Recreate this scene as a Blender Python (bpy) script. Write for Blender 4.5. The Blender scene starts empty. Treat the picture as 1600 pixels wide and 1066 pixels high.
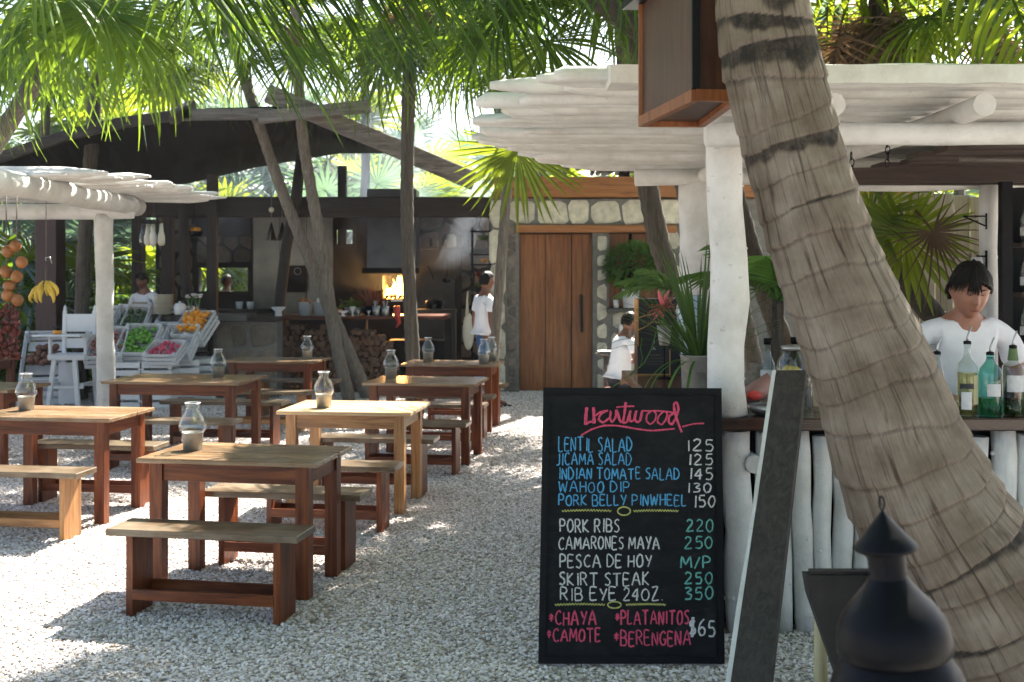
import bpy, bmesh, math, random
import numpy as np
from mathutils import Vector, Matrix, Euler, noise as mnoise
random.seed(7)
R = math.radians
SC = bpy.context.scene
COL = SC.collection
F, HZ, H = 1800.0, 425.0, 1.76          # focal length in photo pixels, horizon row, eye height

# ------------------------------------------------------------------ camera
cam_data = bpy.data.cameras.new("camera")
cam_data.sensor_width = 36.0
cam_data.lens = F / 1600 * 36.0
cam_data.shift_y = -(533 - HZ) / 1600
cam_data.clip_start = 0.05
cam_data.clip_end = 800
cam = bpy.data.objects.new("camera", cam_data)
COL.objects.link(cam)
cam.location = (0, 0, H)
cam.rotation_euler = (R(90), 0, 0)
cam_data.dof.use_dof = True
cam_data.dof.focus_distance = 5.6
cam_data.dof.aperture_fstop = 5.0
SC.camera = cam

# ------------------------------------------------------------------ light
SUN_EL, SUN_AZ = 48.0, 26.0             # azimuth from +Y towards +X
world = bpy.data.worlds.new("World")
SC.world = world
world.use_nodes = True
wn = world.node_tree
wn.nodes.clear()
wo = wn.nodes.new("ShaderNodeOutputWorld")
wb = wn.nodes.new("ShaderNodeBackground")
ws = wn.nodes.new("ShaderNodeTexSky")
ws.sky_type = 'NISHITA'
ws.sun_disc = False
ws.sun_elevation = R(SUN_EL)
ws.sun_rotation = R(SUN_AZ)
ws.air_density = 1.0
ws.dust_density = 2.5
wb.inputs[1].default_value = 0.064
wn.links.new(ws.outputs[0], wb.inputs[0])
wn.links.new(wb.outputs[0], wo.inputs[0])
sun_d = bpy.data.lights.new("sun", 'SUN')
sun_d.energy = 5.0
sun_d.angle = R(0.5)
sun_d.color = (1.0, 0.93, 0.83)
sun = bpy.data.objects.new("sun", sun_d)
COL.objects.link(sun)
_sd = Vector((math.sin(R(SUN_AZ)) * math.cos(R(SUN_EL)), math.cos(R(SUN_AZ)) * math.cos(R(SUN_EL)), math.sin(R(SUN_EL))))
sun.rotation_euler = _sd.to_track_quat('Z', 'Y').to_euler()
SC.view_settings.view_transform = 'Standard'
SC.view_settings.look = 'None'
SC.view_settings.gamma = 1
SC.view_settings.exposure = 2.62
SC.view_settings.use_curve_mapping = False
SC.render.engine = 'CYCLES'
SC.cycles.max_bounces = 7
SC.cycles.diffuse_bounces = 4
SC.cycles.glossy_bounces = 3
SC.cycles.transmission_bounces = 6
SC.cycles.transparent_max_bounces = 10
SC.cycles.volume_bounces = 0
SC.cycles.caustics_reflective = False
SC.cycles.caustics_refractive = False
SC.cycles.sample_clamp_indirect = 6
SC.cycles.use_denoising = True

# ------------------------------------------------------------------ helpers
def P(px, py, D):
    return Vector(((px - 800) / F * D, D, H - (py - HZ) / F * D))
def G(px, py, z=0.0):
    D = (H - z) * F / (py - HZ)
    return Vector(((px - 800) / F * D, D, z))
def X(px, D): return (px - 800) / F * D
def Z(py, D): return H - (py - HZ) / F * D

def tag(o, label=None, cat=None, group=None, kind=None):
    if label: o['label'] = label
    if cat: o['category'] = cat
    if group: o['group'] = group
    if kind: o['kind'] = kind
    return o
def thing(name, label, cat, loc=(0, 0, 0), rz=0.0, group=None):
    o = bpy.data.objects.new(name, None)
    o.empty_display_size = .1
    COL.objects.link(o)
    o.location = loc
    o.rotation_euler = (0, 0, rz)
    return tag(o, label, cat, group)
def kids(o): return [c for c in COL.objects if c.parent == o]
def copy_tree(o, parent=None, table=None):
    if table is None:
        table = {}
        for c in COL.objects:
            if c.parent: table.setdefault(c.parent.name, []).append(c)
    c = o.copy()
    COL.objects.link(c)
    c.parent = parent
    for ch in table.get(o.name, []): copy_tree(ch, c, table)
    return c
def dup(o, loc, rz=None, label=None, group=None):
    c = copy_tree(o)
    c.location = loc
    if rz is not None: c.rotation_euler = (0, 0, rz)
    if label: c['label'] = label
    if group: c['group'] = group
    return c

class MB:
    def __init__(s): s.v, s.f, s.sm = [], [], []
    def add(s, vs, fs, smooth=False):
        n = len(s.v)
        s.v += [tuple(v) for v in vs]
        for f in fs:
            s.f.append(tuple(i + n for i in f)); s.sm.append(smooth)
        return s
    def box(s, c, size, rot=None, taper=1.0, bev=0.0):
        x, y, z = [a / 2 for a in size]
        c = Vector(c)
        if bev > 0:
            b = min(bev, x * .9, y * .9, z * .9)
            vs = []
            for k, (zz, ins) in enumerate(((-z, b), (-z + b, 0), (z - b, 0), (z, b))):
                xx, yy = x - ins, y - ins
                vs += [(-xx, -yy, zz), (xx, -yy, zz), (xx, yy, zz), (-xx, yy, zz)]
            fs = [(3, 2, 1, 0), (12, 13, 14, 15)]
            for r in range(3):
                for i in range(4):
                    j = (i + 1) % 4
                    fs.append((r * 4 + i, r * 4 + j, r * 4 + 4 + j, r * 4 + 4 + i))
        else:
            t = taper
            vs = [(-x, -y, -z), (x, -y, -z), (x, y, -z), (-x, y, -z), (-x * t, -y * t, z), (x * t, -y * t, z), (x * t, y * t, z), (-x * t, y * t, z)]
            fs = [(3, 2, 1, 0), (4, 5, 6, 7), (0, 1, 5, 4), (1, 2, 6, 5), (2, 3, 7, 6), (3, 0, 4, 7)]
        if rot is not None:
            m = rot if isinstance(rot, Matrix) else Euler(rot).to_matrix()
            vs = [m @ Vector(v) for v in vs]
        return s.add([Vector(v) + c for v in vs], fs)
    def bar(s, a, b, w, h=None, up=(0, 0, 1), bev=0.0):
        """a square bar from a to b"""
        a, b = Vector(a), Vector(b)
        d = b - a
        L = d.length
        q = d.normalized()
        u = Vector(up)
        if abs(q.dot(u)) > .98: u = Vector((1, 0, 0))
        sx = q.cross(u).normalized(); uz = sx.cross(q)
        m = Matrix((sx, q, uz)).transposed()
        return s.box((a + b) / 2, (w, L, h or w), m, bev=bev)
    def tube(s, pts, rad, n=10, cap=True, jit=0.0, smooth=True, seed=0, twist=None):
        pts = [Vector(p) for p in pts]
        if not hasattr(rad, '__len__'): rad = [rad] * len(pts)
        rng = random.Random(seed)
        prev = None
        vs, fs = [], []
        N = len(pts)
        for i, p in enumerate(pts):
            t = (pts[min(i + 1, N - 1)] - pts[max(i - 1, 0)]).normalized()
            if prev is None:
                a = Vector((0, 0, 1)) if abs(t.z) < .9 else Vector((1, 0, 0))
                u = t.cross(a).normalized()
            else:
                u = (prev - t * prev.dot(t)).normalized()
            prev = u
            w = t.cross(u)
            for k in range(n):
                a = 2 * math.pi * k / n
                r = rad[i] * (1 + (rng.uniform(-jit, jit) if jit else 0))
                vs.append(p + (u * math.cos(a) + w * math.sin(a)) * r)
        for i in range(N - 1):
            for k in range(n):
                j = (k + 1) % n
                fs.append((i * n + k, i * n + j, i * n + n + j, i * n + n + k))
        s.add(vs, fs, smooth)
        if cap:
            m = len(s.v) - len(vs)
            s.f.append(tuple(m + k for k in reversed(range(n)))); s.sm.append(False)
            s.f.append(tuple(m + (N - 1) * n + k for k in range(n))); s.sm.append(False)
        return s
    def lathe(s, prof, n=24, c=(0, 0, 0), smooth=True, cap=True, m=None):
        c = Vector(c)
        vs, fs = [], []
        for (r, z) in prof:
            for k in range(n):
                a = 2 * math.pi * k / n
                v = Vector((r * math.cos(a), r * math.sin(a), z))
                if m is not None: v = m @ v
                vs.append(v + c)
        for i in range(len(prof) - 1):
            for k in range(n):
                j = (k + 1) % n
                fs.append((i * n + k, i * n + j, i * n + n + j, i * n + n + k))
        s.add(vs, fs, smooth)
        if cap:
            b = len(s.v) - len(vs)
            if prof[0][0] > 1e-4: s.f.append(tuple(b + k for k in reversed(range(n)))); s.sm.append(False)
            if prof[-1][0] > 1e-4: s.f.append(tuple(b + (len(prof) - 1) * n + k for k in range(n))); s.sm.append(False)
        return s
    def ball(s, c, r, n=10, m=6, sc=(1, 1, 1), jit=0, seed=0):
        rng = random.Random(seed)
        prof = []
        vs, fs = [], []
        c = Vector(c)
        for i in range(m + 1):
            th = math.pi * i / m
            for k in range(n):
                a = 2 * math.pi * k / n
                rr = r * (1 + rng.uniform(-jit, jit))
                vs.append(c + Vector((math.sin(th) * math.cos(a) * sc[0], math.sin(th) * math.sin(a) * sc[1], -math.cos(th) * sc[2])) * rr)
        for i in range(m):
            for k in range(n):
                j = (k + 1) % n
                fs.append((i * n + k, i * n + j, i * n + n + j, i * n + n + k))
        return s.add(vs, fs, True)
    def prism(s, poly, y0, y1, axis='y'):
        """closed polygon (x,z) pulled from y0 to y1"""
        n = len(poly)
        if axis == 'y': f = lambda a, b, t: (a, t, b)
        elif axis == 'x': f = lambda a, b, t: (t, a, b)
        else: f = lambda a, b, t: (a, b, t)
        vs = [f(a, b, y0) for a, b in poly] + [f(a, b, y1) for a, b in poly]
        fs = [tuple(range(n)), tuple(reversed(range(n, 2 * n)))]
        for i in range(n):
            j = (i + 1) % n
            fs.append((j, i, i + n, j + n))
        return s.add(vs, fs)
    def mesh(s, name, off=None):
        me = bpy.data.meshes.new(name)
        vs = s.v if off is None else [(v[0] - off[0], v[1] - off[1], v[2] - off[2]) for v in s.v]
        me.from_pydata(vs, [], s.f)
        me.polygons.foreach_set('use_smooth', s.sm)
        me.update()
        return me
    def build(s, name, mat, parent=None, W=True, loc=None, fix=True):
        """W: vertices are world coordinates and the parent is unrotated"""
        off = None
        if parent is not None and W:
            off = Vector(parent.location)
            if parent.parent: off = off + Vector(parent.parent.location)
        if parent is None and loc is None and W and s.v:
            a = np.array(s.v)
            off = Vector(((a[:, 0].min() + a[:, 0].max()) / 2, (a[:, 1].min() + a[:, 1].max()) / 2, a[:, 2].min()))
            loc = off
        me = s.mesh(name, off)
        if fix:
            bm = bmesh.new(); bm.from_mesh(me)
            bmesh.ops.recalc_face_normals(bm, faces=bm.faces)
            bm.to_mesh(me); bm.free()
        o = bpy.data.objects.new(name, me)
        if mat: me.materials.append(mat)
        COL.objects.link(o)
        if parent is not None: o.parent = parent
        if loc is not None: o.location = loc
        return o

def part_copy(src, parent, loc, rot=None, scale=None):
    c = src.copy()
    COL.objects.link(c)
    c.parent = parent
    c.location = loc
    if rot is not None: c.rotation_euler = rot
    if scale is not None: c.scale = scale
    return c

# ------------------------------------------------------------------ materials
def nt(name):
    m = bpy.data.materials.new(name)
    m.use_nodes = True
    m.node_tree.nodes.clear()
    return m, m.node_tree
def nd(t, kind, **kw):
    n = t.nodes.new(kind)
    for k, v in kw.items(): setattr(n, k, v)
    return n
def setin(n, **kw):
    for k, v in kw.items():
        n.inputs[k.replace('_', ' ')].default_value = v
def rgba(c): return (c[0], c[1], c[2], 1)

def ramp(t, fac, stops):
    r = nd(t, 'ShaderNodeValToRGB')
    el = r.color_ramp.elements
    el[0].position, el[0].color = stops[0][0], rgba(stops[0][1])
    el[1].position, el[1].color = stops[-1][0], rgba(stops[-1][1])
    for p, c in stops[1:-1]:
        e = el.new(p); e.color = rgba(c)
    t.links.new(fac, r.inputs[0])
    return r.outputs[0]
def coords(t, scale=(1, 1, 1), rnd=True, rot=(0, 0, 0)):
    tc = nd(t, 'ShaderNodeTexCoord')
    mp = nd(t, 'ShaderNodeMapping')
    mp.inputs['Scale'].default_value = scale
    mp.inputs['Rotation'].default_value = rot
    t.links.new(tc.outputs['Object'], mp.inputs['Vector'])
    if rnd:
        oi = nd(t, 'ShaderNodeObjectInfo')
        ml = nd(t, 'ShaderNodeMath', operation='MULTIPLY'); ml.inputs[1].default_value = 37.0
        t.links.new(oi.outputs['Random'], ml.inputs[0])
        t.links.new(ml.outputs[0], mp.inputs['Location'])
    return mp.outputs['Vector']
def noise(t, vec, scale, detail=4, rough=.55, dist=0.0):
    n = nd(t, 'ShaderNodeTexNoise')
    setin(n, Scale=scale, Detail=detail, Roughness=rough, Distortion=dist)
    t.links.new(vec, n.inputs['Vector'])
    return n.outputs['Fac']
def bsdf(t, col=None, rough=.6, metal=0.0, spec=.5, bump=None, bump_s=.3, bump_d=.01, out=True):
    b = nd(t, 'ShaderNodeBsdfPrincipled')
    b.inputs['Metallic'].default_value = metal
    b.inputs['Specular IOR Level'].default_value = spec
    if isinstance(col, tuple): b.inputs['Base Color'].default_value = rgba(col)
    elif col is not None: t.links.new(col, b.inputs['Base Color'])
    if isinstance(rough, (int, float)): b.inputs['Roughness'].default_value = rough
    else: t.links.new(rough, b.inputs['Roughness'])
    if bump is not None:
        bp = nd(t, 'ShaderNodeBump')
        bp.inputs['Strength'].default_value = bump_s
        bp.inputs['Distance'].default_value = bump_d
        t.links.new(bump, bp.inputs['Height'])
        t.links.new(bp.outputs[0], b.inputs['Normal'])
    if out:
        o = nd(t, 'ShaderNodeOutputMaterial')
        t.links.new(b.outputs[0], o.inputs[0])
    return b
def vary(t, col, amt=.25, val=None):
    """small brightness difference between objects"""
    oi = nd(t, 'ShaderNodeObjectInfo')
    mr = nd(t, 'ShaderNodeMapRange')
    mr.inputs['To Min'].default_value = 1 - amt; mr.inputs['To Max'].default_value = 1 + amt
    t.links.new(oi.outputs['Random'], mr.inputs['Value'])
    h = nd(t, 'ShaderNodeHueSaturation')
    t.links.new(mr.outputs[0], h.inputs['Value'])
    t.links.new(col, h.inputs['Color'])
    return h.outputs[0]
def M_plain(name, c, rough=.6, metal=0, spec=.5, amt=.25, scale=8, bump=.15, bd=.004, var=0.12):
    m, t = nt(name)
    v = coords(t)
    n = noise(t, v, scale, 5, .6)
    lo = tuple(x * (1 - amt) for x in c); hi = tuple(min(1, x * (1 + amt)) for x in c)
    col = ramp(t, n, [(.25, lo), (.75, hi)])
    if var: col = vary(t, col, var)
    bsdf(t, col, rough, metal, spec, bump=noise(t, v, scale * 6, 4), bump_s=bump, bump_d=bd)
    return m
def M_wood(name, dark, mid, light, axis='z', rough=.45, sc=1.0, bump=.25, var=.15, spec=.5, wear=0.0):
    m, t = nt(name)
    s = {'x': (.9 * sc, 14 * sc, 14 * sc), 'y': (14 * sc, .9 * sc, 14 * sc), 'z': (14 * sc, 14 * sc, .9 * sc)}[axis]
    v = coords(t, s)
    n1 = noise(t, v, 1.6, 6, .6, 1.2)
    v2 = coords(t, tuple(a * 4 for a in s))
    n2 = noise(t, v2, 2.0, 3, .6)
    mx = nd(t, 'ShaderNodeMath', operation='MULTIPLY_ADD'); mx.inputs[1].default_value = .35
    t.links.new(n2, mx.inputs[0]); t.links.new(n1, mx.inputs[2])
    col = ramp(t, mx.outputs[0], [(.42, dark), (.62, mid), (.88, light)])
    if wear > 0:
        v3 = coords(t, (1, 1, 1))
        n3 = noise(t, v3, 4, 5, .6)
        w = ramp(t, n3, [(.45, (0, 0, 0)), (.7, (wear, wear, wear))])
        mc = nd(t, 'ShaderNodeMix', data_type='RGBA')
        t.links.new(w, mc.inputs[0]); t.links.new(col, mc.inputs[6]); mc.inputs[7].default_value = (.27, .225, .165, 1)
        col = mc.outputs[2]
    col = vary(t, col, var)
    bsdf(t, col, rough, 0, spec, bump=mx.outputs[0], bump_s=bump, bump_d=.003)
    return m
def M_leaf(name, c1, c2, trans, tw=.45, rough=.38, var=.3, gl=.02):
    m, t = nt(name)
    v = coords(t, (1, 1, 1))
    n = noise(t, v, 3.5, 3)
    col = vary(t, ramp(t, n, [(.3, c1), (.7, c2)]), var)
    d = nd(t, 'ShaderNodeBsdfDiffuse'); t.links.new(col, d.inputs[0])
    tr = nd(t, 'ShaderNodeBsdfTranslucent')
    tcol = vary(t, ramp(t, n, [(.3, tuple(x * .7 for x in trans)), (.7, trans)]), var)
    t.links.new(tcol, tr.inputs[0])
    g = nd(t, 'ShaderNodeBsdfGlossy'); g.inputs['Roughness'].default_value = rough; g.inputs[0].default_value = (1, 1, 1, 1)
    m1 = nd(t, 'ShaderNodeMixShader'); m1.inputs[0].default_value = tw
    t.links.new(d.outputs[0], m1.inputs[1]); t.links.new(tr.outputs[0], m1.inputs[2])
    m2 = nd(t, 'ShaderNodeMixShader')
    m2.inputs[0].default_value = gl
    t.links.new(m1.outputs[0], m2.inputs[1]); t.links.new(g.outputs[0], m2.inputs[2])
    o = nd(t, 'ShaderNodeOutputMaterial'); t.links.new(m2.outputs[0], o.inputs[0])
    return m
def M_glass(name, c=(.9, .95, .95), ior=1.35, rough=.02, dens=None):
    m, t = nt(name)
    tr = nd(t, 'ShaderNodeBsdfTransparent'); tr.inputs[0].default_value = rgba(c)
    g = nd(t, 'ShaderNodeBsdfGlossy'); g.inputs['Roughness'].default_value = rough
    fr = nd(t, 'ShaderNodeLayerWeight'); fr.inputs[0].default_value = .5
    pw = nd(t, 'ShaderNodeMath', operation='POWER'); pw.inputs[1].default_value = 3.0
    t.links.new(fr.outputs['Facing'], pw.inputs[0])
    ad = nd(t, 'ShaderNodeMath', operation='MULTIPLY_ADD'); ad.inputs[1].default_value = .75; ad.inputs[2].default_value = .06
    t.links.new(pw.outputs[0], ad.inputs[0])
    mx = nd(t, 'ShaderNodeMixShader')
    t.links.new(ad.outputs[0], mx.inputs[0]); t.links.new(tr.outputs[0], mx.inputs[1]); t.links.new(g.outputs[0], mx.inputs[2])
    o = nd(t, 'ShaderNodeOutputMaterial'); t.links.new(mx.outputs[0], o.inputs[0])
    return m
def M_emit(name, stops, scale=9, strength=6):
    m, t = nt(name)
    v = coords(t, (1, 1, .5), rnd=True)
    n = noise(t, v, scale, 4, .6, 1.5)
    col = ramp(t, n, stops)
    e = nd(t, 'ShaderNodeEmission'); e.inputs[1].default_value = strength
    t.links.new(col, e.inputs[0])
    o = nd(t, 'ShaderNodeOutputMaterial'); t.links.new(e.outputs[0], o.inputs[0])
    return m

# table woods
RED = ((.018, .004, .0015), (.09, .019, .0045), (.2, .055, .012))
SUN_GOLD = ((.08, .028, .008), (.25, .11, .03), (.4, .21, .075))  # table wood with the gold of direct sun put into its colour
W_leg = {a: M_wood("reddish_wood_" + a, *RED, axis=a, rough=.4, spec=.3) for a in 'xyz'}
W_sungold = {a: M_wood("sunlit_wood_" + a, *SUN_GOLD, axis=a, rough=.4) for a in 'xyz'}
W_top = M_wood("table_top_wood", (.065, .032, .013), (.15, .083, .038), (.27, .175, .095), axis='x', rough=.26, wear=.45, bump=.12)
W_bench = M_wood("bench_seat_wood", (.035, .021, .011), (.085, .057, .032), (.17, .125, .08), axis='x', rough=.3, wear=.55, bump=.12)
W_dark = {a: M_wood("dark_timber_" + a, (.007, .005, .004), (.017, .012, .010), (.036, .027, .022), axis=a, rough=.8) for a in 'xyz'}
W_grey = {a: M_wood("weathered_timber_" + a, (.05, .04, .035), (.1, .085, .075), (.19, .17, .15), axis=a, rough=.8) for a in 'xyz'}
W_door = M_wood("door_wood", (.07, .02, .005), (.17, .058, .015), (.27, .105, .03), axis='z', rough=.4, sc=.7)
W_doorx = M_wood("lintel_wood", (.11, .034, .008), (.27, .1, .026), (.39, .17, .055), axis='x', rough=.45)
def M_white():
    m, t = nt("whitewash")
    v = coords(t, (1, 1, 1))
    n = noise(t, v, 5, 6, .65)
    n2 = noise(t, v, 38, 4, .7)
    a = ramp(t, n, [(.3, (.5, .49, .465)), (.6, (.64, .64, .63))])
    b = ramp(t, n2, [(.66, (1, 1, 1)), (.78, (.42, .33, .25))])
    mx = nd(t, 'ShaderNodeMix', data_type='RGBA', blend_type='MULTIPLY'); mx.inputs[0].default_value = .8
    t.links.new(a, mx.inputs[6]); t.links.new(b, mx.inputs[7])
    c = vary(t, mx.outputs[2], .07)
    bsdf(t, c, .8, 0, .2, bump=n2, bump_s=.6, bump_d=.008)
    return m
M_wh = M_white()
M_paint = M_plain("white_paint", (.66, .67, .69), .45, amt=.06, scale=5, bump=.05, var=.05)
M_black = M_plain("black_paint", (.005, .005, .0065), .5, amt=.3, spec=.15)
M_board0 = M_plain("slate_plain", (.010, .011, .013), .7, amt=.35, scale=3, bump=.04, spec=.2)
def _board():
    m, t = nt("slate_paint")
    v = coords(t, (1, 1, 1), rnd=False)
    vs = coords(t, (3, 3, 9), rnd=False, rot=(0, .6, 0))
    n = noise(t, v, 4.5, 6, .65, .8); n2 = noise(t, vs, 5, 5, .7)
    a = ramp(t, n, [(.42, (.0045, .005, .0065)), (.62, (.010, .0105, .0125)), (.8, (.024, .0245, .027))])
    b = ramp(t, n2, [(.5, (0, 0, 0)), (.78, (.012, .012, .0125))])
    mx = nd(t, 'ShaderNodeMix', data_type='RGBA', blend_type='ADD'); mx.inputs[0].default_value = 1
    t.links.new(a, mx.inputs[6]); t.links.new(b, mx.inputs[7])
    bsdf(t, mx.outputs[2], .75, 0, .2, bump=n2, bump_s=.05, bump_d=.002)
    return m
M_board = _board()
M_metal = M_plain("galvanised_metal", (.42, .43, .43), .38, metal=.85, amt=.2, scale=10, bump=.06)
M_zinc = M_plain("dull_zinc", (.3, .29, .26), .55, metal=.5, amt=.3, scale=14, bump=.1)
M_sheet = M_plain("smoked_steel", (.15, .145, .125), .33, metal=.75, amt=.45, scale=1.6, bump=.05)
M_iron = M_plain("black_iron", (.003, .0035, .006), .45, metal=0, spec=.12, amt=.4, scale=6, bump=.1)
M_glassc = M_glass("clear_glass", (.93, .95, .95), 1.45)
M_mortar = M_plain("mortar", (.17, .165, .15), .9, amt=.3, scale=12, bump=.5, bd=.01)
M_darkwall = M_plain("dark_plaster", (.016, .0155, .016), .85, amt=.45, scale=3, bump=.3)  # dark base tone for the kitchen walls and oven
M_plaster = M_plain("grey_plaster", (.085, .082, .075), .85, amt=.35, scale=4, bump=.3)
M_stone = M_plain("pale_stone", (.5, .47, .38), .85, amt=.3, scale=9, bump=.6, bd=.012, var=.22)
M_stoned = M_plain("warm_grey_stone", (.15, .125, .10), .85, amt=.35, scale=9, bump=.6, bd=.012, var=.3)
M_cloth = M_plain("white_cotton", (.74, .75, .79), .9, spec=.1, amt=.05, scale=20, bump=.2, var=0)
M_denim = M_plain("blue_denim", (.07, .13, .27), .9, spec=.1, amt=.25, scale=30, bump=.3)
M_navy = M_plain("dark_trousers", (.015, .017, .025), .9, amt=.2)
M_apron = M_plain("tan_apron", (.45, .34, .25), .9, amt=.1)
M_skin = M_plain("skin", (.3, .135, .085), .5, amt=.12, scale=14, bump=.1, bd=.002, var=0)
M_skin2 = M_plain("brown_skin", (.16, .065, .035), .5, amt=.1, scale=14, bump=.1, bd=.002, var=0)
M_hair = M_plain("black_hair", (.006, .005, .004), .5, spec=.2, amt=.4, scale=60, bump=.7, bd=.004, var=0)
M_lip = M_plain("lips", (.2, .06, .045), .45, amt=.1)
# ------------------------------------------------------------------ ground and gravel
def ground():
    m, t = nt("gravel_bed")
    v = coords(t, (1, 1, 1), rnd=False)
    vo = nd(t, 'ShaderNodeTexVoronoi'); vo.inputs['Scale'].default_value = 42
    t.links.new(v, vo.inputs['Vector'])
    sep = nd(t, 'ShaderNodeSeparateColor'); t.links.new(vo.outputs['Color'], sep.inputs[0])
    c = ramp(t, sep.outputs[0], [(0, (.34, .31, .27)), (.5, (.54, .51, .47)), (1, (.7, .67, .63))])
    dk = ramp(t, vo.outputs['Distance'], [(.3, (1, 1, 1)), (.75, (.4, .37, .33))])
    mx = nd(t, 'ShaderNodeMix', data_type='RGBA', blend_type='MULTIPLY'); mx.inputs[0].default_value = 1
    t.links.new(c, mx.inputs[6]); t.links.new(dk, mx.inputs[7])
    bsdf(t, mx.outputs[2], .9, 0, .2, bump=vo.outputs['Distance'], bump_s=-.8, bump_d=.012)
    # one sheet to the horizon, finer and slightly uneven near the tables
    xs = [-400, -60] + [-12 + i * .5 for i in range(49)] + [60, 400]
    ys = [-60, -10] + [2 + i * .5 for i in range(49)] + [60, 500]
    vs, fs = [], []
    for y in ys:
        for x in xs:
            z = .012 * mnoise.noise((x * .7, y * .7, 3)) if -12 <= x <= 12 and 2 <= y <= 26 else 0
            vs.append((x, y, z))
    n = len(xs)
    for j in range(len(ys) - 1):
        for i in range(n - 1):
            fs.append((j * n + i, j * n + i + 1, j * n + n + i + 1, j * n + n + i))
    b = MB(); b.add(vs, fs, True)
    o = b.build("ground", m, loc=(0, 0, 0), W=False, fix=False)
    tag(o, kind='structure')
ground()

def gravel():
    rng = np.random.default_rng(3)
    def area(y0, y1, dens, edge=.3):
        A = (y1 - y0) * 2 * (.46 * y1 + edge)
        n = int(A * dens)
        y = rng.uniform(y0, y1, n)
        x = rng.uniform(-1, 1, n) * (.46 * y1 + edge)
        k = np.abs(x) < .46 * y + edge
        return np.stack([x[k], y[k]], 1)
    near = area(4.4, 9.5, 3600)
    far = area(9.5, 17.4, 1500)
    pts = np.concatenate([near, far])
    size = np.concatenate([rng.uniform(.006, .0128, len(near)), rng.uniform(.009, .0165, len(far))])
    ok = ~((pts[:, 0] < -7.0) | ((pts[:, 0] > .8) & (pts[:, 1] > 5.75)))
    pts, size = pts[ok], size[ok]
    z = np.array([.012 * mnoise.noise((a * .7, b * .7, 3)) for a, b in pts]) + rng.uniform(-.002, .008, len(pts))
    me = bpy.data.meshes.new("gravel")
    me.vertices.add(len(pts))
    me.vertices.foreach_set('co', np.column_stack([pts, z]).ravel())
    at = me.attributes.new('psize', 'FLOAT', 'POINT'); at.data.foreach_set('value', size)
    at = me.attributes.new('prot', 'FLOAT_VECTOR', 'POINT')
    at.data.foreach_set('vector', np.column_stack([rng.uniform(-.5, .5, len(pts)), rng.uniform(-.5, .5, len(pts)), rng.uniform(0, 6.28, len(pts))]).ravel())
    o = bpy.data.objects.new("gravel", me)
    COL.objects.link(o)
    tag(o, "loose pale crushed gravel covering the yard", "gravel", kind='stuff')
    m, t = nt("pebble")
    oi = nd(t, 'ShaderNodeObjectInfo')
    c = ramp(t, oi.outputs['Random'], [(0, (.3, .25, .2)), (.12, (.44, .395, .345)), (.4, (.585, .53, .51)), (.75, (.695, .64, .625)), (1, (.81, .77, .76))])
    bsdf(t, c, .8, 0, .25)
    ng = bpy.data.node_groups.new("scatter_pebbles", 'GeometryNodeTree')
    ng.interface.new_socket("Geometry", in_out='INPUT', socket_type='NodeSocketGeometry')
    ng.interface.new_socket("Geometry", in_out='OUTPUT', socket_type='NodeSocketGeometry')
    gi = nd(ng, 'NodeGroupInput'); go = nd(ng, 'NodeGroupOutput')
    join = nd(ng, 'GeometryNodeGeometryToInstance')
    for k in range(3):
        ico = nd(ng, 'GeometryNodeMeshIcoSphere'); ico.inputs['Radius'].default_value = 1; ico.inputs['Subdivisions'].default_value = 2
        sp = nd(ng, 'GeometryNodeSetPosition')
        nz = nd(ng, 'ShaderNodeTexNoise', noise_dimensions='4D'); nz.inputs['Scale'].default_value = .9; nz.inputs['W'].default_value = k * 5.1
        sb = nd(ng, 'ShaderNodeVectorMath', operation='SUBTRACT'); sb.inputs[1].default_value = (.5, .5, .5)
        sc = nd(ng, 'ShaderNodeVectorMath', operation='MULTIPLY'); sc.inputs[1].default_value = (1.7, 1.7, 1.7)
        ng.links.new(nz.outputs['Color'], sb.inputs[0]); ng.links.new(sb.outputs[0], sc.inputs[0]); ng.links.new(sc.outputs[0], sp.inputs['Offset'])
        tf = nd(ng, 'GeometryNodeTransform'); tf.inputs['Scale'].default_value = ((1, .72, .5), (1, .6, .38), (.9, .8, .6))[k]
        sm = nd(ng, 'GeometryNodeSetMaterial'); sm.inputs['Material'].default_value = m
        ng.links.new(ico.outputs[0], sp.inputs['Geometry']); ng.links.new(sp.outputs[0], tf.inputs['Geometry'])
        ng.links.new(tf.outputs[0], sm.inputs['Geometry']); ng.links.new(sm.outputs[0], join.inputs[0])
    iop = nd(ng, 'GeometryNodeInstanceOnPoints')
    iop.inputs['Pick Instance'].default_value = True
    na = nd(ng, 'GeometryNodeInputNamedAttribute', data_type='FLOAT'); na.inputs['Name'].default_value = 'psize'
    nr = nd(ng, 'GeometryNodeInputNamedAttribute', data_type='FLOAT_VECTOR'); nr.inputs['Name'].default_value = 'prot'
    e2r = nd(ng, 'FunctionNodeEulerToRotation')
    ng.links.new(nr.outputs['Attribute'], e2r.inputs[0]); ng.links.new(e2r.outputs[0], iop.inputs['Rotation'])
    ng.links.new(na.outputs['Attribute'], iop.inputs['Scale'])
    ng.links.new(gi.outputs[0], iop.inputs['Points']); ng.links.new(join.outputs[0], iop.inputs['Instance'])
    ng.links.new(iop.outputs[0], go.inputs[0])
    md = o.modifiers.new("scatter", 'NODES'); md.node_group = ng
    me.materials.append(m)
gravel()

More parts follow.
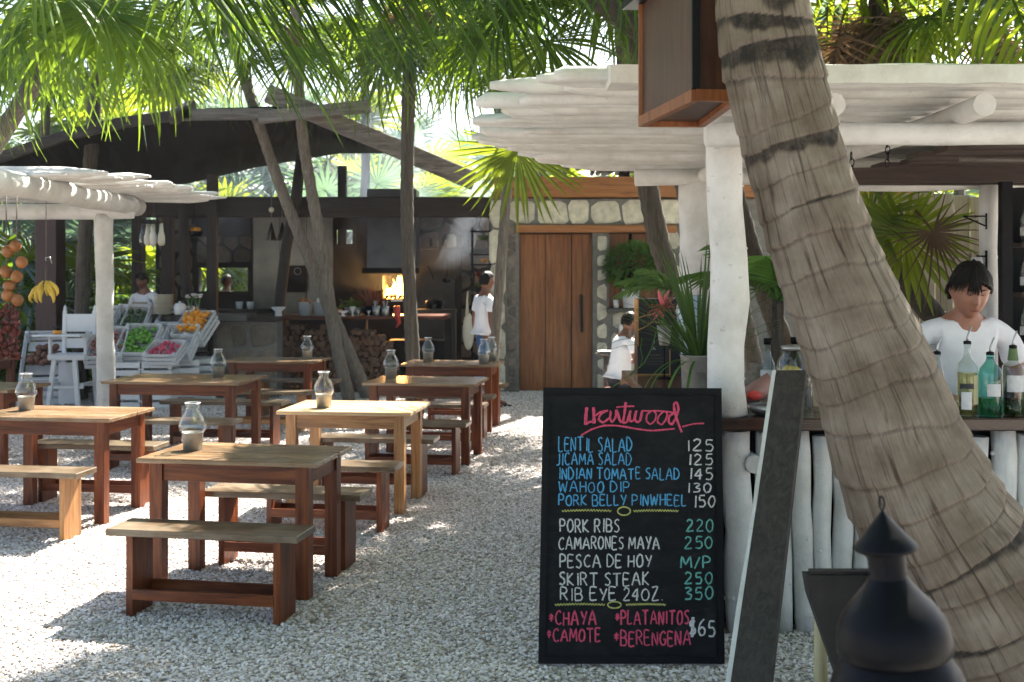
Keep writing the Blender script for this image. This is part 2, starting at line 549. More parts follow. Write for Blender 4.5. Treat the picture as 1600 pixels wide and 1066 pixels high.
# ------------------------------------------------------------------ stone masonry
def clip(poly, n, c):
    out = []
    for i in range(len(poly)):
        a, b = poly[i], poly[(i + 1) % len(poly)]
        da, db = a[0] * n[0] + a[1] * n[1] - c, b[0] * n[0] + b[1] * n[1] - c
        if da <= 0: out.append(a)
        if da * db < 0:
            t = da / (da - db)
            out.append((a[0] + (b[0] - a[0]) * t, a[1] + (b[1] - a[1]) * t))
    return out
def cells(x0, x1, z0, z1, cw, ch, rng, jit=.38):
    nx, nz = max(1, round((x1 - x0) / cw)), max(1, round((z1 - z0) / ch))
    S = []
    for j in range(nz):
        for i in range(nx):
            S.append((x0 + (i + .5 + (j % 2) * .35 - .17 + rng.uniform(-jit, jit)) * (x1 - x0) / nx, z0 + (j + .5 + rng.uniform(-jit, jit) * .9) * (z1 - z0) / nz))
    out = []
    for i, s in enumerate(S):
        poly = [(x0, z0), (x1, z0), (x1, z1), (x0, z1)]
        for k, q in enumerate(S):
            if k == i or abs(q[0] - s[0]) > 3 * cw or abs(q[1] - s[1]) > 3 * ch: continue
            n = (q[0] - s[0], q[1] - s[1])
            mid = ((q[0] + s[0]) / 2, (q[1] + s[1]) / 2)
            poly = clip(poly, n, n[0] * mid[0] + n[1] * mid[1])
            if len(poly) < 3: break
        if len(poly) >= 3: out.append(poly)
    return out
def inset(poly, k):
    cx = sum(p[0] for p in poly) / len(poly); cz = sum(p[1] for p in poly) / len(poly)
    return [(cx + (x - cx) * k, cz + (z - cz) * k) for x, z in poly]
def round_poly(poly, rng):
    out = []
    for i in range(len(poly)):
        a, b, c = poly[i - 1], poly[i], poly[(i + 1) % len(poly)]
        d = min(math.dist(a, b), math.dist(b, c))
        for q in (a, c):
            t = rng.uniform(.1, .26)
            out.append((b[0] + (q[0] - b[0]) * t + rng.uniform(-.03, .03) * d, b[1] + (q[1] - b[1]) * t + rng.uniform(-.03, .03) * d))
    return out
def lay_stones(parent, polys, y, depth, mat, rng, gap=.84, axis='y', name="stone", side=-1):
    for p in polys:
        if len(p) < 3: continue
        p = round_poly(inset(p, gap * rng.uniform(.93, 1.04)), rng)
        if len(p) > 14: p = p[::2]
        n = len(p)
        d = depth * rng.uniform(.6, 1.25) * side
        q = inset(p, .8)
        def pt(a, b, t): return (a, t, b) if axis == 'y' else (t, a, b)
        vs = [pt(a, b, y - side * .01) for a, b in p] + [pt(a, b, y + d * .7) for a, b in p] + [pt(a, b, y + d + rng.uniform(-.006, .006)) for a, b in q]
        fs = []
        for r in (0, 1):
            for i in range(n):
                j = (i + 1) % n
                fs.append((r * n + i, r * n + j, r * n + n + j, r * n + n + i))
        fs.append(tuple(2 * n + i for i in range(n)))
        b = MB(); b.add(vs, fs)
        b.build(name, mat, parent)

def wall_open(b, x0, x1, z0, z1, y, th, holes):
    """front at y, thickness th, rectangular holes (x0,x1,z0,z1)"""
    xs = sorted({x0, x1, *[h[0] for h in holes], *[h[1] for h in holes]})
    zs = sorted({z0, z1, *[h[2] for h in holes], *[h[3] for h in holes]})
    for i in range(len(xs) - 1):
        for j in range(len(zs) - 1):
            cx, cz = (xs[i] + xs[i + 1]) / 2, (zs[j] + zs[j + 1]) / 2
            if any(h[0] < cx < h[1] and h[2] < cz < h[3] for h in holes): continue
            b.box((cx, y + th / 2, cz), (xs[i + 1] - xs[i], th, zs[j + 1] - zs[j]))

# ------------------------------------------------------------------ store building with the big wooden door
DB = 16.85
def store_building():
    rng = random.Random(11)
    t = thing("store_building", "stone building with a tall plank door and a wooden lintel", "building", (2.4, DB, 0))
    b = MB()
    x0, x1 = X(768, DB), 6.5
    dx0, dx1, dz = X(811, DB), X(926, DB), Z(364, DB)
    wx0, wx1, wz0 = X(952, DB), X(1030, DB), Z(481, DB)
    zt = Z(311, DB)
    wall_open(b, x0, x1, 0, zt, DB, .35, [(dx0, dx1, 0, dz), (wx0, wx1, wz0, dz)])
    b.box(((x0 + x1) / 2, DB + 2.2, zt / 2), (x1 - x0, .2, zt))
    b.box((x0 + .1, DB + 1.2, zt / 2 - .002), (.2, 1.75, zt - .01))
    b.box(((x0 + x1) / 2, DB + 1.3, zt + .05), (x1 - x0 - .02, 2.0, .1))
    w = b.build("wall", M_mortar, t)
    lz = Z(352, DB)
    lay_stones(t, cells(X(792, DB), 2.6, lz + .01, zt - .01, .44, .4, rng, .42), DB, .018, M_stone, rng, .93)
    lay_stones(t, cells(X(927, DB) + .03, X(951, DB), .0, dz, .2, .27, rng), DB, .02, M_stone, rng, .72)
    lay_stones(t, cells(X(1030, DB), 3.0, .0, lz, .32, .3, rng), DB, .03, M_stone, rng, .8)
    lay_stones(t, cells(X(952, DB), X(1030, DB), 0, wz0 - .03, .34, .3, rng), DB, .03, M_stone, rng, .82)
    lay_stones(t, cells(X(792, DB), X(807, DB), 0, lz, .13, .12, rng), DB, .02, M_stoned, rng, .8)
    # pale pillar at the corner
    lay_stones(t, cells(X(764, DB), X(791, DB), 0, zt, .4, .5, rng, .15), DB, .05, M_stone, rng, .93)
    b = MB(); b.box(((X(806, DB) + X(1056, DB)) / 2, DB - .04, (dz + lz) / 2), (X(1056, DB) - X(806, DB), .12, lz - dz), bev=.01)
    b.build("lintel", W_doorx, t)
    d = MB(); d.box(((dx0 + dx1) / 2, DB + .2, dz / 2), (dx1 - dx0 - .02, .03, dz - .02))
    door = d.build("door", W_dark['z'], t)
    for (a, c) in ((811.5, 852), (853, 893), (894.5, 925.5)):
        b = MB(); b.box(((X(a, DB) + X(c, DB)) / 2, DB + .15, dz / 2), (X(c, DB) - X(a, DB), .05, dz - .03), bev=.006)
        o = b.build("plank", W_door, door)
    b = MB(); b.bar((X(910, DB), DB + .09, Z(520, DB)), (X(909, DB), DB + .09, Z(460, DB)), .05, .04, bev=.01)
    for zz in (515, 466): b.box((X(910, DB), DB + .12, Z(zz, DB)), (.03, .05, .04))
    b.build("handle", W_dark['z'], door)
    for (a, c) in ((953, 983), (989, 1029)):
        b = MB(); b.box(((X(a, DB) + X(c, DB)) / 2, DB + .12, (dz + wz0) / 2), (X(c, DB) - X(a, DB), .04, dz - wz0 - .02), bev=.005)
        b.build("shutter", W_door, t)
    b = MB(); b.box(((wx0 + wx1) / 2, DB - .03, wz0 - .035), (wx1 - wx0 + .1, .22, .06), bev=.01); b.build("sill", M_plaster, t)
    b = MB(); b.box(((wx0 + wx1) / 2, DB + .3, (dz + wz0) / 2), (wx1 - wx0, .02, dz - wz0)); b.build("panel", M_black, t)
    b = MB(); b.box(((X(772, 16.7) + 6) / 2, DB + .05, (Z(308, 16.6) + Z(276, 16.6)) / 2 + .01), (6 - X(772, 16.7), .3, .3), bev=.01)
    b.build("eave_beam", W_doorx, t)
    # stacked poles stored on the roof
    for k in range(46):
        r = rng.uniform(.03, .055)
        x = X(850, DB) + rng.uniform(0, 2.3); z = Z(276, DB) + .08 + rng.random() * .42
        q = MB(); q.tube([(x, DB - .05 + rng.uniform(0, .15), z), (x + rng.uniform(-.1, .1), DB + 1.6, z + .05)], r, 7)
        o = q.build("firewood_log", W_grey['y'])
        tag(o, "round log stored on the roof of the stone building above the door", "log", "logs stored on the stone building roof")
store_building()

# ------------------------------------------------------------------ open kitchen
KD = 17.2
def kitchen():
    rng = random.Random(5)
    WB = 19.4
    t = thing("kitchen_building", "dark smoky open kitchen with stone walls, hood and timber roof", "building", (X(500, 18), 18, 0))
    zt = Z(318, WB)
    b = MB()
    x0, x1 = X(243, WB), X(775, WB)
    holes = [(X(307, WB), X(393, WB), Z(460, WB), Z(414, WB)), (X(522, WB), X(556, WB), Z(386, WB), Z(355, WB)),
             (X(598, WB), X(634, WB), Z(468, WB), Z(431, WB))]
    wall_open(b, x0, x1, 0, zt, WB, .3, holes)
    b.build("wall", M_darkwall, t)
    b = MB()      # oven body behind the fire opening
    fx0, fx1, fz0, fz1 = holes[2]
    for (c, s) in ((((fx0 + fx1) / 2, WB + .95, fz0 - .06), (fx1 - fx0 + .2, 1.2, .1)), (((fx0 + fx1) / 2, WB + .95, fz1 + .06), (fx1 - fx0 + .2, 1.2, .1)),
                   (((fx0 + fx1) / 2, WB + 1.6, (fz0 + fz1) / 2), (fx1 - fx0 + .2, .1, .6)), ((fx0 - .06, WB + .93, (fz0 + fz1) / 2), (.1, 1.2, fz1 - fz0)), ((fx1 + .06, WB + .93, (fz0 + fz1) / 2), (.1, 1.2, fz1 - fz0))):
        b.box(c, s)
    b.build("oven", M_darkwall, t)
    # window panes and frames
    for h in holes[:2]:
        b = MB(); fr = .05
        for (c, s) in (((((h[0] + h[1]) / 2), WB - .02, h[3] - fr / 2), (h[1] - h[0], .06, fr)), ((((h[0] + h[1]) / 2), WB - .02, h[2] + fr / 2), (h[1] - h[0], .06, fr)),
                       ((h[0] + fr / 2, WB - .02, (h[2] + h[3]) / 2), (fr, .06, h[3] - h[2] - 2 * fr)), ((h[1] - fr / 2, WB - .02, (h[2] + h[3]) / 2), (fr, .06, h[3] - h[2] - 2 * fr))):
            b.box(c, s)
        b.build("window_frame", W_dark['x'], t)
    # stones
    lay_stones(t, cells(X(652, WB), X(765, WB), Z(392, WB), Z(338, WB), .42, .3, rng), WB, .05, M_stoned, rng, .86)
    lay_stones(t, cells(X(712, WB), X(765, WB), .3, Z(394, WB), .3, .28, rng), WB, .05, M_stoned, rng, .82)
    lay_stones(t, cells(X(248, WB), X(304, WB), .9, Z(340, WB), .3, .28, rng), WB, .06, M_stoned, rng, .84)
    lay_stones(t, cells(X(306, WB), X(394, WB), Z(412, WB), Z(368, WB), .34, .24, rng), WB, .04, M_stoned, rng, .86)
    # dark upper cladding
    b = MB(); b.box(((X(305, WB) + X(394, WB)) / 2, WB - .06, (Z(366, WB) + zt) / 2), (X(394, WB) - X(305, WB), .05, zt - Z(366, WB))); b.build("panel", M_darkwall, t)
    # steel sheet in three plates
    for (a, c) in ((396, 436), (437.5, 478), (479.5, 520)):
        q = MB(); D = 18.9
        q.box(((X(a, D) + X(c, D)) / 2, D, (Z(335, D) + Z(500, D)) / 2), (X(c, D) - X(a, D), .02, Z(335, D) - Z(500, D)))
        q.build("panel", M_sheet, t)
    # plaster bay with utensils
    D = 19.3
    q = MB(); q.box(((X(650, D) + X(711, D)) / 2, D, (Z(390, D) + Z(500, D)) / 2), (X(711, D) - X(650, D), .06, Z(390, D) - Z(500, D))); q.build("panel", M_plaster, t)
    q = MB(); q.bar((X(717, D), D - .1, 0), (X(717, D), D - .1, Z(388, D)), .1, .1); q.build("post", W_dark['z'], t)
    q = MB(); q.box(((X(615, D) + X(708, D)) / 2, D - .25, Z(388, D) + .0), (X(708, D) - X(660, D), .3, .04)); q.build("shelf", W_grey['x'], t)
    # main beam over the opening
    q = MB(); q.bar((X(205, KD), KD, Z(324, KD)), (X(768, KD), KD, Z(324, KD)), .2, .3, bev=.015); q.build("beam", W_dark['x'], t)
    q = MB(); q.bar((X(205, WB), WB + .1, Z(322, WB)), (X(775, WB), WB + .1, Z(322, WB)), .2, .2); q.build("beam", W_dark['x'], t)
    for px in (216, 262): 
        q = MB(); q.bar((X(px, KD), KD + .02, 0), (X(px, KD), KD + .02, Z(338, KD)), .16, .16); q.build("post", W_dark['z'], t)
    # chimney hood
    hd = 18.2
    q = MB(); q.box((X(612, hd), hd + .3, (Z(295, hd) + Z(420, hd)) / 2), (X(650, hd) - X(573, hd), .6, Z(295, hd) - Z(420, hd)), bev=.012)
    hood = q.build("hood", M_sheet2, t)
    q = MB(); q.bar((X(566, hd), hd - .02, Z(423, hd)), (X(655, hd), hd - .02, Z(423, hd)), .05, .09); q.build("rim", M_iron, hood)
    # work counter
    D = 17.0
    q = MB(); q.box(((X(424, D) + X(700, D)) / 2, D + .35, Z(496, D)), (X(700, D) - X(424, D), .95, .05), bev=.008); q.build("worktop", W_leg['x'], t)
    q = MB()
    for px in (430, 560, 697): q.box((X(px, D), D + .6, Z(496, D) / 2 - .02), (.1, .3, Z(496, D) - .04))
    q.build("base", M_darkwall, t)
    # serving counter on the left
    D = 15.9
    q = MB(); q.box(((X(228, D) + X(386, D)) / 2, D + .25, Z(497, D)), (X(386, D) - X(228, D), .6, .1), bev=.01); q.build("worktop", M_plaster, t)
    q = MB(); q.box(((X(235, D) + X(430, D)) / 2, D + .32, (Z(504, D)) / 2), (X(430, D) - X(235, D), .4, Z(504, D))); q.build("base", M_mortar, t)
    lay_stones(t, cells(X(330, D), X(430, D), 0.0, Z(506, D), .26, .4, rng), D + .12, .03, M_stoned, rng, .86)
    q = MB(); q.box(((X(386, D) + X(432, D)) / 2, D + .3, Z(500, D)), (X(432, D) - X(386, D), .5, .06), bev=.01); q.build("worktop", W_dark['x'], t)
    # back counter under the window
    q = MB(); q.box(((X(305, 18.7) + X(430, 18.7)) / 2, 18.7, Z(486, 18.7)), (X(430, 18.7) - X(305, 18.7), .5, .06)); q.build("worktop", W_dark['x'], t)
    # timber roof: rafters, underside boards, fascia
    A = [P(-60, 262, 15), P(100, 212, 15), P(285, 176, 15.1), P(430, 172, 15.2), P(520, 190, 15.3), P(640, 238, 15.4), P(738, 276, 15.6)]
    B = [P(-20, 292, 19), P(130, 291, 19.0), P(290, 288, 19.2), P(400, 262, 19.6), P(530, 240, 20.2), P(625, 240, 20.2), P(735, 283, 19.6)]
    # boards run front to back
    nb = 0
    for i in range(len(A) - 1):
        n = max(2, round((A[i + 1].x - A[i].x) / .27))
        for k in range(n):
            a0, a1 = A[i].lerp(A[i + 1], k / n), A[i].lerp(A[i + 1], (k + 1.06) / n)
            b0, b1 = B[i].lerp(B[i + 1], k / n), B[i].lerp(B[i + 1], (k + 1.06) / n)
            e = Vector((0, rng.uniform(-.12, .04), .012 * (k % 2) + rng.uniform(0, .006)))
            q = MB(); up = Vector((0, 0, .03))
            q.add([a0 + e, a1 + e, b1, b0, a0 + e + up, a1 + e + up, b1 + up, b0 + up], [(0, 1, 2, 3), (7, 6, 5, 4), (0, 4, 5, 1), (1, 5, 6, 2), (2, 6, 7, 3), (3, 7, 4, 0)])
            q.build("plank", W_roofboard, t); nb += 1
    def beam(a, c, w, h, m=W_grey['x']):
        q = MB(); q.bar(a, c, w, h, bev=.012); q.build("rafter", m, t)
    beam(P(418, 146, 14.9), P(742, 284, 15.2), .1, .24)
    beam(P(405, 184, 14.8), P(578, 166, 14.8), .12, .16)
    arc = [(-70, 266), (20, 240), (100, 213), (190, 192), (300, 177)]
    for u, w in zip(arc, arc[1:]): beam(P(*u, 14.9), P(*w, 14.9), .08, .14, W_dark['x'])
    beam(P(285, 180, 14.9), P(430, 178, 14.9), .08, .15, W_grey['x'])
    beam(P(270, 186, 14.7), P(300, 166, 15.2), .12, .16, W_dark['x'])
    for px, D2 in ((332, 17.0), (535, 19.5)):
        q = MB(); q.bar((X(px, D2), D2, 0), (X(px, D2), D2, {105: 3.35, 332: 3.2, 535: 3.55, 735: 3.0}[px]), .14, .14); q.build("post", W_dark['z'], t)
W_roofboard = M_wood("black_roof_boards", (.003, .003, .003), (.006, .005, .005), (.012, .010, .010), axis='y', rough=.9, spec=.1)  # near-black base colour for the kitchen roof boards
M_sheet2 = M_plain("hood_steel", (.065, .067, .075), .4, metal=.6, amt=.4, scale=2.2, bump=.05)
kitchen()

def leaning_posts():
    for i, (a, c, r, lb) in enumerate((((470, 240, 17.0), (434, 560, 16.6), .085, "dark leaning timber post in front of the steel sheets"),
                                    ((283, 312, 16.9), (297, 510, 16.9), .085, "crooked dark log post beside the kitchen stone column"))):
        p0, p1 = P(*a), P(*c)
        p1.z = max(p1.z, 0)
        if i == 1: p1 = Vector((p1.x + .1, p1.y, 0))
        else: p1 = Vector((p1.x - .15, p1.y, 0))
        q = MB(); q.tube([p0.lerp(p1, k / 5) + Vector((.03 * math.sin(k * 2 + i), 0, 0)) for k in range(6)], [r * .8, r, r * .9, r, r, r * 1.1], 8, jit=.06)
        tag(q.build("wooden_post", W_dark['z']), lb, "post")
leaning_posts()

# fire: tongues of flame on embers in the oven mouth
def fire():
    WB = 19.4
    m = M_emit("flame", [(.3, (1, .12, .01)), (.5, (1, .42, .04)), (.7, (1, .8, .3))], 7, 5)
    t = thing("cooking_fire", "bright orange wood fire burning in the oven opening", "fire", (X(618, WB), WB + .5, Z(466, WB)))
    rng = random.Random(2)
    for k in range(22):
        x = X(601 + rng.random() * 31, WB + .3); y = WB + .2 + rng.random() * .5; h = rng.uniform(.2, .4) * (1.05 if x > X(614, WB) else .65)
        q = MB(); pts = [Vector((x, y, Z(466, WB)))]
        for s in range(5): pts.append(pts[-1] + Vector((rng.uniform(-.03, .03), rng.uniform(-.02, .02), h / 5)))
        w = rng.uniform(.035, .065)
        q.tube(pts, [w * .7, w, w * .85, w * .6, w * .35, .003], 7, seed=k); q.build("flame", m, t)
    for k in range(5):
        q = MB(); x = X(603 + k * 7, WB); q.tube([(x, WB + .1, Z(466, WB) + .02), (x + rng.uniform(-.1, .1), WB + .7, Z(466, WB) + .06)], .03, 7); q.build("log", W_dark['y'], t)
    l = bpy.data.lights.new("fire_light", 'POINT'); l.energy = 25; l.color = (1, .45, .12); l.shadow_soft_size = .15
    lo = bpy.data.objects.new("fire_light", l); lo.location = (X(618, WB), WB + .1, Z(446, WB)); COL.objects.link(lo)
fire()

# ------------------------------------------------------------------ tables and benches
def make_table(w, d, wood, label):
    t = thing("table", label, "table", group="wooden dining tables on the gravel")
    rng = random.Random(int(w * 1000 + d * 77))
    n = 5
    cuts = [(-d / 2) + d * k / n for k in range(n + 1)]
    for k in range(n):
        b = MB(); b.box((rng.uniform(-.003, .003), (cuts[k] + cuts[k + 1]) / 2, .727), (w, cuts[k + 1] - cuts[k] - .0022, .026), bev=.003)
        b.build("plank", W_top if wood is W_leg else W_sungoldtop, t, W=False)
    lx, ly, s = w / 2 - .095, d / 2 - .075, .074
    for sx in (-1, 1):
        for sy in (-1, 1):
            b = MB(); b.box((sx * lx, sy * ly, .357), (s, s, .714), bev=.004); b.build("leg", wood['z'], t, W=False)
    for sy in (-1, 1):
        b = MB(); b.box((0, sy * (ly + .012), .662), (2 * lx - s, .024, .098), bev=.003); b.build("apron", wood['x'], t, W=False)
    for sx in (-1, 1):
        b = MB(); b.box((sx * (lx + .012), 0, .662), (.024, 2 * ly - s, .098), bev=.003); b.build("apron", wood['y'], t, W=False)
    return t
W_sungoldtop = M_wood("sunlit_top_wood", (.27, .16, .07), (.45, .3, .15), (.58, .43, .26), axis='x', rough=.32, wear=.5, bump=.12)  # table top with sunlight put into its colour
def make_bench(w, label, wood):
    t = thing("bench", label, "bench", group="low wooden benches along the tables")
    d = .27
    b = MB(); b.box((0, 0, .432), (w, d, .036), bev=.004); b.build("seat", W_bench, t, W=False)
    for sx in (-1, 1):
        b = MB(); b.box((sx * (w / 2 - .115), 0, .207), (.036, .215, .414), bev=.004); b.build("side_panel", wood['z'], t, W=False)
    for sy in (-1, 1):
        b = MB(); b.box((0, sy * .1, .115), (w - .266, .022, .055), bev=.003); b.build("stretcher", wood['x'], t, W=False)
    return t
TB = [  # name, centre x, y, w, d, rot, wood, label
 ("T1", -1.49, 6.50, 1.03, .62, -10, W_leg, "dark red table nearest the camera with a carafe at its far left"),
 ("T3", -1.18, 8.72, 1.00, .74, -7, W_sungold, "table coloured sunlit gold in the middle of the yard, second from the front"),
 ("T4", -.80, 10.85, 1.05, .74, -9, W_leg, "reddish table third in the right hand row, one carafe on it"),
 ("T5", -.66, 12.95, 1.07, .66, -8, W_leg, "farthest table of the right hand row, holding several carafes"),
 ("T6", -2.73, 13.45, 1.08, .68, -8, W_leg, "farthest table of the middle row, in front of the firewood"),
 ("T2", -3.11, 11.03, 1.31, .84, -7, W_leg, "widest table, standing just right of the white post"),
 ("T0", -3.25, 8.37, 1.05, .70, -8, W_leg, "red table cut by the left frame edge with a sunlit top"),
 ("T7", -4.80, 10.30, 1.05, .70, -8, W_leg, "dark table behind the left front one, before the high chair"),
 ("T8", -6.45, 13.55, 1.05, .70, -8, W_leg, "dark table far left beside the hanging fruit"),
]
TPOS = {}
for (nm, x, y, w, d, rz, wood, lb) in TB:
    t = make_table(w, d, wood, lb); t.location = (x, y, 0.004); t.rotation_euler.z = R(rz); TPOS[nm] = (x, y)
BN = [
 (-1.54, 5.90, 1.02, -10, W_leg, "bench nearest the camera, in front of the nearest table"),
 (-1.35, 6.93, .98, -9, W_leg, "bench behind the nearest table, half tucked under it"),
 (-1.26, 7.90, 1.0, -8, W_leg, "bench in front of the sunlit gold table"),
 (-1.09, 9.16, 1.0, -7, W_leg, "bench behind the sunlit gold table, partly in sun"),
 (-.87, 10.1, 1.0, -8, W_leg, "bench in front of the third table of the right hand row"),
 (-.75, 11.5, 1.0, -8, W_leg, "bench behind the third table of the right hand row"),
 (-.68, 12.28, 1.0, -8, W_leg, "bench in front of the farthest right hand table"),
 (-.56, 13.5, 1.02, -8, W_leg, "bench behind the farthest right hand table, by the walking man"),
 (-2.72, 12.72, 1.05, -8, W_sungold, "bench in front of the farthest middle table"),
 (-2.62, 14.05, 1.05, -8, W_sungold, "bench behind the farthest middle table near the firewood"),
 (-3.06, 10.25, 1.28, -7, W_leg, "long bench in front of the widest table"),
 (-2.92, 11.72, 1.28, -7, W_leg, "long bench behind the widest table"),
 (-3.32, 7.66, 1.05, -8, W_sungold, "bench before the left table with a side panel coloured sunlit gold"),
 (-3.18, 8.83, 1.04, -8, W_leg, "bench behind the left sunlit table"),
]
for (x, y, w, rz, wood, lb) in BN:
    t = make_bench(w, lb, wood); t.location = (x, y, .004); t.rotation_euler.z = R(rz)

# ------------------------------------------------------------------ carafes
def carafe():
    t = thing("carafe", "", "carafe", group="glass carafes in zinc cups on the tables")
    b = MB()
    prof = [(.05, .012), (.054, .03), (.056, .09), (.074, .115), (.079, .135), (.074, .16), (.058, .195), (.043, .218), (.037, .235), (.038, .25), (.044, .268)]
    inner = [(r - .0035, z + .001) for r, z in reversed(prof)]
    b.lathe(prof + inner, 28, cap=False)
    b.build("glass_body", M_glassc, t, W=False)
    b = MB(); b.tube([(.0435 * math.cos(a * .3), .0435 * math.sin(a * .3), .268) for a in range(22)], .0022, 6, cap=False); b.build("rim", M_glassr, t, W=False)
    b = MB(); b.lathe([(.0, .0), (.052, .0), (.060, .1), (.0605, .102), (.058, .102), (.051, .008), (0, .006)], 28, cap=False); b.build("cup", M_zinc, t, W=False)
    return t
M_glassr = M_plain("rim_glass", (.8, .83, .84), .1, amt=.02, var=0)
cr = carafe()
CAR = [(301, 703, "carafe on the nearest dark red table"), (41, 641, "carafe on the red table at the left frame edge"), (341, 589, "carafe on the widest table by the white post"),
       (506, 637, "carafe on the sunlit gold table"), (611, 591, "carafe on the third table of the right hand row"), (480, 561.5, "carafe on the farthest middle table before the firewood"),
       (669, 564.5, "left carafe of those on the farthest right hand table"), (756, 568, "front carafe of the pair before the walking man"), (768, 563, "rear carafe of the pair before the walking man")]
for i, (px, py, lb) in enumerate(CAR):
    p = G(px, py, .744)
    if i == 0:
        cr.location = p; cr['label'] = lb; o = cr
    else: o = dup(cr, p, random.uniform(0, 6), lb)
    if i > 5: o.location.y = min(o.location.y, 13.2)

# ------------------------------------------------------------------ palm logs pergola on the left
def knotty(p0, p1, r, n=10, seg=10, seed=0, wob=.012, kn=6):
    rng = random.Random(seed)
    p0, p1 = Vector(p0), Vector(p1)
    d = (p1 - p0); u = d.orthogonal().normalized(); w = d.normalized().cross(u)
    pts, rr = [], []
    for k in range(seg + 1):
        f = k / seg
        pts.append(p0 + d * f + u * (wob * mnoise.noise((f * 3, seed, 0)) * 2) + w * (wob * mnoise.noise((f * 3, seed, 9)) * 2))
        rr.append(r * (1 + .12 * mnoise.noise((f * 5, seed * 3.3, 4))))
    b = MB(); b.tube(pts, rr, n, jit=.035, seed=seed)
    for k in range(kn):
        f = rng.uniform(.05, .95); a = rng.uniform(0, 6.28); q = p0 + d * f + (u * math.cos(a) + w * math.sin(a)) * r * .93
        b.ball(q, r * rng.uniform(.12, .22), 6, 4)
    return b
def stick(x0, x1, y0, y1, z0, z1, r, seed, flat=.75, tip=.2, n=9):
    """roof stick along x with a ragged, wedge cut end at x0 and x1"""
    rng = random.Random(seed)
    K = 16; vs, fs = [], []
    L = x1 - x0
    t0 = rng.uniform(.03, tip); t1 = rng.uniform(.03, tip); side0 = rng.choice((-1, 1, 0)); side1 = rng.choice((-1, 1, 0))
    for i in range(K + 1):
        f = i / K
        f = .5 - .5 * math.cos(math.pi * f) if True else f
        x = x0 + L * f
        e0 = max(.42, min(1, .42 + (x - x0) / t0)); e1 = max(.3, min(1, .3 + (x1 - x) / t1)); e = e0 * e1
        rr = r * (1 + .16 * mnoise.noise((x * 1.7, seed * 2.1, 0)))
        cy = y0 + (y1 - y0) * f + .018 * mnoise.noise((x * 1.3, seed, 5)); cz = z0 + (z1 - z0) * f + .014 * mnoise.noise((x * 1.1, seed, 8))
        for k in range(n):
            a = 2 * math.pi * k / n
            q = 1 + .10 * mnoise.noise((math.cos(a) * 1.5, math.sin(a) * 1.5 + seed, x * 2.2))
            vs.append((x, cy + rr * q * math.cos(a) * (.35 + .65 * e) + (1 - e0) * side0 * rr * .5, cz + rr * flat * q * math.sin(a) * e + (1 - e0) * rr * .3 * side1))
    for i in range(K):
        for k in range(n):
            j = (k + 1) % n
            fs.append((i * n + k, i * n + j, i * n + n + j, i * n + n + k))
    b = MB(); b.add(vs, fs, True)
    b.f.append(tuple(reversed(range(n)))); b.sm.append(False); b.f.append(tuple(K * n + k for k in range(n))); b.sm.append(False)
    return b
def pergola_left():
    t = thing("pergola", "whitewashed log pergola roof on a white post at the left", "pergola", (-4.25, 12, 0))
    knotty((-4.22, 12, 0), (-4.25, 12, 2.36), .092, 14, 16, 3, .018, 14).build("post", M_wh, t)
    knotty((-8.2, 12.05, 2.36), (-3.95, 12.0, 2.4), .085, 12, 10, 5).build("beam", M_wh, t)
    knotty((-3.93, 6.9, 2.46), (-4.02, 12.35, 2.46), .1, 12, 10, 6).build("beam", M_wh, t)
    knotty((-8.2, 8.3, 2.44), (-3.9, 8.2, 2.42), .08, 10, 10, 7).build("beam", M_wh, t)
    rng = random.Random(4)
    y = 9.35
    k = 0
    while y < 12.75:
        r = rng.uniform(.03, .055)
        stick(-8.4, -3.4 + rng.uniform(-.26, .16) + .05 * (y - 9.3), y, y + rng.uniform(-.08, .08), 2.57 + rng.uniform(-.015, .03), 2.57 + rng.uniform(-.02, .03), r, k, tip=.35).build("roof_log", M_wh, t)
        y += r * rng.uniform(1.5, 2.0); k += 1
    for k2 in range(7):
        y = rng.uniform(9.5, 12.5)
        stick(-8.4, -3.6 + rng.uniform(-.5, .1), y, y + rng.uniform(-.2, .2), 2.62, 2.63 + rng.uniform(0, .03), rng.uniform(.025, .04), 60 + k2, tip=.4).build("roof_log", M_wh, t)
    y = 8.2
    knotty((-8.35, 12.1, 0), (-8.4, 12.1, 2.36), .09, 10, 8, 8).build("post", M_wh, t)
pergola_left()
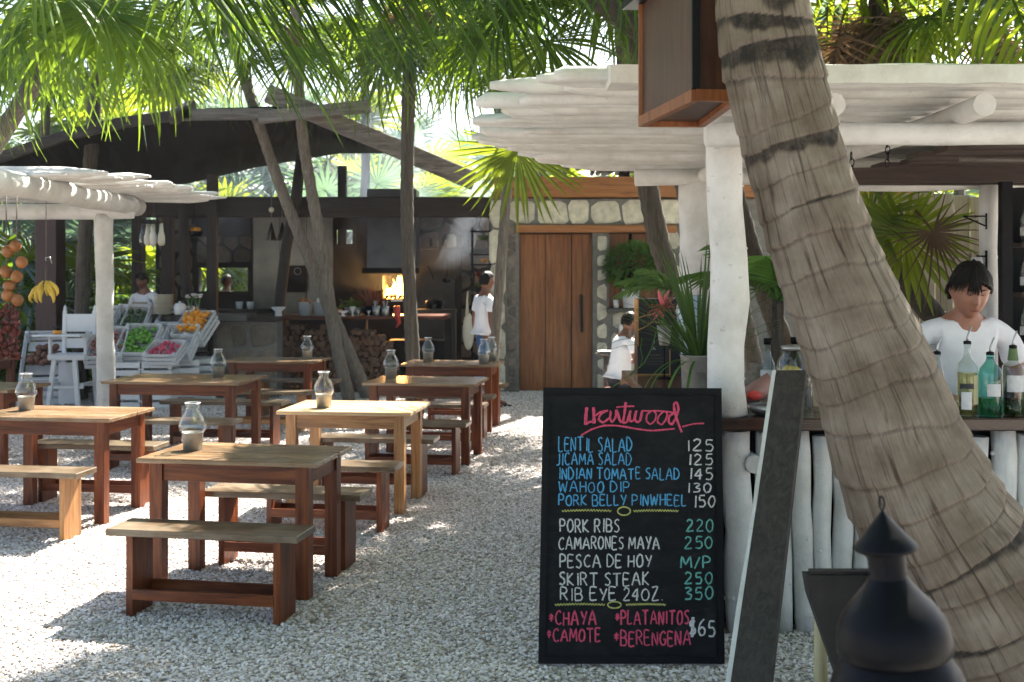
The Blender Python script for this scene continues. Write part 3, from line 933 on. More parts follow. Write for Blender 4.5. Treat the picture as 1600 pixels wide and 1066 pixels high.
# ------------------------------------------------------------------ bar hut
BX0, BX1, BY = .78, 4.6, 5.5
def bar():
    rng = random.Random(21)
    t = thing("bar_hut", "whitewashed log bar hut with a flat log roof and dark counter", "bar", (2.2, BY, 0))
    # front of upright logs
    x = X(1133, 5.6); k = 0
    first = True
    while x < BX1:
        r = rng.uniform(.045, .072) if not first else .072
        lean = rng.uniform(-.02, .02)
        if not first and rng.random() < .12: x += .02
        h = rng.uniform(.955, 1.0)
        knotty((x + r - lean, BY + .14 + rng.uniform(-.012, .012), 0), (x + r + lean, BY + .14, h), r, 9, 8, k + 40, .007, 4 if not first else 12).build("log", M_wh, t)
        x += 2 * r + rng.uniform(-.006, .010); k += 1; first = False
    y = BY + .15
    while y < 8.0:
        r = rng.uniform(.04, .06)
        knotty((BX0 + .1, y + r, 0), (BX0 + .1, y + r, .98), r, 8, 5, k + 40, .01, 2).build("log", M_wh, t)
        y += 2 * r + .004; k += 1
    x = BX0 + .18
    while x < X(1130, 5.6) - .02:
        knotty((x, BY + .14, 0), (x, BY + .14, .98), .05, 8, 5, k + 40, .01, 2).build("log", M_wh, t); x += .104; k += 1
    # horizontal rail ends poking through
    b = MB(); b.tube([(X(1180, 5.55), BY + .06, Z(727, 5.55)), (X(1182, 5.55), BY + .5, Z(727, 5.55))], .043, 12); b.build("log_end", M_wh, t)
    b = MB(); b.box((2.7, BY + .26, .5), (3.7, .03, 1.0)); b.build("backing", M_black, t)  # black sheet stands in for the shaded interior behind the log gaps
    # counter
    for i, (y0, y1) in enumerate(((BY, BY + .24), (BY + .243, BY + .5))):
        b = MB(); b.box(((BX0 + BX1) / 2, (y0 + y1) / 2, 1.03), (BX1 - BX0, y1 - y0, .06), bev=.006); b.build("counter_plank", W_cnt, t)
    for i, (x0, x1) in enumerate(((BX0, BX0 + .28), (BX0 + .283, BX0 + .56))):
        b = MB(); b.box(((x0 + x1) / 2, (BY + .503 + 8.2) / 2, 1.03), (x1 - x0, 8.2 - BY - .506, .06), bev=.006); b.build("counter_plank", W_cnty, t)
    # posts
    pp = [(1132, 185), (1131, 250), (1132, 320), (1139, 400), (1140, 470), (1134, 540), (1134, 600), (1138, 654)]
    rr = [.088, .088, .086, .088, .096, .09, .09, .094]
    D = 5.62
    b = MB(); b.tube([(X(a, D), D, max(1.06, Z(c, D))) for a, c in pp], rr, 20, jit=.02, seed=3)
    rk = random.Random(8)
    for q in range(26):
        f = rk.random(); i = min(6, int(f * 7)); a = rk.uniform(3.4, 6.1)
        cx = X(pp[i][0] + (pp[i + 1][0] - pp[i][0]) * (f * 7 - i), D); cz = Z(pp[i][1] + (pp[i + 1][1] - pp[i][1]) * (f * 7 - i), D)
        b.ball((cx + rr[i] * math.cos(a) * .97, D + rr[i] * math.sin(a) * .97, cz), rk.uniform(.008, .016), 7, 5, sc=(1.2, 1, .6))
    b.build("post", M_wh, t)
    knotty((X(1092, 9), 9, 0), (X(1092, 9), 9, 2.56), .15, 16, 10, 12, .02, 8).build("post", M_wh, t)
    knotty((X(1547, 8), 8, 0), (X(1545, 8), 8, 2.4), .062, 12, 10, 13, .02, 8).build("post", M_wh, t)
    knotty((4.3, 5.62, 1.06), (4.3, 5.62, 2.5), .085, 12, 8, 14, .02, 8).build("post", M_wh, t)
    b = MB(); b.bar((X(1571, 7.8), 7.8, 0), (X(1571, 7.8), 7.8, 2.45), .07, .07); b.build("post", M_black, t)
    # beams
    knotty((X(1105, 5.35), 5.4, 2.405), (4.7, 5.33, 2.405), .057, 14, 14, 15, .006, 6).build("beam", M_wh, t)
    knotty((.95, 8.9, 2.49), (4.7, 8.9, 2.5), .07, 12, 12, 16, .012, 6).build("beam", M_wh, t)
    for px in (1535, 1300):
        x = X(px, 5.1)
        knotty((x, 5.07, Z(165, 5.1)), (x + .06, 9.2, 2.5), .052, 14, 12, 17 + px, .008, 6).build("beam", M_wh, t)
    # roof logs, ragged left ends
    prof = [(4.9, .30), (5.28, .06), (5.5, -.04), (6.0, -.03), (6.4, -.1), (6.9, -.19), (7.4, -.17), (7.7, -.1), (8.4, .16), (9.2, .42)]
    y = 4.98; k = 0
    while y < 9.25:
        r = rng.uniform(.03, .062)
        for (a, c) in zip(prof, prof[1:]):
            if a[0] <= y <= c[0] + 1e-6: xl = a[1] + (c[1] - a[1]) * (y - a[0]) / (c[0] - a[0])
        xl += rng.uniform(-.09, .09)
        z0 = 2.61 + rng.uniform(-.035, .03)
        xl += rng.choice((0, 0, .12, -.06, .25))
        stick(xl, 4.8, y + rng.uniform(-.02, .02), y + rng.uniform(-.05, .05), z0, 2.605, r, k + 90, flat=.8, tip=.3, n=11).build("roof_log", M_wh, t)
        y += r * rng.uniform(1.62, 2.02); k += 1
    # thin plaster cap along the roof's front edge
    b = MB()
    n = 60; vs = []
    for i in range(n + 1):
        x = .42 + (4.8 - .42) * i / n
        a = .012 * mnoise.noise((x * 3, 0, 0)); c = .015 * mnoise.noise((x * 4, 5, 0))
        vs += [(x, 4.9 + a, 2.565 + c), (x, 4.9 + a, 2.642 + c * .6), (x, 5.2, 2.70 + a), (x, 5.15, 2.57)]
    fs = []
    for i in range(n):
        for q in range(4): fs.append((i * 4 + q, i * 4 + (q + 1) % 4, i * 4 + 4 + (q + 1) % 4, i * 4 + 4 + q))
    fs += [(0, 1, 2, 3), (n * 4 + 3, n * 4 + 2, n * 4 + 1, n * 4)]
    b.add(vs, fs); b.build("fascia", M_wh, t)
    # dark lower ceiling inside
    for i in range(9):
        b = MB(); y0 = 6.1 + i * .24; b.box((3.55 + rng.uniform(-.05, .05) - i * .03, y0, 2.44 - i * .008), (2.3, .22, .03), (0, 0, rng.uniform(-.05, .02))); b.build("ceiling_plank", W_brown, t)
    for i in range(7):
        b = MB(); x = 2.2 + rng.random() * 1.5; y0 = 5.9 + rng.random() * 1.8
        b.tube([(x, y0, 2.37 + rng.random() * .03), (x + rng.uniform(.7, 1.3), y0 + rng.uniform(.3, 1.3), 2.40)], rng.uniform(.008, .018), 6)
        b.build("pole", W_grey['x'] if i % 2 else W_brown, t)
    knotty((X(1340, 8.05), 8.05, Z(290, 8.05)), (4.7, 8.05, Z(283, 8.05)), .04, 10, 8, 31, .008, 2).build("beam", M_wh, t)
    b = MB(); b.bar((X(1332, 7), 7, 2.34), (4.7, 6.9, 2.40), .06, .1); b.build("beam", W_brown, t)
    # dark back wall on the right with shelf boards
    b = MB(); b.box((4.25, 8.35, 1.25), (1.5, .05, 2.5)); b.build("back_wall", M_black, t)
    for z in (1.25, 1.6, 1.95):
        b = MB(); b.box((4.15, 8.15, z), (1.2, .25, .03)); b.build("shelf", W_brown, t)
W_cnt = M_wood("counter_wood_x", (.010, .004, .0025), (.026, .010, .006), (.055, .025, .015), axis='x', rough=.25)
W_cnty = M_wood("counter_wood_y", (.06, .022, .01), (.15, .06, .025), (.24, .11, .05), axis='y', rough=.2)
W_brown = M_wood("brown_plank", (.010, .005, .004), (.028, .014, .010), (.06, .036, .027), axis='x', rough=.7)
bar()

def plank_fence():
    t = thing("plank_fence", "pale upright plank fence behind the barman", "fence", (3.3, 9.6, 0))
    rng = random.Random(3)
    x = 2.5
    while x < 4.9:
        w = rng.uniform(.12, .17)
        b = MB(); b.box((x + w / 2, 9.6 + rng.uniform(-.01, .01), 1.2), (w - .018, .03, 2.4 + rng.uniform(-.05, .05)), (0, rng.uniform(-.006, .006), 0), bev=.004)
        b.build("plank", M_beige, t); x += w
    for z in (.5, 1.9):
        b = MB(); b.box((3.7, 9.635, z), (2.4, .035, .08)); b.build("rail", M_beige, t)
M_beige = M_wood("bleached_plank", (.28, .245, .17), (.38, .34, .25), (.47, .43, .34), axis='z', rough=.8, spec=.2)
plank_fence()

# ------------------------------------------------------------------ big leaning palm trunk
def big_trunk():
    D = 3.7
    pts = [(1176, -330, 128), (1182, -120, 138), (1190, 0, 146), (1206, 100, 154), (1230, 200, 155), (1258, 300, 155), (1290, 400, 163), (1330, 500, 177), (1370, 600, 193), (1405, 700, 212), (1452, 800, 232), (1500, 880, 250), (1560, 980, 275), (1610, 1066, 300), (1680, 1180, 345), (1730, 1281, 400)]
    t = thing("leaning_palm", "big leaning coconut palm trunk with ringed grey bark beside the chalkboard", "palm tree", (X(1730, D), D, 0))
    P3 = [Vector((X(a, D), D, Z(c, D))) for a, c, w in pts]
    W3 = [w / 2 / F * D for a, c, w in pts]
    # resample by arc length
    L = [0]
    for i in range(1, len(P3)): L.append(L[-1] + (P3[i] - P3[i - 1]).length)
    def at(s):
        for i in range(1, len(L)):
            if s <= L[i] or i == len(L) - 1:
                f = (s - L[i - 1]) / (L[i] - L[i - 1])
                f = f * 1.0
                p = [P3[max(0, i - 2)], P3[i - 1], P3[i], P3[min(len(P3) - 1, i + 1)]]
                f2, f3 = f * f, f * f * f
                q = .5 * ((2 * p[1]) + (p[2] - p[0]) * f + (2 * p[0] - 5 * p[1] + 4 * p[2] - p[3]) * f2 + (3 * p[1] - p[0] - 3 * p[2] + p[3]) * f3)
                return q, W3[i - 1] + (W3[i] - W3[i - 1]) * f
    rng = random.Random(9)
    rings = [0.0]
    while rings[-1] < L[-1]: rings.append(rings[-1] + rng.uniform(.082, .135))
    depth = [rng.uniform(.5, 1.3) for _ in rings]
    tilt = [(rng.uniform(-.03, .03), rng.uniform(-.03, .03)) for _ in rings]
    dark = [rng.random() for _ in rings]
    N, S = 96, 620
    vs, cols = [], []
    for i in range(S + 1):
        s = L[-1] * i / S
        p, r = at(s)
        q2, _ = at(min(L[-1], s + .01)); q1, _ = at(max(0, s - .01))
        tn = (q2 - q1).normalized()
        u = tn.cross(Vector((0, 1, 0))).normalized(); w = tn.cross(u)
        for k in range(N):
            a = 2 * math.pi * k / N
            ca, sa = math.cos(a), math.sin(a)
            # position measured along wavy, tilted rings (s runs downwards)
            j = 0
            ss = s + .012 * mnoise.noise((ca * 1.5, sa * 1.5, s * 1.2)) + .02 * mnoise.noise((ca * .8, sa * .8, 7 + s * .7))
            lo, hi = 0, len(rings) - 1
            while hi - lo > 1:
                m = (lo + hi) // 2
                if rings[m] + tilt[m][0] * ca + tilt[m][1] * sa <= ss: lo = m
                else: hi = m
            a0 = rings[lo] + tilt[lo][0] * ca + tilt[lo][1] * sa
            a1 = rings[lo + 1] + tilt[lo + 1][0] * ca + tilt[lo + 1][1] * sa
            f = min(1, max(0, (ss - a0) / max(.01, a1 - a0)))
            d = depth[lo]
            # each ring swells downwards then steps in under a lip
            dr = r * .05 * d * (f ** 1.3) * (1 if f < .93 else max(0, (1 - f) / .07)) - .004
            dr += .0035 * mnoise.noise((ca * 9, sa * 9, s * 3)) + .0015 * mnoise.noise((ca * 40, sa * 40, s * 9))
            rr = r + dr
            vs.append(p + (u * ca + w * sa) * rr)
            g = 0.0
            amp = mnoise.noise((ca * 1.3, sa * 1.3, lo * 3.1))
            if f < .09 + .06 * amp: g = (.5 + .5 * max(0, amp)) * (1 - f / .15) + .25 * max(0, mnoise.noise((ca * 6, sa * 6, lo)))
            if dark[lo] > (.42 if s < 1.35 else .8): 
                th = (.34 + .45 * amp + .12 * mnoise.noise((ca * 5, sa * 5, lo))) * (1.5 if s < 1.4 else .6)
                if f < th: g = max(g, min(1, (th - f) * 8))
            cols.append(max(0, min(1, g)))
    fs = []
    for i in range(S):
        for k in range(N):
            j = (k + 1) % N
            fs.append((i * N + k, i * N + N + k, i * N + N + j, i * N + j))
    m, tr = nt("palm_bark")
    v = coords(tr, (1, 1, 1), rnd=False)
    tc = nd(tr, 'ShaderNodeAttribute', attribute_name='uvs')
    mp = nd(tr, 'ShaderNodeMapping'); mp.inputs['Scale'].default_value = (26, 2.6, 1)
    tr.links.new(tc.outputs['Vector'], mp.inputs[0])
    crack = noise(tr, mp.outputs[0], 1.0, 5, .65, .6)
    mp2 = nd(tr, 'ShaderNodeMapping'); mp2.inputs['Scale'].default_value = (85, 5, 1)
    tr.links.new(tc.outputs['Vector'], mp2.inputs[0])
    fine = noise(tr, mp2.outputs[0], 1.0, 4, .6)
    blot = noise(tr, v, 6, 4, .6)
    c1 = ramp(tr, blot, [(.3, (.108, .084, .062)), (.55, (.185, .155, .126)), (.8, (.262, .236, .207))])
    c2 = ramp(tr, crack, [(.33, (.14, .10, .07)), (.46, (1, 1, 1))])
    c3 = ramp(tr, fine, [(.3, (.72, .7, .68)), (.65, (1.0, 1.0, 1.0))])
    mx = nd(tr, 'ShaderNodeMix', data_type='RGBA', blend_type='MULTIPLY'); mx.inputs[0].default_value = .8
    tr.links.new(c1, mx.inputs[6]); tr.links.new(c2, mx.inputs[7])
    mx2 = nd(tr, 'ShaderNodeMix', data_type='RGBA', blend_type='MULTIPLY'); mx2.inputs[0].default_value = .9
    tr.links.new(mx.outputs[2], mx2.inputs[6]); tr.links.new(c3, mx2.inputs[7])
    at_ = nd(tr, 'ShaderNodeAttribute', attribute_name='scar')
    mg = nd(tr, 'ShaderNodeMath', operation='MULTIPLY_ADD'); mg.inputs[1].default_value = 1.0
    nn = noise(tr, v, 22, 4, .7)
    ad = nd(tr, 'ShaderNodeMath', operation='MULTIPLY'); ad.inputs[1].default_value = 1.7
    tr.links.new(nn, ad.inputs[0])
    mm = nd(tr, 'ShaderNodeMath', operation='MULTIPLY'); mm.use_clamp = True
    tr.links.new(at_.outputs['Fac'], mm.inputs[0]); tr.links.new(ad.outputs[0], mm.inputs[1])
    mx3 = nd(tr, 'ShaderNodeMix', data_type='RGBA')
    tr.links.new(mm.outputs[0], mx3.inputs[0]); tr.links.new(mx2.outputs[2], mx3.inputs[6]); mx3.inputs[7].default_value = (.018, .015, .013, 1)
    hs = nd(tr, 'ShaderNodeMath', operation='ADD'); tr.links.new(crack, hs.inputs[0]); tr.links.new(fine, hs.inputs[1])
    bsdf(tr, mx3.outputs[2], .85, 0, .25, bump=hs.outputs[0], bump_s=.7, bump_d=.006)
    me = bpy.data.meshes.new("trunk")
    off = t.location
    me.from_pydata([tuple(v - off) for v in vs], [], fs)
    me.polygons.foreach_set('use_smooth', [True] * len(fs))
    a = me.attributes.new('scar', 'FLOAT', 'POINT'); a.data.foreach_set('value', cols)
    uv = []
    for i in range(S + 1):
        for k in range(N):
            g = abs(k / N * 2 - 1)   # mirrored so there is no seam
            uv += [g * 1.3, L[-1] * i / S, 0]
    a = me.attributes.new('uvs', 'FLOAT_VECTOR', 'POINT'); a.data.foreach_set('vector', uv)
    me.materials.append(m)
    me.update()
    o = bpy.data.objects.new("trunk", me); COL.objects.link(o); o.parent = t
    return t, P3[0]
BIG, BIGTOP = big_trunk()

# ------------------------------------------------------------------ chalk menu board
FONT = {
 'A': [[(0, 0), (.45, 1), (.9, 0)], [(.2, .38), (.72, .36)]], 'B': [[(0, 0), (0, 1), (.5, .97), (.62, .78), (.5, .56), (0, .5)], [(.5, .56), (.72, .3), (.55, .03), (0, 0)]],
 'C': [[(.7, .85), (.5, 1), (.2, .88), (.02, .5), (.15, .12), (.45, 0), (.72, .12)]], 'D': [[(0, 0), (0, 1), (.4, .95), (.72, .6), (.68, .3), (.4, .05), (0, 0)]],
 'E': [[(.62, .98), (0, 1), (0, 0), (.64, .02)], [(0, .52), (.5, .53)]], 'F': [[(.62, 1), (0, 1), (0, 0)], [(0, .5), (.5, .52)]],
 'G': [[(.7, .85), (.45, 1), (.1, .8), (.02, .4), (.25, .03), (.62, .1), (.7, .42), (.42, .42)]], 'H': [[(0, 0), (.03, 1)], [(.66, 0), (.66, 1)], [(0, .5), (.66, .52)]],
 'I': [[(.16, 0), (.18, 1)]], 'J': [[(.5, 1), (.5, .2), (.3, -.02), (0, .02)]], 'K': [[(0, 0), (0, 1)], [(.6, .98), (.02, .45), (.68, 0)]], 'L': [[(0, 1), (0, 0), (.58, .02)]],
 'M': [[(0, 0), (.1, 1), (.45, .3), (.8, 1), (.92, 0)]], 'N': [[(0, 0), (.02, 1), (.6, .02), (.64, 1)]], 'O': [[(.36, 1), (.1, .8), (0, .45), (.12, .1), (.38, 0), (.64, .15), (.74, .5), (.62, .88), (.36, 1)]],
 'P': [[(0, 0), (0, 1), (.45, .98), (.64, .76), (.5, .52), (0, .46)]], 'R': [[(0, 0), (0, 1), (.45, .98), (.6, .76), (.45, .54), (0, .5)], [(.25, .5), (.68, 0)]],
 'S': [[(.6, .9), (.4, 1), (.12, .9), (.1, .7), (.5, .42), (.58, .18), (.35, 0), (0, .08)]], 'T': [[(0, .98), (.86, 1)], [(.43, 1), (.42, 0)]], 'U': [[(0, 1), (0, .2), (.3, 0), (.6, .2), (.6, 1)]],
 'V': [[(0, 1), (.35, 0), (.7, 1)]], 'W': [[(0, 1), (.22, 0), (.48, .8), (.74, 0), (.98, 1)]], 'Y': [[(0, 1), (.34, .5)], [(.7, 1), (.28, 0)]], 'Z': [[(0, .98), (.6, 1), (0, 0), (.66, .02)]],
 '0': [[(.3, 1), (.06, .75), (.02, .35), (.25, 0), (.52, .15), (.62, .6), (.5, .92), (.3, 1)]], '1': [[(.15, 0), (.18, 1)]], '2': [[(.02, .82), (.22, 1), (.5, .88), (.48, .6), (0, .02), (.62, .03)]],
 '3': [[(.02, .92), (.35, 1), (.52, .8), (.2, .55), (.55, .35), (.45, .05), (0, .03)]], '4': [[(.42, 0), (.46, 1), (0, .38), (.62, .4)]], '5': [[(.55, 1), (.12, .98), (.08, .58), (.42, .6), (.58, .32), (.42, .02), (.02, .05)]],
 '6': [[(.5, 1), (.15, .7), (.02, .3), (.2, 0), (.5, .08), (.56, .35), (.35, .52), (.05, .35)]], '/': [[(0, -.05), (.45, 1)]], '.': [[(.05, 0), (.1, .04)]],
 '*': [[(.25, .25), (.25, .8)], [(0, .4), (.5, .68)], [(0, .68), (.5, .4)]], '$': [[(.5, .82), (.3, .92), (.08, .8), (.1, .6), (.48, .4), (.5, .18), (.28, .08), (.02, .2)], [(.22, -.1), (.26, 1.1)], [(.32, -.1), (.36, 1.1)]],
}
def menu_board():
    D0, D1 = 5.14, 5.385
    BLp, BRp, TLp, TRp = P(841, 1039, D0), P(1132, 1046, D0), P(849, 606, D1), P(1127, 607, D1)
    BLp.z = BRp.z = .012
    t = thing("menu_board", "tall black chalkboard menu with coloured handwriting leaning on the bar", "chalkboard", (BLp + BRp) / 2)
    def S(u, v, d=0.0):      # u 0..1 across, v 0 top .. 1 bottom, d out of the board
        a = TLp.lerp(TRp, u); b = BLp.lerp(BRp, u)
        return a.lerp(b, v) + nrm * d
    ex = (BRp - BLp).normalized(); ez = (TLp - BLp)
    nrm = ex.cross(ez).normalized()
    if nrm.y > 0: nrm = -nrm
    def slab(name, u0, u1, v0, v1, d0, d1, mat):
        vs = [S(u, v, d) for d in (d0, d1) for u, v in ((u0, v0), (u1, v0), (u1, v1), (u0, v1))]
        q = MB(); q.add(vs, [(0, 1, 2, 3), (7, 6, 5, 4), (0, 4, 5, 1), (1, 5, 6, 2), (2, 6, 7, 3), (3, 7, 4, 0)])
        return q.build(name, mat, t)
    slab("panel", .035, .965, .024, .976, -.012, 0, M_board)
    slab("frame_rail", 0, 1, 0, .025, -.018, .009, M_black)
    slab("frame_rail", 0, 1, .975, 1, -.018, .009, M_black)
    slab("frame_rail", 0, .037, .0255, .9745, -.018, .009, M_black)
    slab("frame_rail", .963, 1, .0255, .9745, -.018, .009, M_black)
    slab("backing", .1, .9, .03, .97, -.03, -.0135, W_brown)
    def px2uv(px, py):
        v = (py - 606.5) / (1042 - 606.5)
        xl, xr = 849 - 8 * v, 1127 + 5 * v
        return (px - xl) / (xr - xl), v
    def chalk(name, c):
        m, tr = nt("chalk_" + name)
        vv = coords(tr, (1, 1, 1), rnd=False)
        n = noise(tr, vv, 260, 3, .7)
        col = ramp(tr, n, [(.36, tuple(x * .3 for x in c)), (.52, c)])
        bsdf(tr, col, .95, 0, .1)
        return m
    CH = {'w': chalk('white', (.62, .62, .62)), 'b': chalk('blue', (.1, .38, .66)), 'p': chalk('pink', (.68, .09, .17)), 't': chalk('teal', (.16, .46, .42)), 'y': chalk('yellow', (.5, .5, .16))}
    rng = random.Random(17)
    def stroke(b, line, w=2.6):
        """line in photo pixels -> raised ribbon; uneven width like chalk"""
        if len(line) > 2:           # smooth
            q = [line[0]]
            for i in range(len(line) - 1):
                p = [line[max(0, i - 1)], line[i], line[i + 1], line[min(len(line) - 1, i + 2)]]
                for s in (.25, .5, .75, 1):
                    f2, f3 = s * s, s ** 3
                    c = tuple(.5 * (2 * p[1][k] + (p[2][k] - p[0][k]) * s + (2 * p[0][k] - 5 * p[1][k] + 4 * p[2][k] - p[3][k]) * f2 + (3 * p[1][k] - p[0][k] - 3 * p[2][k] + p[3][k]) * f3) for k in (0, 1))
                    l = p[1][0] + (p[2][0] - p[1][0]) * s, p[1][1] + (p[2][1] - p[1][1]) * s
                    q.append((c[0] * .6 + l[0] * .4, c[1] * .6 + l[1] * .4))
            line = q
        pts = [S(*px2uv(*p), .0) for p in line]
        vs, fs = [], []
        n = len(pts)
        for i, p in enumerate(pts):
            tg = (pts[min(i + 1, n - 1)] - pts[max(i - 1, 0)])
            if tg.length < 1e-6: tg = ex.copy()
            tg.normalize()
            sd = nrm.cross(tg) * (w * rng.uniform(.8, 1.2) / 2 / 341)
            vs += [p - sd + nrm * .0004, p + nrm * .0014, p + sd + nrm * .0004]
        for i in range(n - 1):
            fs += [(i * 3, i * 3 + 3, i * 3 + 4, i * 3 + 1), (i * 3 + 1, i * 3 + 4, i * 3 + 5, i * 3 + 2)]
        b.add(vs, fs)
    def text(s, x0, x1, y0, y1, c, w=2.5):
        W = []
        cx = 0
        for ch in s:
            if ch == ' ': cx += .5; continue
            if ch == 'I': cx += .02
            g = FONT[ch]; wd = max(p[0] for l in g for p in l)
            W.append((cx, g)); cx += wd + .3
        tot = cx - .3
        b = MB()
        for (gx, g) in W:
            dy = rng.uniform(-.05, .05); sl = rng.uniform(-.03, .04); hh = rng.uniform(.92, 1.05)
            for l in g:
                line = [(x0 + (gx + p[0] + sl * p[1] + rng.uniform(-.02, .02)) / tot * (x1 - x0), y1 - ((p[1] * hh + dy + rng.uniform(-.02, .02)) * (y1 - y0))) for p in l]
                stroke(b, line, w * rng.uniform(.85, 1.15))
        b.build("lettering", CH[c], t, fix=False)
    rows = [("LENTIL SALAD", 873, 987, 687, 711, 'b'), ("125", 1073, 1114, 690, 710, 'w'), ("JICAMA SALAD", 869, 986, 712, 733, 'b'), ("125", 1076, 1113, 714, 732, 'w'),
            ("INDIAN TOMATE SALAD", 873, 1061, 736, 756, 'b'), ("145", 1077, 1113, 736, 756, 'w'), ("WAHOO DIP", 873, 983, 758, 777, 'b'), ("130", 1074, 1111, 760, 777, 'w'),
            ("PORK BELLY PINWHEEL", 873, 1072, 779, 798, 'b'), ("150", 1084, 1117, 780, 800, 'w'),
            ("PORK RIBS", 875, 967, 818, 840, 'w'), ("220", 1073, 1114, 819, 838, 't'), ("CAMARONES MAYA", 873, 1030, 846, 867, 'w'), ("250", 1070, 1113, 847, 865, 't'),
            ("PESCA DE HOY", 875, 1018, 874, 895, 'w'), ("M/P", 1064, 1110, 877, 895, 't'), ("SKIRT STEAK", 874, 1014, 901, 923, 'w'), ("250", 1070, 1113, 902, 920, 't'),
            ("RIB EYE 24OZ.", 876, 1035, 925, 946, 'w'), ("350", 1070, 1114, 925, 944, 't')]
    rows = [(a, b_, c_, d + .8, e - .8, f) if f in 'bw' else (a, b_, c_, d, e, f) for a, b_, c_, d, e, f in rows]
    for r in rows: text(*r, 2.0 if r[5] == 'b' else 2.3)
    text("*CHAYA", 858, 931, 962, 983, 'p'); text("*PLATANITOS", 962, 1076, 961, 982, 'p'); text("*CAMOTE", 855, 938, 989, 1009, 'p'); text("*BERENGENA", 960, 1079, 992, 1014, 'p')
    text("$65", 1077, 1117, 975, 1000, 'w', 3)
    for (xa, xb, xc, xd, cx, y, rx, ry) in ((878, 955, 990, 1060, 975, 806, 10, 6.5), (867, 945, 978, 1040, 960, 952.5, 10.5, 5)):
        for (u, v_) in ((xa, xb), (xc, xd)):
            b = MB(); n = 34
            stroke(b, [(u + (v_ - u) * i / n, y + (1.4 if i % 2 else -1.4) - 1.2 * math.sin(i / n * 3)) for i in range(n + 1)], 1.5); b.build("lettering", CH['y'], t, fix=False)
        b = MB(); stroke(b, [(cx + rx * math.cos(a * .42), y + ry * math.sin(a * .42)) for a in range(16)], 2.2); b.build("lettering", CH['y'], t, fix=False)
    # the pink heading, one stroke after another, positions in a 1600x610 enlargement
    def hp(l): return [(900 + x * 210 / 1600, 620 + y * 80 / 610) for x, y in l]
    b = MB()
    for l, w in (([(130, 140), (118, 240), (115, 360)], 5.2), ([(115, 360), (150, 330), (190, 320), (208, 340)], 3), ([(208, 140), (212, 240), (215, 345)], 5), ([(215, 260), (290, 200), (380, 180)], 2.6),
                 ([(380, 180), (300, 220), (270, 290), (320, 330), (400, 270), (415, 185), (405, 270), (425, 325), (470, 270), (480, 170)], 3.2), ([(480, 170), (500, 230), (520, 300), (545, 330)], 4.2),
                 ([(480, 138), (590, 128), (695, 125)], 2.2), ([(592, 75), (580, 200), (560, 330), (610, 315), (650, 180), (640, 240), (645, 310), (690, 300), (720, 180), (700, 250), (715, 320), (760, 310), (790, 180)], 3.6),
                 ([(790, 180), (850, 185), (960, 182), (1060, 190), (1160, 205)], 2.6), ([(900, 185), (845, 230), (840, 310), (885, 350), (940, 300), (955, 230), (930, 185)], 2.6), ([(1040, 190), (985, 250), (970, 320), (1020, 355), (1070, 290), (1085, 220), (1060, 190)], 2.6),
                 ([(1180, 205), (1110, 250), (1105, 320), (1140, 350), (1190, 270), (1220, 160), (1200, 80), (1165, 100), (1175, 200), (1215, 330), (1260, 450)], 3.8),
                 ([(55, 495), (180, 420), (330, 370), (500, 370), (700, 405), (900, 430), (1175, 405)], 2.8), ([(1265, 380), (1400, 345), (1525, 338)], 2.4)):
        stroke(b, hp(l), w)
    b.build("lettering", CH['p'], t, fix=False)
menu_board()

# ------------------------------------------------------------------ leaning plank, rustic stool, lantern
def lean_plank():
    t = thing("leaning_plank", "long dark plank with a white painted edge leaning on the bar", "plank", (X(1180, 4.6), 4.5, 0))
    a0, a1 = Vector((X(1168, 4.5) - .02, 4.5, 0)), Vector((X(1234, 5.4), 5.42, Z(583, 5.4)))
    d = (a1 - a0).normalized(); sd = Vector((.86, -.5, 0)); sd = (sd - d * sd.dot(d)).normalized(); n = d.cross(sd).normalized()
    if n.y > 0: n = -n
    def slab(u0, u1, e0, e1, m, nm):
        q = MB(); vs = []
        K = 14
        rr = random.Random(4)
        for i in range(K + 1):
            f = i / K; p = a0.lerp(a1, f); wv = 1 + .15 * (1 - f); jt = rr.uniform(-.003, .003)
            for (u, e) in ((u0, e0), (u1, e0), (u1, e1), (u0, e1)): vs.append(p + sd * (u * wv + (jt if u == u0 else 0)) + n * e)
        fs = []
        for i in range(K):
            for c in range(4): fs.append((i * 4 + c, i * 4 + (c + 1) % 4, i * 4 + 4 + (c + 1) % 4, i * 4 + 4 + c))
        fs += [(0, 1, 2, 3), (K * 4, K * 4 + 1, K * 4 + 2, K * 4 + 3)]
        q.add(vs, fs); return q.build(nm, m, t)
    slab(-.055, .085, -.02, .02, W_grey2, "board")
    slab(-.072, -.0555, -.021, .021, M_wh, "edge_strip")
W_grey2 = M_wood("dark_grey_plank", (.014, .011, .009), (.028, .023, .019), (.05, .043, .037), axis='z', rough=.8, sc=1.2)  # dark grey base tone for the plank face
lean_plank()

def stool():
    D = 3.95
    t = thing("rustic_table", "dark carved flared wooden board table edge behind the lantern", "table", (X(1370, D), D + .2, 0))
    x0, x1, x2, x3 = X(1256, D), X(1480, D), X(1440, D), X(1318, D)
    zt, zb = Z(896, D), Z(1090, D)
    q = MB(); q.prism([(x0, zt), (x1, zt), (x1, zt - .05), (x2, zb), (x3, zb), (x0 + .012, zt - .07)], D - .03, D + .03); q.build("body", M_char, t)
    q = MB(); q.prism([(x0 + .02, zt + .002), (x1 - .02, zt + .002), (x1 - .02, zt + .012), (x0 + .02, zt + .012)], D - .02, D + .02); q.build("top", M_char, t)
    for (px, y) in ((1284, D + .42), (1440, D + .42)):
        q = MB(); q.tube([(X(px, y), y, 0), (X(px - 3, y), y, Z(930, y))], [.03, .022], 8); q.build("leg", M_palewood, t)
    q = MB(); q.box(((x2 + x3) / 2, D + .09, zb / 2), ((x2 - x3) * .8, .3, zb)); q.build("base", M_char, t)
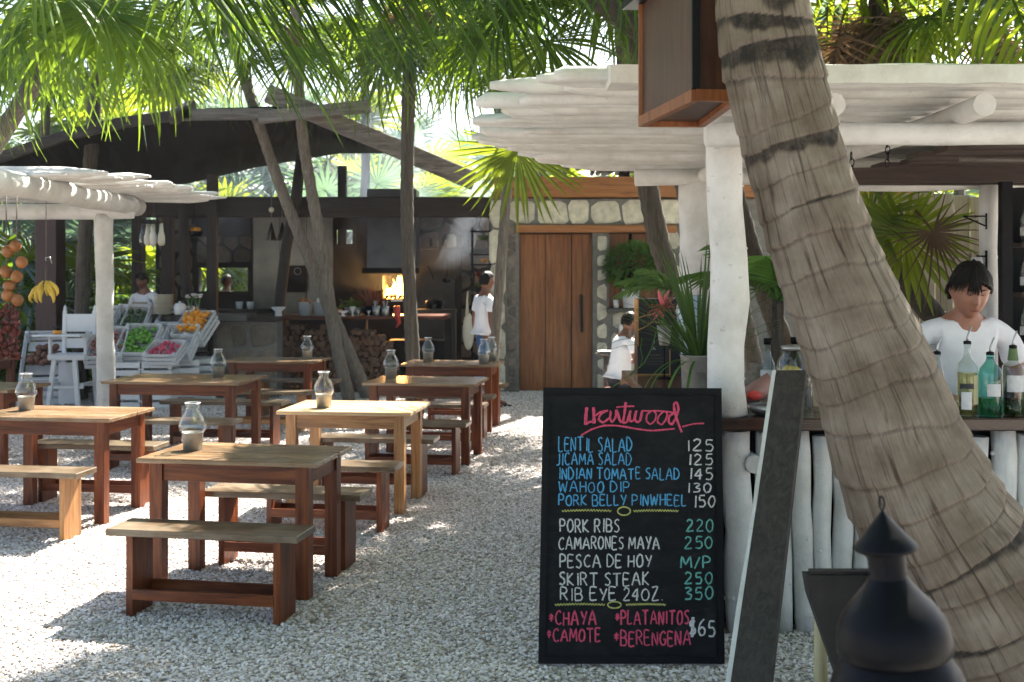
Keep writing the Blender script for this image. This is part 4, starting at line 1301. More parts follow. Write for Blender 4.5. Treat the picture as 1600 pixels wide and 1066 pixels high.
M_palewood = M_wood("pale_wood", (.3, .25, .13), (.42, .36, .2), (.5, .45, .3), axis='z', rough=.8)
M_char = M_plain("grey_carved_wood", (.016, .015, .0145), .75, amt=.4, scale=14, bump=.4)
stool()

def lantern():
    D = 2.1; c = Vector((X(1384, D), D, Z(858, D)))
    px = D / F
    t = thing("metal_lantern", "black metal lantern with a conical cap and bulging body", "lantern", (c.x + .03, D, .62))
    m = Matrix.Rotation(R(-5), 3, 'Y')
    def L(prof, nm, n=40, facet=None):
        q = MB(); q.lathe([(r * px, -(y - 860) * px) for r, y in prof], n, c, m=m, smooth=facet is None, cap=False); return q.build(nm, M_iron, t)
    L([(2, 800), (14, 815), (32, 836), (48, 854), (49, 858), (46, 861), (30, 862)], "cap")
    L([(29, 860), (29, 872), (28.5, 902), (30, 906)], "neck")
    L([(29, 903), (36, 914), (50, 930), (66, 947), (79, 966), (86, 985), (88, 1003), (88, 1019), (82, 1025), (80, 1028)], "body")
    L([(80, 1027), (86, 1036), (96, 1052), (108, 1085), (120, 1120), (128, 1170), (126, 1250), (112, 1300), (118, 1312), (118, 1330), (0, 1330)], "base")
    q = MB()
    for k, (r, w) in enumerate(((7, 2.2),)):
        q.tube([c + m @ Vector((r * .55 * math.sin(a * .4) * px, 0, (72 + r * 1.5 * math.cos(a * .4)) * px)) for a in range(17)], 1.7 * px, 7, cap=False)
    q.tube([c + m @ Vector((0, 0, z * px)) for z in (58, 64)], 2.4 * px, 7)
    q.build("ring", M_iron, t)
    for k in range(10):     # riveted seams on the shoulders
        q = MB(); a = k * .628
        q.ball(c + m @ Vector((28.5 * px * math.cos(a), 28.5 * px * math.sin(a), -36 * px)), .0018, 6, 4); q.build("rivet", M_iron, t)
    zb = c.z - 470 * px * math.cos(R(5))
    p = MB(); p.tube([(c.x + .05, D, 0), (c.x + .05, D, zb * .5), (c.x + .05, D, zb)], [.2, .19, .2], 16, jit=.02)
    tag(p.build("log_pedestal", W_grey['z']), "upright log pedestal under the black lantern", "pedestal")
lantern()

def hanging_box():
    za, zt = 2.293, 3.1
    A, B, C, Dp = P(1003, 195, 4.62), P(1087, 150, 3.93), P(1143, 148, 3.93), P(1100, 203, 4.6)
    za = A.z
    foot = [(A.x, 4.62), (B.x, 3.93), (B.x + .14, 3.95), (A.x + .24, 4.63)]
    t = thing("hanging_lantern_box", "tall reddish wooden lantern box fixed to the big palm trunk", "lantern", (A.x + .1, 3.8, za))
    def wall(p, q, z0, z1, th, m, nm, ins=0.0):
        p, q = Vector((*p, 0)), Vector((*q, 0))
        d = (q - p); d2 = d.normalized(); p = p + d2 * ins; q = q - d2 * ins
        b = MB(); n = Vector((d2.y, -d2.x, 0)) * th
        vs = [Vector((v.x, v.y, z)) for z in (z0, z1) for v in (p, q, q - n, p - n)]
        b.add(vs, [(0, 1, 2, 3), (4, 5, 6, 7), (0, 1, 5, 4), (1, 2, 6, 5), (2, 3, 7, 6), (3, 0, 4, 7)]); return b.build(nm, m, t)
    wall(foot[0], foot[1], za + .03, zt, .02, W_boxz, "side_panel")
    wall(foot[1], foot[2], za + .03, zt, .012, W_boxz, "side_panel", .012)
    wall(foot[2], foot[3], za + .03, zt, .02, W_boxz, "side_panel")
    wall(foot[3], foot[0], za + .03, zt, .02, W_boxo, "side_panel", .01)
    b = MB(); b.prism([(x, y) for x, y in foot], za + .012, za + .03, axis='z'); b.build("bottom", W_boxz, t)
    for i in range(4):
        p, q = Vector((*foot[i], 0)), Vector((*foot[(i + 1) % 4], 0))
        b = MB(); b.bar(Vector((p.x, p.y, za + .012)), Vector((q.x, q.y, za + .012)), .03, .04); b.build("bottom_rail", W_boxo, t)
    for i in range(4):
        b = MB(); b.bar(Vector((*foot[i], za + .034)), Vector((*foot[i], zt)), .026, .026); b.build("corner_strip", W_boxo if i == 0 else M_black, t)
    cx = sum(f[0] for f in foot) / 4; cy = sum(f[1] for f in foot) / 4
    b = MB(); b.prism([(cx + (x - cx) * 1.5, cy + (y - cy) * 1.25) for x, y in foot], 2.83, 2.86, axis='z'); b.build("roof", M_black, t)
W_boxz = M_wood("box_wood", (.012, .004, .002), (.036, .012, .005), (.07, .027, .012), axis='z', rough=.45)
W_boxo = M_wood("box_edge_wood", (.08, .022, .006), (.17, .05, .012), (.26, .09, .025), axis='z', rough=.45)
hanging_box()

# ------------------------------------------------------------------ things on the bar
CT = 1.0602
def bottle(name, x, y, r, h_body, h_neck, glass, label, liquid=None, paper=None, shoulder=.05, extra=None):
    t = thing("bottle", label, "bottle", (x, y, CT), 0, "bottles with pourers on the bar counter")
    hb = h_body
    prof = [(r * .85, 0), (r, .006), (r, hb), (r * .88, hb + shoulder * .45), (.022, hb + shoulder), (.0165, hb + shoulder + .02), (.0155, hb + shoulder + h_neck), (.018, hb + shoulder + h_neck + .002), (.018, hb + shoulder + h_neck + .014)]
    b = MB(); b.lathe(prof, 28); b.build("glass_body", glass, t, W=False)
    if "green neck" in label:
        b = MB(); b.lathe([(.026, hb + shoulder + .005), (.019, hb + shoulder + h_neck + .012)], 16, cap=False); b.build("foil", M_foil, t, W=False)
    if liquid: 
        b = MB(); b.lathe([(r * .8, .006), (r * .94, .012), (r * .94, hb * liquid[1])], 24); b.build("liquid", liquid[0], t, W=False)
    top = hb + shoulder + h_neck + .014
    b = MB(); b.lathe([(.0185, top), (.0185, top + .012), (.013, top + .016)], 16, cap=True); b.build("collar", M_black, t, W=False)
    b = MB(); b.tube([(0, 0, top + .014), (0, 0, top + .03), (.006, 0, top + .05), (.02, 0, top + .085)], [.006, .006, .0055, .004], 8); b.build("pourer", M_metal, t, W=False)
    if paper:
        for (z0, z1, a0, a1, m) in paper:
            b = MB(); n = 14; vs = []
            for i in range(n + 1):
                a = R(a0 + (a1 - a0) * i / n)
                vs += [(r * 1.012 * math.cos(a), r * 1.012 * math.sin(a), z0), (r * 1.012 * math.cos(a), r * 1.012 * math.sin(a), z1)]
            b.add(vs, [(i * 2, i * 2 + 2, i * 2 + 3, i * 2 + 1) for i in range(n)], True)
            b.build("paper_label", m, t, W=False, fix=False)
    return t
M_foil = M_plain("green_foil", (.07, .13, .03), .4)
M_paper = M_plain("label_paper", (.55, .56, .58), .8, amt=.15, scale=40)
M_inklbl = M_plain("label_dark", (.03, .03, .035), .7)
M_cream = M_plain("label_cream", (.4, .36, .22), .8, amt=.1)
G_clear = M_glass("bottle_clear", (.82, .86, .84), 1.45)
G_aqua = M_glass("bottle_aqua", (.35, .68, .62), 1.45)
G_yel = M_glass("liquid_yellow", (.85, .8, .45), 1.2)
G_green = M_glass("liquid_green", (.35, .6, .35), 1.2)
G_grn2 = M_plain("green_foil", (.07, .13, .03), .4)
M_liqy = M_plain("amber_drink", (.42, .38, .12), .2, amt=.1)
y = 5.62
bottle("b", X(1470, y), y + .05, .031, .2, .03, G_clear, "slim clear bottle half hidden by the palm trunk", None, [(.02, .11, 200, 340, M_paper)])
bottle("b", X(1509, y), y - .02, .049, .235, .055, G_clear, "tall clear bottle with a cream label, second from the trunk", (G_yel, .9), [(.06, .2, 285, 330, M_cream), (.035, .12, 215, 272, M_paper), (.135, .16, 205, 335, M_inklbl)], .045)
bottle("b", X(1543, y), y - .03, .056, .2, .018, G_aqua, "squat aqua glass bottle with a square paper label", (G_green, .45), [(.1, .16, 235, 305, M_paper)], .065)
bottle("b", X(1580, y), y - .02, .05, .235, .05, G_clear, "clear bottle with a green neck at the counter", (G_green, .35), [(.12, .2, 215, 325, M_paper)], .03)
bottle("b", X(1607, y), y - .02, .045, .16, .05, G_clear, "bottle of amber drink cut by the right frame edge", (M_liqy, .8), None, .06)

def jar(x, y, r, h, glass, fill, label, lid=None):
    t = thing("jar", label, "jar", (x, y, CT))
    b = MB(); b.lathe([(r * .9, 0), (r, .01), (r, h * .8), (r * .75, h * .92), (r * .78, h)], 24); b.build("glass_body", glass, t, W=False)
    if fill:
        rng = random.Random(3)
        for k in range(9):
            b = MB(); b.ball((rng.uniform(-.5, .5) * r, rng.uniform(-.5, .5) * r, .03 + rng.random() * h * .65), r * .38, 8, 6, sc=(1, 1, .7)); b.build("fruit", fill[k % len(fill)], t, W=False)
    if lid:
        b = MB(); b.lathe([(r * .8, h), (r * .82, h + .02), (.0, h + .03)], 20); b.build("lid", lid, t, W=False)
    return t
M_or = M_plain("orange_fruit", (.6, .2, .03), .5, amt=.15)
M_rd = M_plain("red_fruit", (.45, .03, .02), .4)
M_yl = M_plain("yellow_fruit", (.62, .45, .06), .5)
M_pinkg = M_plain("pink_plastic", (.32, .17, .16), .35, amt=.2)
M_redpatch = M_plain("red_plastic", (.62, .05, .04), .4)
jar(X(1228, 6.1), 5.9, .09, .3, G_clear, [M_or, M_rd, M_yl], "big clear jar of orange and red fruit behind the plank", M_metal)
jar(X(1213, 6.4), 6.15, .06, .24, G_clear, [M_yl, M_or], "smaller clear jar of yellow fruit behind the big jar")
def scoop():
    t = thing("tumbler", "tilted pinkish tumbler with a red patch on the counter", "tumbler", (X(1184, 5.75), 5.78, CT))
    m = Matrix.Rotation(R(62), 3, 'Y')
    b = MB(); b.lathe([(.038, -.1), (.05, .0), (.058, .09), (.055, .09), (.045, 0), (0, -.09)], 24, (0, 0, .1), m=m); b.build("body", M_pinkg, t, W=False)
    b = MB(); b.ball((-.02, -.045, .085), .03, 12, 8, sc=(1.3, .45, .8)); b.build("patch", M_redpatch, t, W=False)  # plain red patch on the tumbler, not emissive
scoop()
def bowl():
    t = thing("steel_bowl", "shallow steel bowl in a dark tray on the counter beside the post", "bowl", (X(1197, 5.68), 5.66, CT))
    b = MB(); b.lathe([(.05, 0), (.085, .02), (.095, .045), (.09, .045), (.07, .02), (0, .012)], 28); b.build("body", M_metal, t, W=False)
    b = MB(); b.tube([(.093 * math.cos(a * .3), .093 * math.sin(a * .3), .046) for a in range(22)], .003, 6); b.build("rim", M_metal, t, W=False)
bowl()
b = MB(); b.ball((X(1180, 6.5), 6.45, CT + .07), .08, 12, 8, sc=(1.1, .9, 1.15), jit=.05); b.tube([(X(1180, 6.5), 6.45, CT + .13), (X(1180, 6.5), 6.45, CT + .19)], [.03, .045], 10)
tag(b.build("sack", M_plain("burlap", (.22, .19, .15), .95, amt=.3, scale=40)), "small rumpled cloth sack on the counter behind the post", "sack")
for k, (px, lb) in enumerate(((1203, "dark stoppered bottle behind the clear jar"), (1252, "dark bottle with a white band beside the palm trunk"))):
    t = thing("bottle", lb, "bottle", (X(px, 6.3), 6.35 + k * .1, CT))
    q = MB(); q.lathe([(.038, 0), (.04, .01), (.04, .19), (.017, .25), (.015, .3)], 20); q.build("glass_body", G_clear if k == 0 else M_iron, t, W=False)
    q = MB(); q.lathe([(.024, .3), (.024, .335)], 14); q.build("stopper", M_black, t, W=False)
    q = MB(); q.lathe([(.0405, .12), (.0405, .16)], 20, cap=False); q.build("paper_label", M_paper, t, W=False)
# shelf bottles inside the hut
k = 0
for z in (1.265, 1.615, 1.965):
    for i in range(6):
        rr = random.Random(k); t = thing("bottle", "dim spirit bottle on the dark shelves inside the bar hut", "bottle", (3.62 + i * .11, 8.12, z), 0, "bottles on the dark bar shelves")
        q = MB(); q.lathe([(.035, 0), (.036, .15 + rr.random() * .04), (.014, .22), (.014, .27)], 14); q.build("glass_body", (G_clear, G_aqua, M_iron)[k % 3], t, W=False)
        q = MB(); q.lathe([(.0365, .05), (.0365, .11)], 14, cap=False); q.build("paper_label", M_paper, t, W=False); k += 1

M_gold = M_plain("gold_foil", (.5, .3, .1), .35, metal=.7, amt=.1, var=0)
M_cardb = M_plain("black_card", (.01, .01, .013), .4, amt=.1, var=0)
def black_box():
    D = 7.82
    x0, x1 = X(996, D), X(1048, D)
    z0, z1 = CT, Z(467, D)
    t = thing("gift_box", "tall black display box with gold edges and small gold lettering", "box", ((x0 + x1) / 2, D, z0))
    q = MB(); q.box(((x0 + x1) / 2, D + .1, (z0 + z1) / 2), (x1 - x0, .2, z1 - z0 - .001)); q.build("body", M_cardb, t)
    q = MB(); q.box((x1 + .1, D + .19, (z0 + z1) / 2), (.2, .2, z1 - z0)); q.build("side", M_cardb, t)
    e = .004
    for (a, c) in (((x0, z0 + .004), (x1, z0 + .004)), ((x1 - .006, z0), (x1 - .006, z0 + .17)), ((x0 + .004, z0 + .2), (x0 + .004, z1)), ((x0, Z(497, D)), (x0 + .15, Z(487, D)))):
        q = MB(); q.bar((a[0], D - .002, a[1]), (c[0], D - .002, c[1]), .006, .006); q.build("gold_edge", M_gold, t)
    q = MB(); pts = [(x0 + .005, Z(516, D)), (x0 + .06, Z(510, D)), (x0 + .1, Z(503, D)), (x0 + .16, Z(504, D)), (x0 + .23, Z(510, D))]
    q.tube([(a, D - .004, c) for a, c in pts], .003, 5); q.build("gold_edge", M_gold, t)
    def marks(zc, n, h, w0, m):
        q = MB(); rr = random.Random(int(zc * 999))
        xa = (x0 + x1) / 2 - w0 / 2
        for i in range(n):
            xx = xa + w0 * (i + .5) / n; w = w0 / n * .55
            k = rr.randint(0, 3)
            if k in (0, 1): q.box((xx - w / 2, D - .0015, zc), (w * .3, .002, h))
            if k in (0, 2): q.box((xx, D - .0015, zc + h * .4), (w, .002, h * .22))
            if k in (1, 3): q.box((xx, D - .0015, zc - h * .4), (w, .002, h * .22))
            if k in (2, 3): q.box((xx + w * .3, D - .0015, zc), (w * .3, .002, h))
        q.build("lettering", m, t)
    M_dimgold = M_plain("dim_gold_ink", (.22, .17, .09), .6, var=0)
    marks(Z(503, D), 9, .02, .16, M_dimgold); marks(Z(544, D), 2, .02, .03, M_paper); marks(Z(535, D), 1, .018, .012, M_paper)
    marks(Z(555, D), 12, .008, .09, M_dimgold)
    for yy in (560, 565, 569): marks(Z(yy, D), 22, .004, .13, M_dimgold)
black_box()

def zinc_pot(x, y, z, r, h, label, group=None, plant="potted_plant", mat=None):
    t = thing(plant, label, "potted plant", (x, y, z))
    b = MB(); b.lathe([(r * .78, 0), (r * .8, .004), (r, h - .01), (r * 1.03, h - .006), (r * 1.03, h), (r * .95, h), (r * .9, h - .02), (0, h - .025)], 28); pot = b.build("pot", mat or M_zinc, t, W=False)
    for f in (.62, .8):
        b = MB(); rr = r * (.78 + .22 * f); b.tube([(rr * 1.01 * math.cos(a * .3), rr * 1.01 * math.sin(a * .3), h * f) for a in range(22)], .0025, 5); b.build("band", mat or M_zinc, pot, W=False)
    b = MB(); b.lathe([(r * .9, h - .03), (0, h - .02)], 16); b.build("soil", W_dark['x'], t, W=False)
    return t

L_fan = M_leaf("fan_leaf", (.03, .075, .008), (.055, .12, .012), (.4, .5, .025), .5)
L_fan3 = M_leaf("fan_leaf_mid", (.022, .062, .009), (.042, .1, .014), (.24, .36, .02), .45)
L_fan2 = M_leaf("fan_leaf_dark", (.014, .045, .009), (.03, .078, .014), (.15, .26, .015), .38)
L_blade = M_leaf("blade_leaf", (.03, .07, .02), (.06, .12, .04), (.2, .34, .08), .35)
L_dry = M_leaf("dry_leaf", (.09, .055, .035), (.17, .115, .08), (.2, .1, .04), .3, .6)
L_herb = M_leaf("herb_leaf", (.06, .17, .03), (.1, .25, .05), (.25, .45, .08), .35)
L_haze = M_leaf("hazy_blue_leaf", (.12, .17, .16), (.2, .27, .25), (.2, .34, .16), .35)  # pale blue of distant haze put into the leaf colour
L_pink = M_leaf("pink_bract", (.55, .09, .12), (.7, .2, .24), (.6, .2, .2), .3)

def blade(b, p, d, L, w, droop=.4, n=6, fold=.25, side=None):
    """one arching blade from p towards d"""
    p = Vector(p); d = Vector(d).normalized()
    up = Vector((0, 0, 1))
    sd = d.cross(up)
    if sd.length < .1: sd = Vector((1, 0, 0))
    sd.normalize()
    if side is not None: sd = side
    vs = []
    q = p.copy(); v = d.copy()
    for i in range(n + 1):
        f = i / n
        ww = w * (math.sin(math.pi * min(1, .15 + f * .85)) ** .7 if f < 1 else 0) * .5 + (w * .05 if f < 1 else 0)
        nn = sd.cross(v).normalized()
        vs += [q - sd * ww + nn * ww * fold, q, q + sd * ww + nn * ww * fold]
        v = (v + Vector((0, 0, -droop / n))).normalized()
        q = q + v * (L / n)
    fs = []
    for i in range(n):
        fs += [(i * 3, i * 3 + 3, i * 3 + 4, i * 3 + 1), (i * 3 + 1, i * 3 + 4, i * 3 + 5, i * 3 + 2)]
    b.add(vs, fs, True)

# spiky plant in the zinc pot on the counter
def spiky():
    D = 6.55
    t = zinc_pot(X(1092, D), D, CT, .105, .23, "spiky grass plant in a zinc bucket on the counter beside the white post")
    t['category'] = "potted plant"
    rng = random.Random(6)
    for k in range(110):
        a = rng.uniform(0, 6.28); el = rng.uniform(.5, 1.45)
        d = Vector((math.cos(a) * math.cos(el) , math.sin(a) * math.cos(el) * .8, math.sin(el)))
        b = MB(); blade(b, (math.cos(a) * .04, math.sin(a) * .04, .19), d, rng.uniform(.35, .85), rng.uniform(.008, .016), rng.uniform(.3, 1.3), 7)
        b.build("leaf", L_blade, t, W=False, fix=False)
    for k in range(6):
        a = rng.uniform(2.5, 5.5)
        b = MB(); blade(b, (math.cos(a) * .08, math.sin(a) * .08, .2), (math.cos(a), math.sin(a), .2), .4, .014, 2.2, 8); b.build("leaf", L_herb, t, W=False, fix=False)
spiky()
def bush_pot():
    D = 16.62
    t = zinc_pot(X(986, D), D + .05, Z(481, D), .13, .27, "leafy green bush in a pale pot on the window sill", mat=M_whpot)
    rng = random.Random(8)
    b = MB()
    for k in range(1500):
        u = Vector((rng.gauss(0, 1), rng.gauss(0, 1), rng.gauss(0, 1))).normalized() * rng.uniform(.55, 1) ** .5
        c = Vector((u.x * .43 + .04, u.y * .22 - .06, u.z * .33 + .6))
        d = Vector((u.x, u.y, u.z * .6 + .1)) + Vector((rng.uniform(-.5, .5), rng.uniform(-.5, .5), rng.uniform(-.4, .4)))
        blade(b, c, d, rng.uniform(.06, .12), rng.uniform(.035, .06), .5, 2, .2)
    b.build("foliage", L_herb, t, W=False, fix=False)['kind'] = 'stuff'
    for k in range(7):
        b = MB(); a = rng.uniform(0, 6.28); b.tube([(0, 0, .25), (.1 * math.cos(a), .05 * math.sin(a), .42), (.25 * math.cos(a), .12 * math.sin(a), .62)], [.012, .009, .005], 6); b.build("stem", L_herb, t, W=False)
M_whpot = M_plain("pale_pot", (.5, .52, .54), .5, amt=.12)
bush_pot()
def bromeliad():
    D = 7.55
    c = P(1035, 482, D)
    t = thing("bromeliad", "pink spiky bromeliad flower in a hanging metal cup", "flower", (c.x, D, CT))
    rng = random.Random(3)
    for k in range(26):
        a = rng.uniform(0, 6.28); el = rng.uniform(-.7, 1.2)
        b = MB(); blade(b, c - Vector((0, D - D, .0)), (math.cos(a) * math.cos(el), math.sin(a) * math.cos(el) * .6, math.sin(el)), rng.uniform(.07, .15), rng.uniform(.02, .035), rng.uniform(-.5, .6), 4, .4)
        b.build("petal", L_pink, t, fix=False)
    b = MB(); blade(b, c, (1, -.1, -.35), .2, .03, -.3, 5); b.build("petal", L_pink, t, fix=False)
    cc = P(1038, 540, D)
    b = MB(); b.lathe([(.028, 0), (.034, .01), (.05, .13), (.048, .13), (.03, .015), (0, .012)], 20, (cc.x, D, cc.z)); b.build("cup", M_zinc, t)
    b = MB(); b.tube([(cc.x, D, cc.z + .03), (cc.x - .01, D, cc.z + .12), tuple(c)], .007, 6); b.build("stem", L_herb, t)
    b = MB(); b.tube([(cc.x, D, CT), (cc.x, D, cc.z)], .006, 6); b.lathe([(.06, 0), (.055, .008), (.006, .012)], 16, (cc.x, D, CT)); b.build("stand", M_iron, t)
    # trailing stems
    for (pts) in ([(1025, 520), (1018, 545), (1006, 568), (985, 585), (970, 598)], [(1003, 528), (1001, 545), (1004, 560), (1000, 575)]):
        b = MB(); b.tube([P(a, e, D - .35) for a, e in pts], [.003] * len(pts), 5); b.build("stem", L_herb, t)
        b = MB(); p = P(pts[-1][0], pts[-1][1], D - .35); blade(b, p, (-1, 0, -.3), .08, .03, .6, 4); b.build("leaf", L_herb, t, fix=False)
bromeliad()
def wire_basket():
    c = P(1078, 492, 6.95)
    t = thing("glass_jug", "pale bluish glass jug behind the spiky plant", "jug", (c.x, 6.95, CT))
    b = MB(); b.lathe([(.05, 0), (.055, .2), (.07, .36), (.085, .46), (.07, .54), (.06, .56)], 20); b.build("body", M_plain("blue_glass", (.3, .42, .5), .15, amt=.3, scale=20), t, W=False)
    for k in range(5):
        b = MB(); z = .36 + k * .045; b.tube([(.088 * math.cos(a * .3), .088 * math.sin(a * .3), z + .02 * math.sin(a)) for a in range(22)], .0022, 5); b.build("wire", M_iron, t, W=False)
wire_basket()

# lamp and bracket on the hut post; chain under the beam
def lamp():
    D = 7.93; c = P(1526, 412, D)
    t = thing("wall_lamp", "small white lamp shade on an iron bracket of the thin white post", "lamp", (X(1547, D), D, c.z))
    b = MB(); b.lathe([(.05, -.05), (.036, .045), (.032, .045), (.046, -.05)], 20, c); b.build("shade", M_paint, t)
    for a, e in (((c.x, D, c.z + .05), (X(1541, D), D, c.z + .05)), ((c.x + .04, D, c.z + .0), (X(1541, D), D, c.z - .06)), ((X(1541, D), D, c.z + .09), (X(1541, D), D, c.z - .1))):
        b = MB(); b.bar(a, e, .012, .012); b.build("bracket", M_iron, t)
    c2 = P(1505, 338, D)
    t = thing("iron_bracket", "empty black iron bracket on the thin white post above the lamp", "bracket", (X(1541, D), D, c2.z))
    for a, e in (((c2.x, D, c2.z), (X(1541, D), D, c2.z)), ((c2.x, D, c2.z), (X(1541, D), D, c2.z - .07)), ((X(1541, D), D, c2.z + .02), (X(1541, D), D, c2.z - .09))):
        b = MB(); b.bar(a, e, .01, .01); b.build("bar", M_iron, t)
lamp()
def chain(px, py0, py1, D, lb):
    t = thing("chain", lb, "chain", (X(px, D), D, Z(py1, D)))
    z = Z(py0, D); k = 0
    while z > Z(py1, D):
        b = MB(); c = Vector((X(px, D) + .004 * math.sin(k), D, z)); s = (1, 0) if k % 2 else (0, 1)
        b.tube([c + Vector((.010 * math.cos(a * .45) * s[0], .010 * math.cos(a * .45) * s[1], .02 * math.sin(a * .45))) for a in range(15)], .0026, 5, cap=False); b.build("link", M_iron, t); z -= .031; k += 1
chain(1386, 224, 262, 5.4, "short iron chain hanging below the bar's front beam")
chain(1330, 244, 285, 5.4, "iron chain hanging beside the big palm trunk")
# ------------------------------------------------------------------ people
def skin_mesh(verts, edges, sub=2):
    """verts: list of (co, rx, ry)"""
    me = bpy.data.meshes.new("tmp")
    me.from_pydata([v[0] for v in verts], edges, [])
    o = bpy.data.objects.new("tmp", me)
    COL.objects.link(o)
    o.modifiers.new("s", 'SKIN').use_smooth_shade = True
    if not me.skin_vertices: 
        me.attributes  # layer is made by the modifier below
    bm = bmesh.new(); bm.from_mesh(me)
    lay = bm.verts.layers.skin.verify()
    bm.verts.ensure_lookup_table()
    for i, v in enumerate(bm.verts):
        v[lay].radius = (verts[i][1], verts[i][2])
        if i == 0: v[lay].use_root = True
    bm.to_mesh(me); bm.free()
    s = o.modifiers.new("d", 'SUBSURF'); s.levels = sub; s.render_levels = sub
    bpy.context.view_layer.update()
    dg = bpy.context.evaluated_depsgraph_get()
    out = bpy.data.meshes.new_from_object(o.evaluated_get(dg))
    bpy.data.objects.remove(o); bpy.data.meshes.remove(me)
    return out
def g3(v, c, s):
    return math.exp(-sum(((v[i] - c[i]) / s[i]) ** 2 for i in range(3)))
def head_verts(N=56, M=44):
    vs = []
    for i in range(M + 1):
        th = math.pi * i / M
        for k in range(N):
            a = 2 * math.pi * k / N
            u = Vector((math.sin(th) * math.cos(a), math.sin(th) * math.sin(a), -math.cos(th)))
            x, y, z = u
            fx = .074 * (1 - .22 * max(0, -z) ** 1.5)
            fy = .093 * (1 - .12 * max(0, -z))
            p = Vector((x * fx, y * fy, z * .118))
            if y < 0:
                f = Vector((0, -1, 0))
                p += f * .026 * g3(u, (0, -.97, -.22), (.13, .6, .14))       # nose tip
                p += f * .014 * g3(u, (0, -.97, .0), (.10, .6, .2))         # bridge
                p += f * .006 * g3(u, (0, -.9, .27), (.55, .6, .09))         # brow
                for s in (-1, 1):
                    p -= f * .012 * g3(u, (s * .36, -.9, .10), (.17, .5, .11))    # socket
                    p += f * .006 * g3(u, (s * .36, -.9, .08), (.10, .5, .055))   # lid
                    p += f * .006 * g3(u, (s * .5, -.75, -.22), (.2, .5, .18))   # cheek
                p += f * .009 * g3(u, (0, -.85, -.53), (.24, .5, .055))      # lips
                p -= f * .004 * g3(u, (0, -.85, -.535), (.2, .5, .02))
                p += f * .012 * g3(u, (0, -.6, -.80), (.22, .6, .12))        # chin
            for s in (-1, 1):
                p += Vector((s, .2, 0)) * .016 * g3(u, (s * .98, .08, .0), (.3, .13, .2))
            vs.append(p)
    fs = []
    for i in range(M):
        for k in range(N):
            j = (k + 1) % N
            fs.append((i * N + k, i * N + j, i * N + N + j, i * N + N + k))
    return vs, fs
HV, HF = head_verts()
